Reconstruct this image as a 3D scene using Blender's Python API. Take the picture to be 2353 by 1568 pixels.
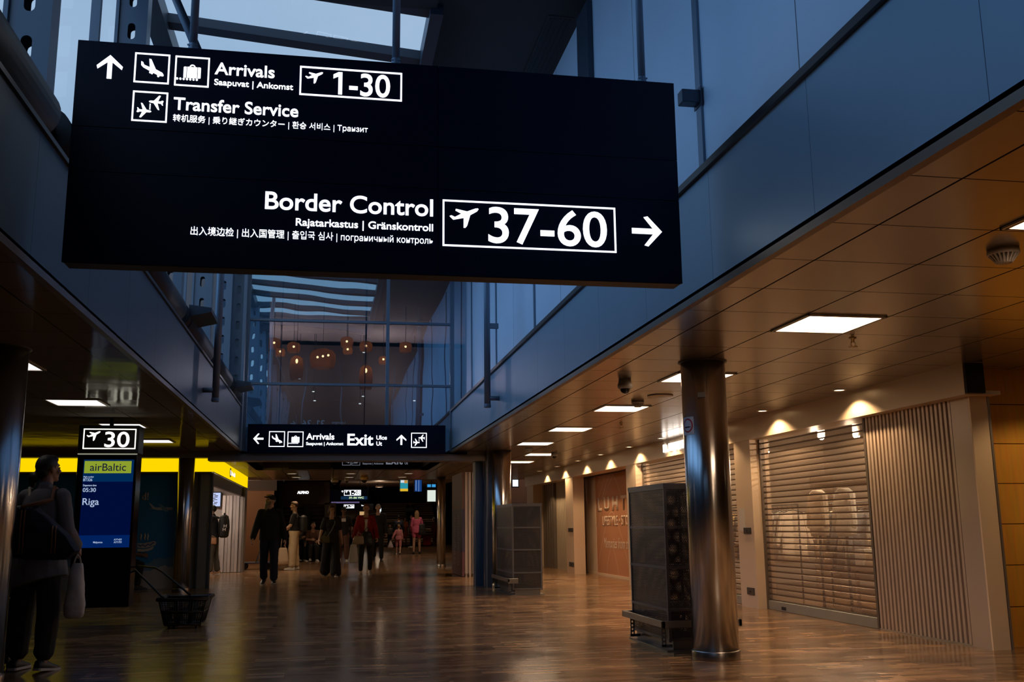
import bpy, bmesh, math, random
from math import sin, cos, pi, radians
from mathutils import Vector, Matrix
from mathutils.geometry import tessellate_polygon

random.seed(7)
for o in list(bpy.data.objects):
    bpy.data.objects.remove(o)
SC = bpy.context.scene
COL = SC.collection
# ------------------------------------------------------------------ camera, world, exposure
FPX, YAW, PIT, ROL, CAMH = 2259.5, 0.183448, 0.186196, -0.0110523, 1.12
_F = Vector((sin(YAW)*cos(PIT), cos(YAW)*cos(PIT), sin(PIT)))
_R = Vector((cos(YAW), -sin(YAW), 0))
_U = _R.cross(_F)
_R, _U = _R*cos(ROL)+_U*sin(ROL), _U*cos(ROL)-_R*sin(ROL)
cam = bpy.data.cameras.new('camera')
cam.sensor_fit = 'HORIZONTAL'; cam.sensor_width = 36.0
cam.lens = FPX/2353*36.0
cam.clip_start = 0.05; cam.clip_end = 400
camo = bpy.data.objects.new('camera', cam); COL.objects.link(camo)
M = Matrix((_R, _U, -_F)).transposed().to_4x4()
M.translation = Vector((0, 0, CAMH))
camo.matrix_world = M
SC.camera = camo
SC.view_settings.view_transform = 'Standard'
SC.view_settings.look = 'None'
SC.view_settings.exposure = 0.0
SC.view_settings.gamma = 1.0
SC.view_settings.use_curve_mapping = False
cy = SC.cycles
cy.use_denoising = True
cy.max_bounces = 7; cy.diffuse_bounces = 4; cy.glossy_bounces = 4; cy.transparent_max_bounces = 16
cy.caustics_reflective = False; cy.caustics_refractive = False
cy.sample_clamp_indirect = 3.0; cy.sample_clamp_direct = 0.0
wd = bpy.data.worlds.new('dusk_sky'); SC.world = wd; wd.use_nodes = True
bg = wd.node_tree.nodes['Background']
bg.inputs['Strength'].default_value = 0.86
_wn = wd.node_tree; _tc = _wn.nodes.new('ShaderNodeTexCoord'); _nz = _wn.nodes.new('ShaderNodeTexNoise'); _nz.inputs['Scale'].default_value = 5.0; _nz.inputs['Detail'].default_value = 5
_mx = _wn.nodes.new('ShaderNodeMix'); _mx.data_type = 'RGBA'
_mx.inputs[6].default_value = (0.34, 0.52, 0.74, 1); _mx.inputs[7].default_value = (0.50, 0.68, 0.90, 1)
_wn.links.new(_tc.outputs['Generated'], _nz.inputs['Vector']); _wn.links.new(_nz.outputs['Fac'], _mx.inputs[0]); 
# added boost: unseen left sky made bluer and brighter to light the right wall
_sx = _wn.nodes.new('ShaderNodeSeparateXYZ'); _wn.links.new(_tc.outputs['Generated'], _sx.inputs[0])
_mr = _wn.nodes.new('ShaderNodeMapRange'); _mr.inputs['From Min'].default_value = -0.35; _mr.inputs['From Max'].default_value = -0.85
_wn.links.new(_sx.outputs[0], _mr.inputs['Value'])
_m2 = _wn.nodes.new('ShaderNodeMix'); _m2.data_type = 'RGBA'; _m2.inputs[7].default_value = (0.42, 0.90, 1.70, 1)
_wn.links.new(_mr.outputs[0], _m2.inputs[0]); _wn.links.new(_mx.outputs[2], _m2.inputs[6]); _wn.links.new(_m2.outputs[2], bg.inputs['Color'])
# light levels of the lamps (used by the lamps' own builders below)
RIGHT_PANEL, LEFT_PANEL, FAR_PANEL = 11.5, 1.6, 9.0
PANEL_W, SPOT_W = 120.0, 66.0


def P(px, py, ax, v):
    """the point that photograph pixel (px, py) shows on the plane ax = v"""
    d = _R*(px-1176.5) - _U*(py-784) + _F*FPX
    i = 'XYZ'.index(ax); o = Vector((0, 0, CAMH))
    return o + d*((v-o[i])/d[i])


# ------------------------------------------------------------------ materials
MATS = {}


def mat(name, col, rough=0.5, metal=0.0, emit=None, es=0.0, noise=0.0, nscale=6.0, bump=0.0, bscale=60.0, spec=0.5, alpha=None):
    if name in MATS: return MATS[name]
    m = bpy.data.materials.new(name); m.use_nodes = True
    nt = m.node_tree; b = nt.nodes['Principled BSDF']
    b.inputs['Base Color'].default_value = (*col, 1)
    b.inputs['Roughness'].default_value = rough
    b.inputs['Metallic'].default_value = metal
    b.inputs['Specular IOR Level'].default_value = spec
    if emit:
        b.inputs['Emission Color'].default_value = (*emit, 1)
        b.inputs['Emission Strength'].default_value = es
    if noise or bump:
        tc = nt.nodes.new('ShaderNodeTexCoord')
    if noise:
        n = nt.nodes.new('ShaderNodeTexNoise'); n.inputs['Scale'].default_value = nscale; n.inputs['Detail'].default_value = 4
        nt.links.new(tc.outputs['Object'], n.inputs['Vector'])
        mx = nt.nodes.new('ShaderNodeMix'); mx.data_type = 'RGBA'
        mx.inputs[6].default_value = (*[c*(1-noise) for c in col], 1)
        mx.inputs[7].default_value = (*[min(1, c*(1+noise)) for c in col], 1)
        nt.links.new(n.outputs['Fac'], mx.inputs[0]); nt.links.new(mx.outputs[2], b.inputs['Base Color'])
    if bump:
        n2 = nt.nodes.new('ShaderNodeTexNoise'); n2.inputs['Scale'].default_value = bscale; n2.inputs['Detail'].default_value = 3
        nt.links.new(tc.outputs['Object'], n2.inputs['Vector'])
        bp = nt.nodes.new('ShaderNodeBump'); bp.inputs['Strength'].default_value = bump; bp.inputs['Distance'].default_value = 0.01
        nt.links.new(n2.outputs['Fac'], bp.inputs['Height']); nt.links.new(bp.outputs['Normal'], b.inputs['Normal'])
    MATS[name] = m
    return m


def nmath(nt, op, a, b=None, c=None):
    n = nt.nodes.new('ShaderNodeMath'); n.operation = op
    for i, v in enumerate((a, b, c)):
        if v is None: continue
        if isinstance(v, (int, float)): n.inputs[i].default_value = v
        else: nt.links.new(v, n.inputs[i])
    return n.outputs[0]


def pos_xyz(nt):
    g = nt.nodes.new('ShaderNodeNewGeometry'); s = nt.nodes.new('ShaderNodeSeparateXYZ')
    nt.links.new(g.outputs['Position'], s.inputs[0])
    return s.outputs, g


def seam(nt, sock, off, per, w):
    """1 on a line of width w every per metres, else 0"""
    t = nmath(nt, 'SUBTRACT', sock, off-w/2); t = nmath(nt, 'DIVIDE', t, per); t = nmath(nt, 'FRACT', t)
    return nmath(nt, 'LESS_THAN', t, w/per)


def mixcol(nt, fac, a, b):
    mx = nt.nodes.new('ShaderNodeMix'); mx.data_type = 'RGBA'
    for i, v in ((6, a), (7, b)):
        if isinstance(v, tuple): mx.inputs[i].default_value = (*v, 1)
        else: nt.links.new(v, mx.inputs[i])
    if isinstance(fac, (int, float)): mx.inputs[0].default_value = fac
    else: nt.links.new(fac, mx.inputs[0])
    return mx.outputs[2]


def seam_mat(name, col, seamcol, lines, rough, metal, noise=0.06, wobble=0.0, anis=False):
    """panelled surface: lines = [(axis, offset, period, width)]"""
    m = mat(name, col, rough, metal); nt = m.node_tree; b = nt.nodes['Principled BSDF']
    xyz, g = pos_xyz(nt)
    s = None
    for ax, off, per, w in lines:
        t = seam(nt, xyz['XYZ'.index(ax)], off, per, w)
        s = t if s is None else nmath(nt, 'MAXIMUM', s, t)
    n = nt.nodes.new('ShaderNodeTexNoise'); n.inputs['Scale'].default_value = 1.3; n.inputs['Detail'].default_value = 5
    nt.links.new(g.outputs['Position'], n.inputs['Vector'])
    base = mixcol(nt, n.outputs['Fac'], tuple(c*(1-noise*2) for c in col), tuple(c*(1+noise*2) for c in col))
    nt.links.new(mixcol(nt, s, base, seamcol), b.inputs['Base Color'])
    inv = nmath(nt, 'SUBTRACT', 1.0, s)
    bp = nt.nodes.new('ShaderNodeBump'); bp.inputs['Strength'].default_value = 0.6; bp.inputs['Distance'].default_value = 0.004
    h = inv
    if wobble:
        # every panel sags a little differently
        w = nt.nodes.new('ShaderNodeTexNoise'); w.inputs['Scale'].default_value = 2.2; w.inputs['Detail'].default_value = 1
        nt.links.new(g.outputs['Position'], w.inputs['Vector'])
        h = nmath(nt, 'ADD', inv, nmath(nt, 'MULTIPLY', w.outputs['Fac'], wobble))
    nt.links.new(h, bp.inputs['Height']); nt.links.new(bp.outputs['Normal'], b.inputs['Normal'])
    nt.links.new(nmath(nt, 'MULTIPLY', inv, metal), b.inputs['Metallic'])
    nt.links.new(nmath(nt, 'MULTIPLY', inv, 0.5), b.inputs['Specular IOR Level'])
    nt.links.new(nmath(nt, 'ADD', nmath(nt, 'MULTIPLY', s, 0.6), rough), b.inputs['Roughness'])
    return m


def dull_mirror(m, base, share, rough):
    """turn a panelled material into paint with a thin, angle independent sheen"""
    nt = m.node_tree; b = nt.nodes['Principled BSDF']; out = nt.nodes['Material Output']
    b.inputs['Metallic'].default_value = 0
    for nm in ('Metallic', 'Specular IOR Level'):
        for l in list(b.inputs[nm].links): nt.links.remove(l)
        b.inputs[nm].default_value = 0.0
    g = nt.nodes.new('ShaderNodeBsdfGlossy'); g.inputs['Roughness'].default_value = rough; g.inputs['Color'].default_value = (*base, 1)
    nt.links.new(b.inputs['Normal'].links[0].from_socket, g.inputs['Normal'])
    mx = nt.nodes.new('ShaderNodeMixShader'); mx.inputs[0].default_value = share
    nt.links.new(b.outputs[0], mx.inputs[1]); nt.links.new(g.outputs[0], mx.inputs[2]); nt.links.new(mx.outputs[0], out.inputs[0])


def floor_mat():
    m = mat('glossy_parquet', (0.2, 0.12, 0.06), 0.16); nt = m.node_tree; b = nt.nodes['Principled BSDF']
    xyz, g = pos_xyz(nt)
    br = nt.nodes.new('ShaderNodeTexBrick')
    br.inputs['Scale'].default_value = 1.0; br.inputs['Brick Width'].default_value = 0.30; br.inputs['Row Height'].default_value = 0.062
    br.inputs['Mortar Size'].default_value = 0.0012; br.inputs['Bias'].default_value = -0.1
    br.inputs['Color1'].default_value = (0.46, 0.275, 0.145, 1); br.inputs['Color2'].default_value = (0.13, 0.068, 0.034, 1)
    br.inputs['Mortar'].default_value = (0.07, 0.04, 0.02, 1); br.offset = 0.37; br.offset_frequency = 3
    nt.links.new(g.outputs['Position'], br.inputs['Vector'])
    br2 = nt.nodes.new('ShaderNodeTexBrick')
    br2.inputs['Scale'].default_value = 1.0; br2.inputs['Brick Width'].default_value = 0.62; br2.inputs['Row Height'].default_value = 0.31
    br2.inputs['Mortar Size'].default_value = 0.0; br2.offset = 0.5
    br2.inputs['Color1'].default_value = (0.65, 0.65, 0.65, 1); br2.inputs['Color2'].default_value = (1.25, 1.2, 1.12, 1)
    nt.links.new(g.outputs['Position'], br2.inputs['Vector'])
    n = nt.nodes.new('ShaderNodeTexNoise'); n.inputs['Scale'].default_value = 9; n.inputs['Detail'].default_value = 6
    mp = nt.nodes.new('ShaderNodeMapping'); mp.inputs['Scale'].default_value = (0.35, 3.5, 1)
    nt.links.new(g.outputs['Position'], mp.inputs['Vector']); nt.links.new(mp.outputs['Vector'], n.inputs['Vector'])
    mu = nt.nodes.new('ShaderNodeMix'); mu.data_type = 'RGBA'; mu.blend_type = 'MULTIPLY'; mu.inputs[0].default_value = 1
    nt.links.new(br.outputs['Color'], mu.inputs[6]); nt.links.new(br2.outputs['Color'], mu.inputs[7])
    mu2 = nt.nodes.new('ShaderNodeMix'); mu2.data_type = 'RGBA'; mu2.blend_type = 'MULTIPLY'; mu2.inputs[0].default_value = 0.5
    nt.links.new(mu.outputs[2], mu2.inputs[6]); nt.links.new(n.outputs['Color'], mu2.inputs[7])
    nt.links.new(mu2.outputs[2], b.inputs['Base Color'])
    n3 = nt.nodes.new('ShaderNodeTexNoise'); n3.inputs['Scale'].default_value = 3.0; n3.inputs['Detail'].default_value = 3
    nt.links.new(g.outputs['Position'], n3.inputs['Vector'])
    sp = nt.nodes.new('ShaderNodeSeparateColor'); nt.links.new(mu.outputs[2], sp.inputs[0])
    nt.links.new(nmath(nt, 'ADD', nmath(nt, 'ADD', nmath(nt, 'MULTIPLY', n3.outputs['Fac'], 0.08), 0.115), nmath(nt, 'MULTIPLY', sp.outputs[0], 0.14)), b.inputs['Roughness'])
    bp = nt.nodes.new('ShaderNodeBump'); bp.inputs['Strength'].default_value = 0.22; bp.inputs['Distance'].default_value = 0.004
    nt.links.new(nmath(nt, 'ADD', n.outputs['Fac'], nmath(nt, 'MULTIPLY', br.outputs['Fac'], -0.8)), bp.inputs['Height'])
    nt.links.new(bp.outputs['Normal'], b.inputs['Normal'])
    return m


def glass_mat(name, tint, refl, rough=0.0, wavy=0.0, rc=(0.85, 0.93, 1)):
    m = bpy.data.materials.new(name); m.use_nodes = True; nt = m.node_tree
    nt.nodes.remove(nt.nodes['Principled BSDF']); out = nt.nodes['Material Output']
    t = nt.nodes.new('ShaderNodeBsdfTransparent'); t.inputs['Color'].default_value = (*tint, 1)
    g = nt.nodes.new('ShaderNodeBsdfGlossy'); g.inputs['Roughness'].default_value = rough; g.inputs['Color'].default_value = (*rc, 1)
    if wavy:
        n = nt.nodes.new('ShaderNodeTexNoise'); n.inputs['Scale'].default_value = 0.9; n.inputs['Detail'].default_value = 1
        tc = nt.nodes.new('ShaderNodeTexCoord'); nt.links.new(tc.outputs['Object'], n.inputs['Vector'])
        bp = nt.nodes.new('ShaderNodeBump'); bp.inputs['Strength'].default_value = wavy; bp.inputs['Distance'].default_value = 0.02
        nt.links.new(n.outputs['Fac'], bp.inputs['Height']); nt.links.new(bp.outputs['Normal'], g.inputs['Normal'])
    mx = nt.nodes.new('ShaderNodeMixShader'); mx.inputs[0].default_value = refl
    nt.links.new(t.outputs[0], mx.inputs[1]); nt.links.new(g.outputs[0], mx.inputs[2]); nt.links.new(mx.outputs[0], out.inputs[0])
    MATS[name] = m
    return m


def perforated_mat(name, col, ax_u, pitch, hole, rough=0.4, metal=0.6):
    """sheet metal with a hexagonal pattern of real see-through holes"""
    m = mat(name, col, rough, metal); nt = m.node_tree; b = nt.nodes['Principled BSDF']; out = nt.nodes['Material Output']
    xyz, g = pos_xyz(nt)
    u, v = xyz['XYZ'.index(ax_u)], xyz[2]

    def dots(du, dv):
        a = nmath(nt, 'SUBTRACT', nmath(nt, 'FRACT', nmath(nt, 'DIVIDE', nmath(nt, 'ADD', u, du), pitch)), 0.5)
        c = nmath(nt, 'SUBTRACT', nmath(nt, 'FRACT', nmath(nt, 'DIVIDE', nmath(nt, 'ADD', v, dv), pitch*1.732)), 0.5)
        c = nmath(nt, 'MULTIPLY', c, 1.732)
        return nmath(nt, 'LESS_THAN', nmath(nt, 'ADD', nmath(nt, 'MULTIPLY', a, a), nmath(nt, 'MULTIPLY', c, c)), (hole/pitch)**2)
    h = nmath(nt, 'MAXIMUM', dots(0, 0), dots(pitch/2, pitch*0.866))
    t = nt.nodes.new('ShaderNodeBsdfTransparent')
    mx = nt.nodes.new('ShaderNodeMixShader')
    nt.links.new(h, mx.inputs[0]); nt.links.new(b.outputs[0], mx.inputs[1]); nt.links.new(t.outputs[0], mx.inputs[2])
    nt.links.new(mx.outputs[0], out.inputs[0])
    return m


def emit_mat(name, col, s):
    if name in MATS: return MATS[name]
    m = bpy.data.materials.new(name); m.use_nodes = True; nt = m.node_tree
    nt.nodes.remove(nt.nodes['Principled BSDF'])
    e = nt.nodes.new('ShaderNodeEmission'); e.inputs['Color'].default_value = (*col, 1); e.inputs['Strength'].default_value = s
    nt.links.new(e.outputs[0], nt.nodes['Material Output'].inputs[0])
    MATS[name] = m
    return m


# ------------------------------------------------------------------ mesh helpers
def quad_mesh(bm, pts, mi=0):
    vs = [bm.verts.new(p) for p in pts]
    f = bm.faces.new(vs); f.material_index = mi
    return f


def box(bm, lo, hi, mi=0, mtx=None):
    x0, y0, z0 = lo; x1, y1, z1 = hi
    c = [Vector(p) for p in ((x0, y0, z0), (x1, y0, z0), (x1, y1, z0), (x0, y1, z0), (x0, y0, z1), (x1, y0, z1), (x1, y1, z1), (x0, y1, z1))]
    if mtx: c = [mtx @ p for p in c]
    v = [bm.verts.new(p) for p in c]
    for idx in ((0, 3, 2, 1), (4, 5, 6, 7), (0, 1, 5, 4), (1, 2, 6, 5), (2, 3, 7, 6), (3, 0, 4, 7)):
        f = bm.faces.new([v[i] for i in idx]); f.material_index = mi
    return v


def frame_axes(d):
    d = Vector(d).normalized()
    a = Vector((0, 0, 1)) if abs(d.z) < 0.9 else Vector((0, 1, 0))
    u = d.cross(a).normalized(); w = u.cross(d).normalized()
    return u, w, d


def tube(bm, p0, p1, r0, r1=None, n=16, cap=True, mi=0, smooth=True):
    r1 = r0 if r1 is None else r1
    p0, p1 = Vector(p0), Vector(p1); u, w, d = frame_axes(p1-p0)
    a = [bm.verts.new(p0+(u*cos(2*pi*i/n)+w*sin(2*pi*i/n))*r0) for i in range(n)]
    b = [bm.verts.new(p1+(u*cos(2*pi*i/n)+w*sin(2*pi*i/n))*r1) for i in range(n)]
    for i in range(n):
        f = bm.faces.new((a[i], b[i], b[(i+1) % n], a[(i+1) % n])); f.smooth = smooth; f.material_index = mi
    if cap:
        for ring, p in ((a, 0), (b, 1)):
            f = bm.faces.new(ring); f.material_index = mi


def path_tube(bm, pts, r, n=8, mi=0, closed=False):
    pts = [Vector(p) for p in pts]; rings = []
    k = len(pts)
    for i, p in enumerate(pts):
        if closed: d = pts[(i+1) % k]-pts[i-1]
        else: d = pts[min(i+1, k-1)]-pts[max(i-1, 0)]
        u, w, _ = frame_axes(d)
        if rings and (u.dot(pu) < 0): u, w = -u, -w
        pu = u
        rr = r[i] if isinstance(r, (list, tuple)) else r
        rings.append([bm.verts.new(p+(u*cos(2*pi*j/n)+w*sin(2*pi*j/n))*rr) for j in range(n)])
    m = k if closed else k-1
    for i in range(m):
        A, B = rings[i], rings[(i+1) % k]
        for j in range(n):
            f = bm.faces.new((A[j], B[j], B[(j+1) % n], A[(j+1) % n])); f.smooth = True; f.material_index = mi
    if not closed:
        for ring in (rings[0], rings[-1]):
            f = bm.faces.new(ring); f.material_index = mi


def lathe(bm, prof, c=(0, 0, 0), n=24, mi=0, axis='Z', mis=None):
    """profile [(r, h)] turned round a vertical axis through c"""
    c = Vector(c); rings = []
    for r, h in prof:
        rings.append([bm.verts.new(c+Vector((r*cos(2*pi*i/n), r*sin(2*pi*i/n), h))) for i in range(n)] if r > 1e-6 else [bm.verts.new(c+Vector((0, 0, h)))])
    for k in range(len(rings)-1):
        A, B = rings[k], rings[k+1]
        for i in range(n):
            j = (i+1) % n
            if len(A) == 1 and len(B) == 1: continue
            if len(A) == 1: f = bm.faces.new((A[0], B[j], B[i]))
            elif len(B) == 1: f = bm.faces.new((A[i], A[j], B[0]))
            else: f = bm.faces.new((A[i], A[j], B[j], B[i]))
            f.smooth = True; f.material_index = mis[k] if mis else mi


def ball(bm, c, r, n=12, m=8, mtx=None, mi=0):
    """closed ellipsoid, r = radius or (rx, ry, rz)"""
    r = (r, r, r) if isinstance(r, (int, float)) else r
    c = Vector(c); R = mtx or Matrix.Identity(3)
    rows = []
    for k in range(m+1):
        t = pi*k/m
        if k in (0, m): rows.append([bm.verts.new(c+R @ Vector((0, 0, r[2]*cos(t))))])
        else: rows.append([bm.verts.new(c+R @ Vector((r[0]*sin(t)*cos(2*pi*i/n), r[1]*sin(t)*sin(2*pi*i/n), r[2]*cos(t)))) for i in range(n)])
    for k in range(m):
        A, B = rows[k], rows[k+1]
        for i in range(n):
            j = (i+1) % n
            if len(A) == 1: f = bm.faces.new((A[0], B[i], B[j]))
            elif len(B) == 1: f = bm.faces.new((A[i], B[0], A[j]))
            else: f = bm.faces.new((A[i], B[i], B[j], A[j]))
            f.smooth = True; f.material_index = mi


def capsule(bm, p0, p1, r0, r1, n=12):
    p0, p1 = Vector(p0), Vector(p1); u, w, d = frame_axes(p1-p0); rows = []
    prof = [(p0, r0, -90), (p0, r0, -55), (p0, r0, -20), (p0, r0, 0), (p1, r1, 0), (p1, r1, 20), (p1, r1, 55), (p1, r1, 90)]
    for p, r, a in prof:
        rr, hh = r*cos(radians(a)), r*sin(radians(a))
        if abs(a) == 90: rows.append([bm.verts.new(p+d*hh)])
        else: rows.append([bm.verts.new(p+d*hh+(u*cos(2*pi*i/n)+w*sin(2*pi*i/n))*rr) for i in range(n)])
    for k in range(len(rows)-1):
        A, B = rows[k], rows[k+1]
        for i in range(n):
            j = (i+1) % n
            if len(A) == 1: bm.faces.new((A[0], B[j], B[i]))
            elif len(B) == 1: bm.faces.new((A[i], A[j], B[0]))
            else: bm.faces.new((A[i], A[j], B[j], B[i]))


def loft(bm, rings, cap=True, mi=0, smooth=True):
    """rings: lists of points, same count"""
    R = [[bm.verts.new(Vector(p)) for p in r] for r in rings]; n = len(R[0])
    for A, B in zip(R, R[1:]):
        for i in range(n):
            f = bm.faces.new((A[i], A[(i+1) % n], B[(i+1) % n], B[i])); f.smooth = smooth; f.material_index = mi
    if cap:
        f = bm.faces.new(R[0][::-1]); f.material_index = mi
        f = bm.faces.new(R[-1]); f.material_index = mi


WORLD = set()


def attach(o, parent):
    """parent o; under a thing whose parts are built in room coordinates it stays where it was built"""
    if parent is None: return
    o.parent = parent
    if parent.name in WORLD:
        o.matrix_parent_inverse = (Matrix.Translation(parent.location) @ Matrix.Rotation(parent.rotation_euler.z, 4, 'Z')).inverted()


def obj(name, bm, mats, parent=None, loc=None, bev=0.0, smooth_angle=None):
    bmesh.ops.recalc_face_normals(bm, faces=bm.faces[:])
    me = bpy.data.meshes.new(name); bm.to_mesh(me); bm.free()
    for m in (mats if isinstance(mats, (list, tuple)) else [mats]): me.materials.append(m)
    o = bpy.data.objects.new(name, me); COL.objects.link(o)
    attach(o, parent)
    if loc: o.location = loc
    if bev:
        b = o.modifiers.new('bevel', 'BEVEL'); b.width = bev; b.segments = 2; b.limit_method = 'ANGLE'
    return o


def NB(): return bmesh.new()


def tag(o, label, cat, group=None, kind=None):
    o['label'] = label; o['category'] = cat
    if group: o['group'] = group
    if kind: o['kind'] = kind
    return o


def struct(name, bm, m, label=None, parent=None):
    o = obj(name, bm, m, parent)
    if not parent:
        o['kind'] = 'structure'
        if label: o['label'] = label
    return o


def thing(name, label, cat, loc=(0, 0, 0), rz=0.0, group=None):
    o = bpy.data.objects.new(name, None); COL.objects.link(o); o.empty_display_size = 0.1
    o.location = loc; o.rotation_euler = (0, 0, rz)
    return tag(o, label, cat, group)


def wthing(name, label, cat, loc, group=None):
    """a thing whose parts are given in room coordinates"""
    t = thing(name, label, cat, loc, 0.0, group); WORLD.add(t.name)
    return t


def copy_tree(root, loc=None, rz=None, label=None):
    r = root.copy(); COL.objects.link(r)
    if loc is not None: r.location = loc
    if rz is not None: r.rotation_euler = (0, 0, rz)
    if label: r['label'] = label
    for ch in root.children:
        c = ch.copy(); COL.objects.link(c); c.parent = r
        for g in ch.children:
            d = g.copy(); COL.objects.link(d); d.parent = c
    return r


def simple(name, lo, hi, m, parent=None, bev=0.0):
    bm = NB(); box(bm, lo, hi); return obj(name, bm, m, parent, bev=bev)


# ------------------------------------------------------------------ lettering and pictograms
_tc = bpy.data.curves.new('text_source', 'FONT'); _to = bpy.data.objects.new('text_source', _tc); COL.objects.link(_to)
CAPH = 0.682


def text_mesh(s, bold=0.012, shear=0.0):
    _tc.body = s; _tc.offset = bold; _tc.resolution_u = 6; _tc.extrude = 0.0; _tc.shear = shear
    dg = bpy.context.evaluated_depsgraph_get(); dg.update()
    me = bpy.data.meshes.new_from_object(_to.evaluated_get(dg))
    if '1' in s:
        # the built-in numeral one is a bare bar: give it its flag
        bm = bmesh.new(); bm.from_mesh(me)
        for i, ch in enumerate(s):
            if ch != '1': continue
            _tc.body = s[:i+1]; dg.update(); m2 = bpy.data.meshes.new_from_object(_to.evaluated_get(dg))
            xr = max(v.co.x for v in m2.vertices); bpy.data.meshes.remove(m2)
            xl = xr-0.098-2*bold; t = 0.682+bold; w = 0.098+2*bold
            q = [bm.verts.new((x, y, 0)) for x, y in ((xl+0.004, t), (xl-0.155, t-0.085), (xl-0.155, t-0.085-w*1.05), (xl+0.004, t-w*1.1))]
            bm.faces.new(q)
        bm.to_mesh(me); bm.free(); _tc.body = s
    return me


class Plane:
    """a vertical sign face; u runs to the reader's right, v up, n towards the reader"""
    def __init__(self, ax, val):
        self.ax, self.val = ax, val
        if ax == 'Y': self.u, self.n = Vector((1, 0, 0)), Vector((0, -1, 0))
        elif ax == 'X': self.u, self.n = Vector((0, -1, 0)), Vector((-1, 0, 0))
        elif ax == 'X+': self.u, self.n = Vector((0, 1, 0)), Vector((1, 0, 0))
        elif ax == 'Y+': self.u, self.n = Vector((-1, 0, 0)), Vector((0, 1, 0))
        i = 'XYZ'.index(ax[0]); self.o = Vector((0, 0, 0)); self.o[i] = val
        self.v = Vector((0, 0, 1))

    def uv(self, px, py):
        p = P(px, py, self.ax[0], self.val)
        return p.dot(self.u), p.z

    def at(self, u, v, h=0.0): return self.o+self.u*u+self.v*v+self.n*h


def lettering(pl, s, bl, br, top, m, parent, bold=0.012, h=0.004, name='lettering', caph=CAPH, shear=0.0, world=False):
    """text whose baseline runs from pixel bl to pixel br and whose capitals reach up to pixel top"""
    if world: (u0, v0), (u1, v1), (ut, vt) = bl, br, top
    else: (u0, v0), (u1, v1), (ut, vt) = pl.uv(*bl), pl.uv(*br), pl.uv(*top)
    me = text_mesh(s, bold, shear)
    xs = [v.co.x for v in me.vertices]; a, b = min(xs), max(xs)
    caph = caph+2*bold; sx = (u1-u0)/(b-a); vb = (v0+v1)/2; sy = (vt-vb)/caph
    if world: sy = (vt-vb)/caph
    else:
        # capital height measured against the baseline below that same point
        f = (ut-u0)/(u1-u0) if abs(u1-u0) > 1e-6 else 0
        sy = (vt-(v0+(v1-v0)*f))/caph
    for v in me.vertices:
        p = pl.at(u0+(v.co.x-a)*sx, vb+(v.co.y+bold)*sy, h)
        v.co = p
    # give the letters a little thickness
    bm = NB(); bm.from_mesh(me); bpy.data.meshes.remove(me)
    ex = bmesh.ops.extrude_face_region(bm, geom=bm.faces[:])
    for e in ex['geom']:
        if isinstance(e, bmesh.types.BMVert): e.co -= pl.n*(h+0.001)
    o = obj(name, bm, m)
    attach(o, parent)
    return o


def poly_icon(bm, pl, loops, h=0.004):
    """loops of (u, v) in plane coordinates, each filled and given thickness"""
    for lp in loops:
        pts = [Vector((u, v, 0)) for u, v in lp]
        tris = tessellate_polygon([pts])
        f = [bm.verts.new(pl.at(u, v, h)) for u, v in lp]; b = [bm.verts.new(pl.at(u, v, -0.001)) for u, v in lp]
        for t in tris:
            bm.faces.new([f[i] for i in t]); bm.faces.new([b[i] for i in reversed(t)])
        n = len(lp)
        for i in range(n):
            bm.faces.new((f[i], f[(i+1) % n], b[(i+1) % n], b[i]))


def circ(c, r, n=14): return [(c[0]+r*cos(2*pi*i/n), c[1]+r*sin(2*pi*i/n)) for i in range(n)]


PLANE_UP = [(408, 160), (395, 180), (330, 220), (300, 325), (284, 346), (267, 346), (268, 250), (170, 272), (135, 238), (152, 230), (185, 245), (246, 210), (190, 181), (194, 165), (300, 186), (378, 154), (402, 151)]
PLANE_DOWN = [(575, 197), (597, 207), (610, 235), (672, 258), (662, 165), (685, 168), (740, 277), (815, 312), (829, 334), (824, 347), (780, 345), (700, 310), (600, 262), (577, 240)]
PLANE_TOP = [(540, 700), (552, 703), (565, 719), (602, 722), (578, 651), (595, 653), (645, 721), (688, 727), (697, 737), (682, 745), (642, 745), (587, 803), (570, 801), (598, 742), (567, 742), (552, 751), (537, 747), (546, 723)]
ARROW = [(250, 128), (387, 262), (377, 292), (272, 207), (262, 378), (214, 376), (223, 207), (114, 270), (105, 240)]


def norm(pts, x0, x1, y0, y1): return [((x-x0)/(x1-x0), (y1-y)/(y1-y0)) for x, y in pts]


def place(pts, r):
    u0, v0, u1, v1 = r
    return [(u0+(u1-u0)*x, v0+(v1-v0)*y) for x, y in pts]


N_UP = norm(PLANE_UP, 135, 408, 151, 347)
N_ARROW = norm([(x-(y-128)*-0.055, y-(x-250)*0.155) for x, y in ARROW], 108, 386, 128, 378)
N_ARROW = [(0.5, 1.0), (1.0, 0.53), (0.965, 0.40), (0.59, 0.70), (0.59, 0.0), (0.41, 0.0), (0.41, 0.70), (0.035, 0.40), (0.0, 0.53)]


def rot_arrow(k):
    """k quarter turns anticlockwise of the upward arrow"""
    p = [(x-0.5, y-0.5) for x, y in N_ARROW]
    for _ in range(k): p = [(-y, x) for x, y in p]
    return [(x+0.5, y+0.5) for x, y in p]


def frame_loops(r, w):
    u0, v0, u1, v1 = r
    return [[(u0, v0), (u1, v0), (u1, v0+w), (u0, v0+w)], [(u0, v1-w), (u1, v1-w), (u1, v1), (u0, v1)],
            [(u0, v0+w), (u0+w, v0+w), (u0+w, v1-w), (u0, v1-w)], [(u1-w, v0+w), (u1, v0+w), (u1, v1-w), (u1-w, v1-w)]]


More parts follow.
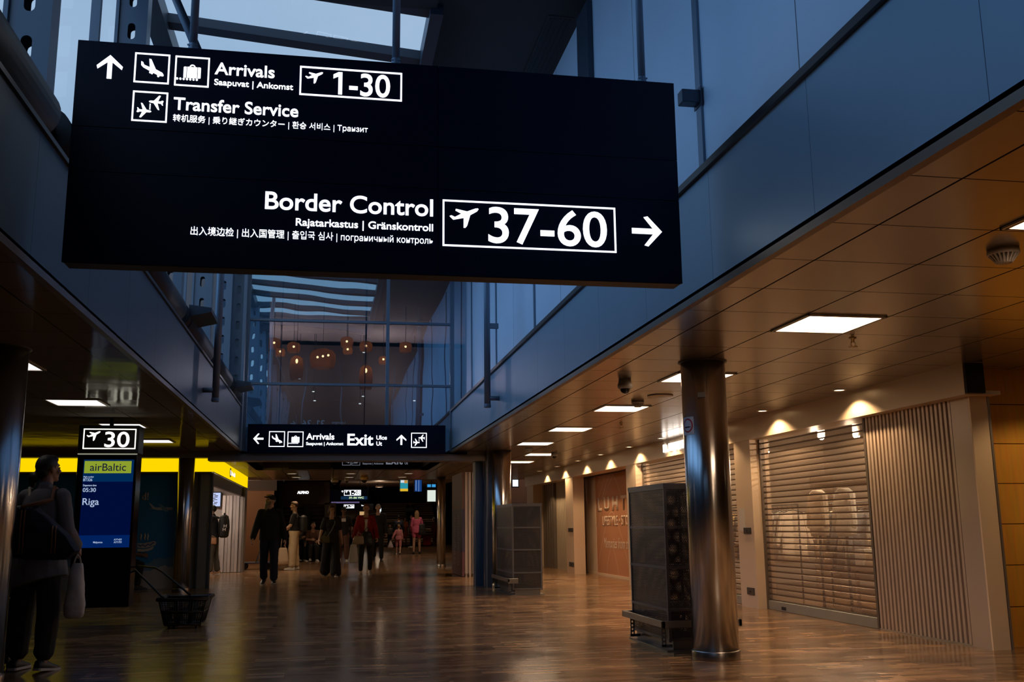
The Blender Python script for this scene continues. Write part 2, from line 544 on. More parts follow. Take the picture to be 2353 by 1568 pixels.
def icon_loops(kind, r):
    """pictogram inside box r = (u0, v0, u1, v1)"""
    if kind == 'landing':
        n = lambda pts: norm(pts, 503, 890, 105, 432)
        return [place(n(PLANE_DOWN), r)]+[place(n(circ(c, q)), r) for c, q in (((679, 313), 11), ((699, 321), 11), ((770, 348), 12))]
    if kind == 'bag':
        n = lambda pts: norm(pts, 945, 1325, 140, 470)
        arc = [(1138+33*cos(t*pi/8), 258-30*sin(t*pi/8)) for t in range(9)]+[(1138+22*cos(t*pi/8), 258-19*sin(t*pi/8)) for t in range(8, -1, -1)]
        L = [[(1050, 256), (1072, 256), (1072, 376), (1046, 376), (1042, 370), (1042, 263)], [(1080, 256), (1190, 256), (1190, 376), (1080, 376)],
             [(1198, 256), (1224, 256), (1231, 263), (1231, 370), (1226, 376), (1198, 376)], arc]
        return [place(n(l), r) for l in L]+[place(n(circ((975+36*i, 392), 12)), r) for i in range(7)]
    if kind == 'transfer':
        n = lambda pts: norm(pts, 485, 870, 525, 845)
        c = (680, 683)
        return [place(n(PLANE_TOP), r), place(n([(2*c[0]-x, 2*c[1]-y) for x, y in PLANE_TOP]), r)]+[place(n(circ((679, y), 7, 8)), r) for y in (660, 676, 692, 708)]
    if kind == 'up':
        return [place(N_UP, r)]


def pictogram(pl, loops, m, parent, name='pictogram', h=0.004):
    bm = NB(); poly_icon(bm, pl, loops, h)
    o = obj(name, bm, m); attach(o, parent)
    return o


def rect_px(pl, px0, py0, px1, py1):
    a, b = pl.uv(px0, py1), pl.uv(px1, py0)
    return (a[0], a[1], b[0], b[1])


def rect4(pl, tl, tr, br, bl):
    q = [pl.uv(*p) for p in (tl, tr, br, bl)]
    return ((q[0][0]+q[3][0])/2, (q[2][1]+q[3][1])/2, (q[1][0]+q[2][0])/2, (q[0][1]+q[1][1])/2)

# ------------------------------------------------------------------ the hall: dimensions
XL, XR = -1.63, 2.297           # edges of the low ceilings either side of the tall middle
CZ = 2.54                       # low ceiling
FT = 3.355                      # top of the fascia bands
YE = 18.9                       # glazed end wall of the tall middle
Y0 = -7.0                       # far end of the hall behind the photographer
XS = 5.64                       # shop soffit face
ROOFZ = lambda x: 6.65+0.08*(1.02-x)

m_floor = floor_mat()
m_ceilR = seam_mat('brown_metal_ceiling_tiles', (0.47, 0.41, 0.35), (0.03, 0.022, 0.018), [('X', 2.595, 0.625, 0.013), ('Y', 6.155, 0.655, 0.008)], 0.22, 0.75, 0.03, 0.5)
m_ceilL = seam_mat('shaded_metal_ceiling_tiles', (0.27, 0.24, 0.21), (0.03, 0.022, 0.018), [('X', -2.513, 0.585, 0.013), ('Y', 6.155, 0.655, 0.007)], 0.15, 0.75, 0.03, 1.6)  # same tiles as the shop side, colour darkened to stand for shade
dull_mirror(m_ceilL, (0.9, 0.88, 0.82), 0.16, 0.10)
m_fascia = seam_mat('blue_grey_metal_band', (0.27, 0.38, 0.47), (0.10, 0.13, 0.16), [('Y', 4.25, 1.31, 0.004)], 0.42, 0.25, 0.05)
m_fasciaL = seam_mat('shaded_metal_band', (0.085, 0.105, 0.135), (0.04, 0.05, 0.06), [('Y', 4.25, 1.31, 0.004)], 0.42, 0.25, 0.05)  # same paint as the shop side band, with shade put into its colour
m_white = seam_mat('pale_wall_panels', (0.74, 0.82, 0.92), (0.14, 0.15, 0.17), [('Y', 4.87, 1.5, 0.010)], 0.5, 0.0, 0.03)
m_trim = mat('dark_bronze_trim', (0.045, 0.04, 0.04), 0.4, 0.5)
m_steel = mat('painted_grey_steel', (0.20, 0.25, 0.31), 0.45, 0.3)
m_steel_dk = mat('dark_painted_steel', (0.06, 0.075, 0.10), 0.45, 0.3)
m_chrome = mat('polished_steel_column', (0.60, 0.58, 0.56), 0.2, 1.0)
_nt = m_chrome.node_tree; _b = _nt.nodes['Principled BSDF']; _tg = _nt.nodes.new('ShaderNodeTangent'); _tg.direction_type = 'RADIAL'; _tg.axis = 'Z'
_nt.links.new(_tg.outputs[0], _b.inputs['Tangent']); _b.inputs['Anisotropic'].default_value = 0.75; _b.inputs['Anisotropic Rotation'].default_value = 0.25; _b.inputs['Roughness'].default_value = 0.22
m_portal0 = mat('brown_edge_strip', (0.20, 0.14, 0.10), 0.4, 0.3)
m_black = mat('matt_black', (0.008, 0.008, 0.010), 0.6)
m_dark = mat('dark_brown_plaster', (0.05, 0.035, 0.028), 0.8)
m_darkceil = mat('dark_plaster_soffit', (0.055, 0.05, 0.05), 0.9)
m_beige = mat('beige_metal_panel', (0.74, 0.60, 0.46), 0.38, 0.35, noise=0.05, nscale=2)
m_beige2 = mat('beige_painted_frame', (0.70, 0.55, 0.42), 0.42, 0.2)
m_darkfloor = m_floor

# ---- floor and outer walls
bm = NB(); box(bm, (-9, Y0, -0.2), (10, 78, 0.0)); struct('floor', bm, m_floor, 'glossy brown parquet floor of the concourse')
bm = NB(); box(bm, (-9.2, Y0-0.2, 0), (10.2, Y0, 7.2)); struct('wall_back', bm, m_dark)
bm = NB(); box(bm, (-9.2, Y0, 0), (-9.0, 78, CZ+0.06)); struct('wall_left', bm, m_dark)
bm = NB(); box(bm, (10.0, Y0, 0), (10.2, 78, CZ+0.06)); struct('wall_right', bm, m_dark)

# ---- low ceilings
bm = NB(); box(bm, (XR, Y0, CZ), (10.0, 28.9, CZ+0.06)); struct('ceiling', bm, m_ceilR, 'low brown metal tile ceiling over the closed shops')
bm = NB(); box(bm, (-9.0, Y0, CZ), (XL, 30.0, CZ+0.06)); struct('ceiling', bm, m_ceilL, 'low metal tile ceiling over the gate side, shade in its colour')
bm = NB(); box(bm, (XL, 25.1, CZ), (XR, 30.0, CZ+0.06)); box(bm, (XR, 28.9, CZ), (10, 30.0, CZ+0.06)); struct('ceiling', bm, m_ceilR)

# ---- fascia bands along both sides of the tall middle, with their capping trims
bm = NB(); box(bm, (XR, Y0, CZ+0.025), (XR+0.30, YE+0.25, FT)); struct('wall_fascia_right', bm, m_fascia, 'blue grey band above the low ceiling on the shop side')
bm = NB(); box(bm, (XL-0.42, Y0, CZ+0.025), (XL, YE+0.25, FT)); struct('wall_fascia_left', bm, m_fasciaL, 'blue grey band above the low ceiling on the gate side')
bm = NB(); box(bm, (XR-0.03, Y0, FT-0.045), (XR+0.3, YE, FT)); box(bm, (XR-0.012, Y0, FT), (XR+0.3, YE, FT+0.018)); struct('trim_1', bm, m_trim)
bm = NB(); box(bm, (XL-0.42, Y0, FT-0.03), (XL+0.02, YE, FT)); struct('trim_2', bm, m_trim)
bm = NB(); box(bm, (XR-0.012, Y0, CZ-0.014), (XR+0.035, YE+0.2, CZ+0.03)); struct('trim_3', bm, m_portal0)
bm = NB(); box(bm, (XL-0.035, Y0, CZ-0.014), (XL+0.012, YE+0.2, CZ+0.03)); struct('trim_4', bm, m_portal0)

# ---- upper wall on the right, with cover strips
XW = 2.60
bm = NB(); box(bm, (XW, Y0, FT), (XW+0.15, YE+0.1, 7.2)); struct('wall_upper_right', bm, m_white, 'pale panelled upper wall above the shops')
bm = NB()
for y in (3.36, 6.36, 12.32, 15.35, 18.15):
    w = 0.045 if y in (6.36, 3.36) else 0.03
    box(bm, (XW-0.02, y-w, FT+0.018), (XW, y+w, 6.55))
struct('trim_5', bm, m_steel)
bm = NB(); box(bm, (XW-0.06, 9.18, FT+0.018), (XW, 9.62, 6.55)); struct('trim_6', bm, m_steel_dk)

# ---- roof: dark plaster strip on the right, glazed strip on the left
bm = NB(); quad_mesh(bm, [(1.02, Y0, 6.65), (1.02, YE, 6.65), (XW+0.15, YE, 6.60), (XW+0.15, Y0, 6.60)]); quad_mesh(bm, [(1.02, Y0, 7.0), (1.02, YE, 7.0), (XW+0.15, YE, 7.0), (XW+0.15, Y0, 7.0)]); quad_mesh(bm, [(1.02, Y0, 6.65), (1.02, YE, 6.65), (1.02, YE, 7.0), (1.02, Y0, 7.0)])
struct('ceiling', bm, m_darkceil, 'dark plaster ceiling strip beside the skylight')
bm = NB(); box(bm, (-2.25, Y0, 6.60), (1.02, 9.74, 7.1)); struct('ceiling', bm, m_darkceil, 'dark plaster ceiling before the skylight')
m_pane = glass_mat('skylight_glass', (0.93, 0.96, 1.0), 0.06)
XG = -2.10
k0 = -14
sk = wthing('skylight_window', 'long sloping skylight of glass panes between dark steel bars', 'window', (-0.5, 6, 6.7)); sk['kind'] = 'structure'; del sk['category']
bm = NB()
for k in range(0, 8):
    y = 9.83+1.17*k
    if y > YE: continue
    for (x0, x1) in ((XG, 1.02),):
        z0, z1 = ROOFZ(x0), ROOFZ(x1)
        v = []
        for yy in (y-0.095, y+0.095):
            for (x, z) in ((x0, z0), (x1, z1)):
                for dz in (-0.05, 0.06): v.append(bm.verts.new((x, yy, z+dz)))
        for f in ((0, 1, 3, 2), (4, 6, 7, 5), (0, 2, 6, 4), (1, 5, 7, 3), (0, 4, 5, 1), (2, 3, 7, 6)): bm.faces.new([v[i] for i in f])
box(bm, (XG-0.06, 9.7, ROOFZ(XG)-0.16), (XG+0.16, YE, ROOFZ(XG)+0.06)); box(bm, (0.95, 9.7, 6.53), (1.09, YE, 6.75))
struct('window_frame', bm, m_steel_dk, parent=sk)
bm = NB(); quad_mesh(bm, [(XG, 9.74, ROOFZ(XG)), (XG, YE, ROOFZ(XG)), (1.02, YE, ROOFZ(1.02)), (1.02, 9.74, ROOFZ(1.02))]); struct('window_pane', bm, m_pane, parent=sk)

# ---- glazed left wall of the tall middle: panes, slotted steel posts
cw = wthing('window_1', 'tall glazed side wall between slotted steel posts', 'window', (XG-0.05, 6, FT)); cw['kind'] = 'structure'; del cw['category']
bm = NB(); quad_mesh(bm, [(XG-0.10, Y0, FT), (XG-0.10, YE, FT), (XG-0.10, YE, ROOFZ(XG)), (XG-0.10, Y0, ROOFZ(XG))]); struct('window_pane', bm, m_pane, parent=cw)
bm = NB()
for k in range(-5, 6):
    y = 6.45+3.0*k
    for dy in (2.35,):
        if y+dy < YE: box(bm, (XG-0.13, y+dy-0.03, FT), (XG-0.05, y+dy+0.03, ROOFZ(XG)-0.1))
for z in (FT+0.03,):
    box(bm, (XG-0.14, Y0, z-0.04), (XG-0.04, YE, z+0.04))
struct('window_frame', bm, m_steel, parent=cw)


def slotted_plate(bm, y, x0, x1, z0, z1, pitch=0.34, sw=0.07, sh=0.17):
    """web with a column of round-ended slots, made of strips round each slot"""
    t = 0.012; xc = (x0+x1)/2; z = z0
    n = 6
    while z < z1-0.05:
        zt = min(z+pitch, z1)
        zc = (z+zt)/2
        hole = [(xc+sw/2*cos(a), zc+(sh-sw)/2*sg+sw/2*sin(a)) for sg, a in [(1, pi*i/n) for i in range(n+1)]+[(-1, pi+pi*i/n) for i in range(n+1)]]
        # ring between the rectangle and the hole
        outer = []
        for (hx, hz) in hole:
            dx, dz = hx-xc, hz-zc
            s = min(((x1-x0)/2)/abs(dx) if abs(dx) > 1e-6 else 1e9, ((zt-z)/2)/abs(dz) if abs(dz) > 1e-6 else 1e9)
            outer.append((xc+dx*s, zc+dz*s))
        for yy in (y-t/2, y+t/2):
            a = [bm.verts.new((p[0], yy, p[1])) for p in hole]; b = [bm.verts.new((p[0], yy, p[1])) for p in outer]
            k = len(hole)
            for i in range(k):
                j = (i+1) % k
                bm.faces.new((a[i], a[j], b[j], b[i]))
            # rectangle corners
            cs = [(x1, zt), (x0, zt), (x0, z), (x1, z)]
            for (cx, cz) in cs:
                # the two outer points either side of the corner
                best = None
                for i in range(k):
                    j = (i+1) % k
                    p, q = outer[i], outer[j]
                    on = lambda p: (abs(p[0]-cx) < 1e-4, abs(p[1]-cz) < 1e-4)
                    if (on(p)[0] and on(q)[1]) or (on(p)[1] and on(q)[0]): best = (i, j)
                if best:
                    c = bm.verts.new((cx, yy, cz)); bm.faces.new((b[best[0]], b[best[1]], c))
        z = zt


for k in range(-4, 5):
    y = 6.45+3.0*k
    if y > YE-0.2: y = 18.3
    bm = NB()
    for dy in (-0.07, 0.07):
        slotted_plate(bm, y+dy, XG-0.02, XG+0.22, FT, ROOFZ(XG)-0.1)
    box(bm, (XG-0.05, y-0.10, FT), (XG-0.02, y+0.10, 6.8)); box(bm, (XG+0.22, y-0.09, FT), (XG+0.245, y+0.09, 6.8))
    struct('window_post', bm, m_steel, parent=cw)
# dark slotted corner post beside the glazed end wall
bm = NB(); slotted_plate(bm, 18.72, -1.86, -1.66, FT, 6.7); box(bm, (-2.1, 18.74, FT), (-1.6, 18.9, 6.7)); box(bm, (-1.655, 18.5, CZ), (-1.60, 18.76, 6.7)); struct('trim_7', bm, m_steel)

# ---- glazed end wall of the tall middle and the dim lounge behind it
m_endglass = glass_mat('coated_glass', (0.42, 0.54, 0.70), 0.48, 0.01, 0.25, (0.55, 0.85, 1.0))
ew = wthing('window_2', 'glazed end wall with reflections and orange pendant lamps behind', 'window', (0.33, YE, CZ)); ew['kind'] = 'structure'; del ew['category']
bm = NB(); quad_mesh(bm, [(-1.62, YE, CZ-0.05), (2.60, YE, CZ-0.05), (2.60, YE, 6.7), (-1.62, YE, 6.7)]); struct('window_pane', bm, m_endglass, parent=ew)
bm = NB()
for x, w in ((-1.60, 0.045), (1.05, 0.03), (2.305, 0.04)): box(bm, (x-w, YE-0.05, CZ), (x+w, YE+0.04, 6.68))
for z in (3.81, 5.04, 6.27): box(bm, (-1.60, YE-0.045, z-0.022), (2.31, YE+0.035, z+0.022))
struct('window_frame', bm, m_steel, parent=ew)
m_lounge = mat('dim_lounge_plaster', (0.30, 0.23, 0.20), 0.85)
bm = NB()
box(bm, (-4.5, YE+0.3, 2.93), (6, 31.5, 3.02)); struct('floor', bm, mat('lounge_floor', (0.06, 0.04, 0.03), 0.5))
bm = NB(); box(bm, (-4.5, YE+0.3, 6.75), (6, 31.5, 6.9)); struct('ceiling', bm, m_lounge)
bm = NB(); box(bm, (-4.6, 31.5, 2.6), (6.1, 31.7, 6.9)); struct('wall_lounge', bm, m_lounge)
bm = NB(); box(bm, (-4.6, 24.0, 2.6), (-4.5, 31.5, 6.9)); box(bm, (-4.6, YE+0.1, 2.6), (-4.5, 24.0, 3.4)); box(bm, (-4.5, YE+0.1, FT), (XL-0.0, YE+0.25, 6.9)); struct('wall_lounge_left', bm, m_lounge)
bm = NB(); box(bm, (6.0, YE+0.1, 2.6), (6.1, 31.5, 6.9)); box(bm, (XW, YE+0.1, FT), (6.0, YE+0.25, 6.9)); struct('wall_lounge_right', bm, m_lounge)

bm = NB(); box(bm, (-4.5, 24.0, 3.02), (-1.52, 24.1, 6.75)); struct('wall_lounge_reflector', bm, mat('blue_haze_panel', (0.42, 0.55, 0.62), 0.6))  # pale panel added to catch daylight as blue haze in the left panes

# ---- portal under the glazed end wall
m_portal = mat('brown_grey_portal_beam', (0.22, 0.19, 0.17), 0.4, 0.4)
bm = NB(); box(bm, (-2.2, YE-0.12, 2.36), (3.17, YE+0.30, 2.455)); box(bm, (-2.2, YE+0.0, 2.455), (3.17, YE+0.30, CZ)); box(bm, (-1.6, YE-0.10, 2.46), (2.3, YE-0.06, 2.485)); struct('wall_portal', bm, m_portal, 'brown grey beam spanning the concourse under the glazed wall')
bm = NB(); box(bm, (-9, YE+0.02, 2.425), (-2.2, YE+0.3, CZ)); struct('wall_portal_left', bm, m_portal)
m_bluepost = mat('blue_painted_post', (0.05, 0.10, 0.17), 0.4, 0.1)
bm = NB(); box(bm, (2.79, YE+0.2, 0), (2.95, YE+0.55, 2.36)); struct('wall_post_blue', bm, m_bluepost, 'dark blue portal post beside the folded doors')
bm = NB(); box(bm, (2.955, YE-0.2, 0), (3.10, YE+0.2, CZ)); struct('wall_post_grey', bm, mat('grey_post', (0.20, 0.20, 0.22), 0.4, 0.4))
bm = NB(); box(bm, (3.10, YE-0.05, 0), (3.22, YE+0.3, CZ)); struct('wall_post_blue', bm, m_bluepost)

# ---- beyond the portal: second tall void, bulkhead, then the distant hall
bm = NB(); box(bm, (XL-0.05, 25.1, CZ+0.06), (XR+0.05, 25.3, 2.93)); struct('wall_bulkhead', bm, m_dark)
bm = NB(); box(bm, (XL-0.15, YE+0.3, CZ), (XL, 25.1, 2.9)); box(bm, (XR, YE+0.3, CZ), (XR+0.15, 25.1, 2.9)); struct('wall_void', bm, m_steel_dk)
FZ = 6.5
bm = NB(); box(bm, (-9, 30.0, CZ), (10, 30.15, FZ)); struct('wall_far_header', bm, m_dark)
bm = NB(); box(bm, (-9, 30.0, FZ), (10, 78, FZ+0.1)); struct('ceiling', bm, m_dark)
bm = NB(); box(bm, (-9.0, 30.0, 0), (-8.9, 78, FZ)); box(bm, (9.9, 30, 0), (10, 78, FZ)); box(bm, (-9, 77.8, 0), (10, 78, FZ)); struct('wall_far', bm, m_dark)
m_wood = mat('pale_wood_slats', (0.52, 0.38, 0.28), 0.5, noise=0.25, nscale=3)
bm = NB()
for i in range(14):
    y = 50+i*0.9
    box(bm, (0.6, y, 3.46+0.012*i), (6.5, y+0.7, 3.54+0.012*i))
struct('ceiling', bm, m_wood, 'pale slatted wood ceiling far down the hall')

# ---- right-hand shops: soffit box, pillars, back wall
bm = NB(); box(bm, (XS, 7.95, 2.25), (XS+0.06, 28.6, CZ)); box(bm, (XS+0.06, 7.95, 2.25), (6.0, 28.6, 2.285))
struct('wall_shop_soffit', bm, m_beige, 'long beige soffit band above the closed shop fronts')
bm = NB(); box(bm, (XS+0.005, 7.92, 2.26), (XS+0.19, 7.955, CZ-0.005)); struct('trim_8', bm, m_black)

# ------------------------------------------------------------------ ceiling fixtures, shop side
WARM = (1.0, 0.69, 0.45)
m_lampR = emit_mat('warm_light_diffuser', WARM, RIGHT_PANEL)
m_lampL = emit_mat('cool_light_diffuser', (1.0, 0.93, 0.90), LEFT_PANEL)
m_lampF = emit_mat('slot_light_diffuser', (1.0, 0.86, 0.66), FAR_PANEL)
m_frame = mat('pale_lamp_frame', (0.75, 0.72, 0.68), 0.3, 0.4)
m_offwhite = mat('off_white_plastic', (0.55, 0.52, 0.48), 0.45)
m_brass = mat('brass', (0.55, 0.42, 0.20), 0.3, 1.0)


def ceiling_light(x0, y0, w, d, m, label, group, proto=[None]):
    t = wthing('ceiling_light', label, 'ceiling light', (x0+w/2, y0+d/2, CZ), group)
    bm = NB(); box(bm, (x0+0.03, y0+0.03, CZ-0.004), (x0+w-0.03, y0+d-0.03, CZ+0.002)); obj('diffuser', bm, m, t)
    bm = NB()
    for a, b in (((x0, y0), (x0+w, y0+0.012)), ((x0, y0+d-0.012), (x0+w, y0+d)), ((x0, y0), (x0+0.012, y0+d)), ((x0+w-0.012, y0), (x0+w, y0+d)),
                 ((x0+0.02, y0+0.02), (x0+w-0.02, y0+0.03)), ((x0+0.02, y0+d-0.03), (x0+w-0.02, y0+d-0.02)), ((x0+0.02, y0+0.02), (x0+0.03, y0+d-0.02)), ((x0+w-0.03, y0+0.02), (x0+w-0.02, y0+d-0.02))):
        box(bm, (a[0], a[1], CZ-0.012), (b[0], b[1], CZ+0.001))
    obj('frame', bm, m_frame, t)
    if m is m_lampR:
        l = bpy.data.lights.new('panel_lamp', 'SPOT'); l.energy = PANEL_W; l.color = WARM; l.spot_size = radians(128); l.spot_blend = 1.0; l.shadow_soft_size = 0.2
        lo = bpy.data.objects.new('panel_lamp', l); COL.objects.link(lo); attach(lo, t); lo.location = (x0+w/2, y0+d/2, CZ-0.03)
    if m is m_lampF:
        l = bpy.data.lights.new('slot_lamp', 'SPOT'); l.energy = 60 if x0 < 0 else 14; l.color = (1.0, 0.70, 0.42); l.spot_size = radians(140); l.spot_blend = 0.8; l.shadow_soft_size = 0.08
        lo = bpy.data.objects.new('slot_lamp', l); COL.objects.link(lo); attach(lo, t); lo.location = (x0+w/2, y0+d/2, CZ-0.03)
    return t


desc = ['square ceiling light at the right edge of the picture beside the smoke detector', 'large square ceiling light in full view above the sprinkler',
        'square ceiling light half hidden behind the big steel column', 'square ceiling light partly covered by a dome camera',
        'square ceiling light just beyond the one with the dome camera', 'square ceiling light beyond, above the hanging stand']
yy = [3.55, 6.155, 8.775, 11.36, 14.0, 16.57]
desc[5] = 'square ceiling light two beyond the dome camera one, nearer the portal'
for d, y in zip(desc, yy): ceiling_light(3.222, y, 0.60, 0.60, m_lampR, d, 'square lights in the brown metal ceiling')
ceiling_light(3.87, 19.15, 0.60, 0.60, m_lampR, 'square ceiling light touching a small dark camera', 'square lights in the brown metal ceiling')
ceiling_light(3.89, 21.5, 0.60, 0.60, m_lampR, 'farthest small square ceiling light on the shop side beside the far steel column', 'square lights in the brown metal ceiling')
for y in (-4.3, -1.7, 0.92): ceiling_light(3.222, y, 0.60, 0.60, m_lampR, 'square ceiling light behind the photographer on the shop side', 'square lights in the brown metal ceiling')
for y, d in ((8.72, 'square white ceiling light cut by the left steel column'), (11.36, 'square white ceiling light in full view on the dark gate side ceiling'), (13.92, 'square white ceiling light just above the gate thirty totem'), (16.42, 'square white ceiling light to the right of the gate thirty totem top')):
    ceiling_light(-3.095, y, 0.585, 0.585, m_lampL, d, 'square lights in the dark gate side ceiling')


def downlight(x, y, label, watts=None):
    t = wthing('downlight', label, 'downlight', (x, y, CZ), 'round downlights along the shop fronts')
    bm = NB(); lathe(bm, [(0.075, CZ+0.001), (0.078, CZ-0.006), (0.058, CZ-0.010), (0.055, CZ+0.001)], (x, y, 0), 20); obj('trim_ring', bm, m_frame, t)
    bm = NB(); lathe(bm, [(0.054, CZ-0.004), (0, CZ-0.004)], (x, y, 0), 20); obj('bulb_face', bm, emit_mat('spot_face', (1.0, 0.72, 0.40), 12.0), t)
    l = bpy.data.lights.new('downlight_lamp', 'SPOT'); l.energy = watts or SPOT_W; l.color = (1.0, 0.65, 0.33); l.spot_size = radians(132); l.spot_blend = 0.35; l.shadow_soft_size = 0.03
    lo = bpy.data.objects.new('downlight_lamp', l); COL.objects.link(lo); attach(lo, t); lo.location = (x, y, CZ-0.02)


names = ['largest round downlight, nearest the fluted panel', 'second round downlight from the fluted panel, by the mesh shutter', 'round downlight hidden behind the big steel column', 'round downlight above the lit shop name on the soffit',
         'round downlight with a glowing reflection past the lit shop name', 'round downlight over the orange poster window', 'round downlight beyond the orange poster, second farthest cluster', 'round downlight near the far end of the soffit', 'farthest round downlight at the end of the soffit']
for x_, d_ in ((6.6, 'added unseen downlight washing the amber wood wall beside the fluted panel'), (8.0, 'added unseen downlight washing the amber wood wall farther along')): downlight(x_, 7.35, d_, 27.0)  # added out of view to brighten the wood wall
for y, d in zip((9.79, 11.75, 13.7, 15.7, 17.53, 19.5, 21.4, 23.45, 25.5), names): downlight(5.43, y, d)

m_lens = mat('dark_dome_lens', (0.01, 0.01, 0.012), 0.05)


def dome_camera(x, y, r, label, drop=0.0, group='dome cameras on the ceilings', mcol=None):
    t = wthing('dome_camera', label, 'security camera', (x, y, CZ), group)
    z = CZ
    bm = NB(); lathe(bm, [(0, z+0.001), (r*0.8, z+0.001), (r*0.85, z-drop*0.3), (r, z-drop*0.35-0.02), (r, z-drop*0.35-r*0.55), (r*0.82, z-drop*0.35-r*0.8), (0, z-drop*0.35-r*0.8)], (x, y, 0), 24); obj('housing', bm, mcol or m_offwhite, t)
    bm = NB(); q = r*0.66; zb = z-drop*0.35-r*0.78
    lathe(bm, [(q*cos(a), zb-q*1.05*sin(a)) for a in [i*pi/12 for i in range(7)]], (x, y, 0), 20); obj('lens_dome', bm, m_lens, t)


dome_camera(2.86, 9.3, 0.075, 'dome camera with black lens on the ceiling left of the big column', 0.10)
dome_camera(4.35, 19.0, 0.07, 'small dark dome camera touching the far square ceiling light', 0.05)


def smoke_detector(x, y, r, label):
    t = wthing('smoke_detector', label, 'smoke detector', (x, y, CZ), 'round detectors on the ceiling')
    bm = NB(); lathe(bm, [(0, CZ+0.001), (r*0.95, CZ+0.001), (r, CZ-0.02), (r*0.96, CZ-0.03), (r*0.9, CZ-0.032)], (x, y, 0), 28); obj('base', bm, m_offwhite, t)
    bm = NB()
    lathe(bm, [(r*0.55, CZ-0.03), (r*0.5, CZ-0.072), (0, CZ-0.075)], (x, y, 0), 24)
    for i in range(20):
        a = 2*pi*i/20
        Rm = Matrix.Translation((x, y, 0)) @ Matrix.Rotation(a, 4, 'Z')
        pts = [(r*0.92, -0.004, CZ-0.03), (r*0.92, 0.004, CZ-0.03), (r*0.5, 0.003, CZ-0.074), (r*0.5, -0.003, CZ-0.074), (r*0.5, -0.003, CZ-0.035), (r*0.5, 0.003, CZ-0.035)]
        v = [bm.verts.new(Rm @ Vector(p)) for p in pts]
        for f in ((0, 1, 2, 3), (0, 3, 4), (1, 5, 2), (0, 4, 5, 1)): bm.faces.new([v[k] for k in f])
    obj('vent_fins', bm, m_offwhite, t)


smoke_detector(3.50, 4.50, 0.082, 'white finned smoke detector beside the cut off ceiling light at right')
smoke_detector(3.515, 10.95, 0.075, 'shallow white detector in front of a lit square ceiling light')
smoke_detector(3.62, 17.9, 0.075, 'small pale detector between the two far square ceiling lights')
bm = NB(); lathe(bm, [(0, CZ+0.001), (0.14, CZ+0.001), (0.145, CZ-0.008), (0.13, CZ-0.012), (0, CZ-0.012)], (3.62, 10.45, 0), 28)
tag(obj('speaker_grille', bm, mat('brown_grille', (0.40, 0.34, 0.28), 0.4, 0.6)), 'flat round brown ceiling speaker next to the big column', 'ceiling speaker')


def sprinkler(x, y, label):
    t = wthing('sprinkler', label, 'sprinkler', (x, y, CZ), 'sprinkler heads')
    bm = NB(); lathe(bm, [(0, CZ+0.001), (0.03, CZ+0.001), (0.03, CZ-0.006), (0.014, CZ-0.012), (0.012, CZ-0.035), (0, CZ-0.035)], (x, y, 0), 14); obj('escutcheon', bm, m_brass, t)
    bm = NB(); path_tube(bm, [(x-0.012, y, CZ-0.03), (x-0.02, y, CZ-0.05), (x-0.006, y, CZ-0.07)], 0.004, 6); path_tube(bm, [(x+0.012, y, CZ-0.03), (x+0.02, y, CZ-0.05), (x+0.006, y, CZ-0.07)], 0.004, 6)
    lathe(bm, [(0, CZ-0.068), (0.034, CZ-0.070), (0.034, CZ-0.073), (0, CZ-0.075)], (x, y, 0), 16); obj('deflector', bm, m_brass, t)


sprinkler(4.0, 6.95, 'brass sprinkler head hanging just below the large square light')
sprinkler(4.05, 13.4, 'small brass sprinkler head near the lit shop name')

# ------------------------------------------------------------------ steel columns


def column(x, y, r, label, stickers=False):
    t = wthing('steel_column', label, 'column', (x, y, 0), 'polished round steel columns'); t['kind'] = 'thing'
    bm = NB(); lathe(bm, [(0, 0.075), (r, 0.075), (r, CZ), (0, CZ)], (x, y, 0), 64); obj('shaft', bm, m_chrome, t)
    bm = NB(); lathe(bm, [(r+0.006, 0), (r+0.008, 0.07), (r+0.003, 0.078), (0, 0.078), (0, 0)], (x, y, 0), 64); obj('base_ring', bm, mat('brushed_steel', (0.45, 0.42, 0.40), 0.28, 1.0), t)
    bm = NB(); lathe(bm, [(r+0.02, CZ+0.001), (r+0.02, CZ-0.008), (r, CZ-0.01)], (x, y, 0), 64); obj('ceiling_collar', bm, m_trim, t)
    return t


c1 = column(3.245, 8.2, 0.195, 'large polished steel column standing beside the dark mesh stand')
column(3.2, 18.5, 0.185, 'steel column behind the farther mesh stand')
column(-2.565, 8.2, 0.205, 'steel column at the left picture edge behind the woman in grey')
column(-2.62, 19.2, 0.145, 'slim steel column in front of the blue mural')
column(3.18, 28.6, 0.125, 'distant steel column beside the purple poster door, streaked yellow')
# stickers on the big column (no smoking sign, small notice)


def curved_patch(bm, c, r, a0, a1, z0, z1, n=10, mi=0):
    g = [[bm.verts.new((c[0]+r*cos(a0+(a1-a0)*i/n), c[1]+r*sin(a0+(a1-a0)*i/n), z)) for i in range(n+1)] for z in (z0, z1)]
    for i in range(n):
        f = bm.faces.new((g[0][i], g[0][i+1], g[1][i+1], g[1][i])); f.material_index = mi


def curved_ring(bm, c, r, ac, zc, R, w, a0=0, a1=2*pi, n=28, mi=0):
    pt = lambda q, t: (c[0]+r*cos(ac+q*cos(t)/r), c[1]+r*sin(ac+q*cos(t)/r), zc+q*sin(t))
    vs = [(bm.verts.new(pt(R-w, a0+(a1-a0)*i/n)), bm.verts.new(pt(R, a0+(a1-a0)*i/n))) for i in range(n+1)]
    for i in range(n):
        f = bm.faces.new((vs[i][0], vs[i+1][0], vs[i+1][1], vs[i][1])); f.material_index = mi


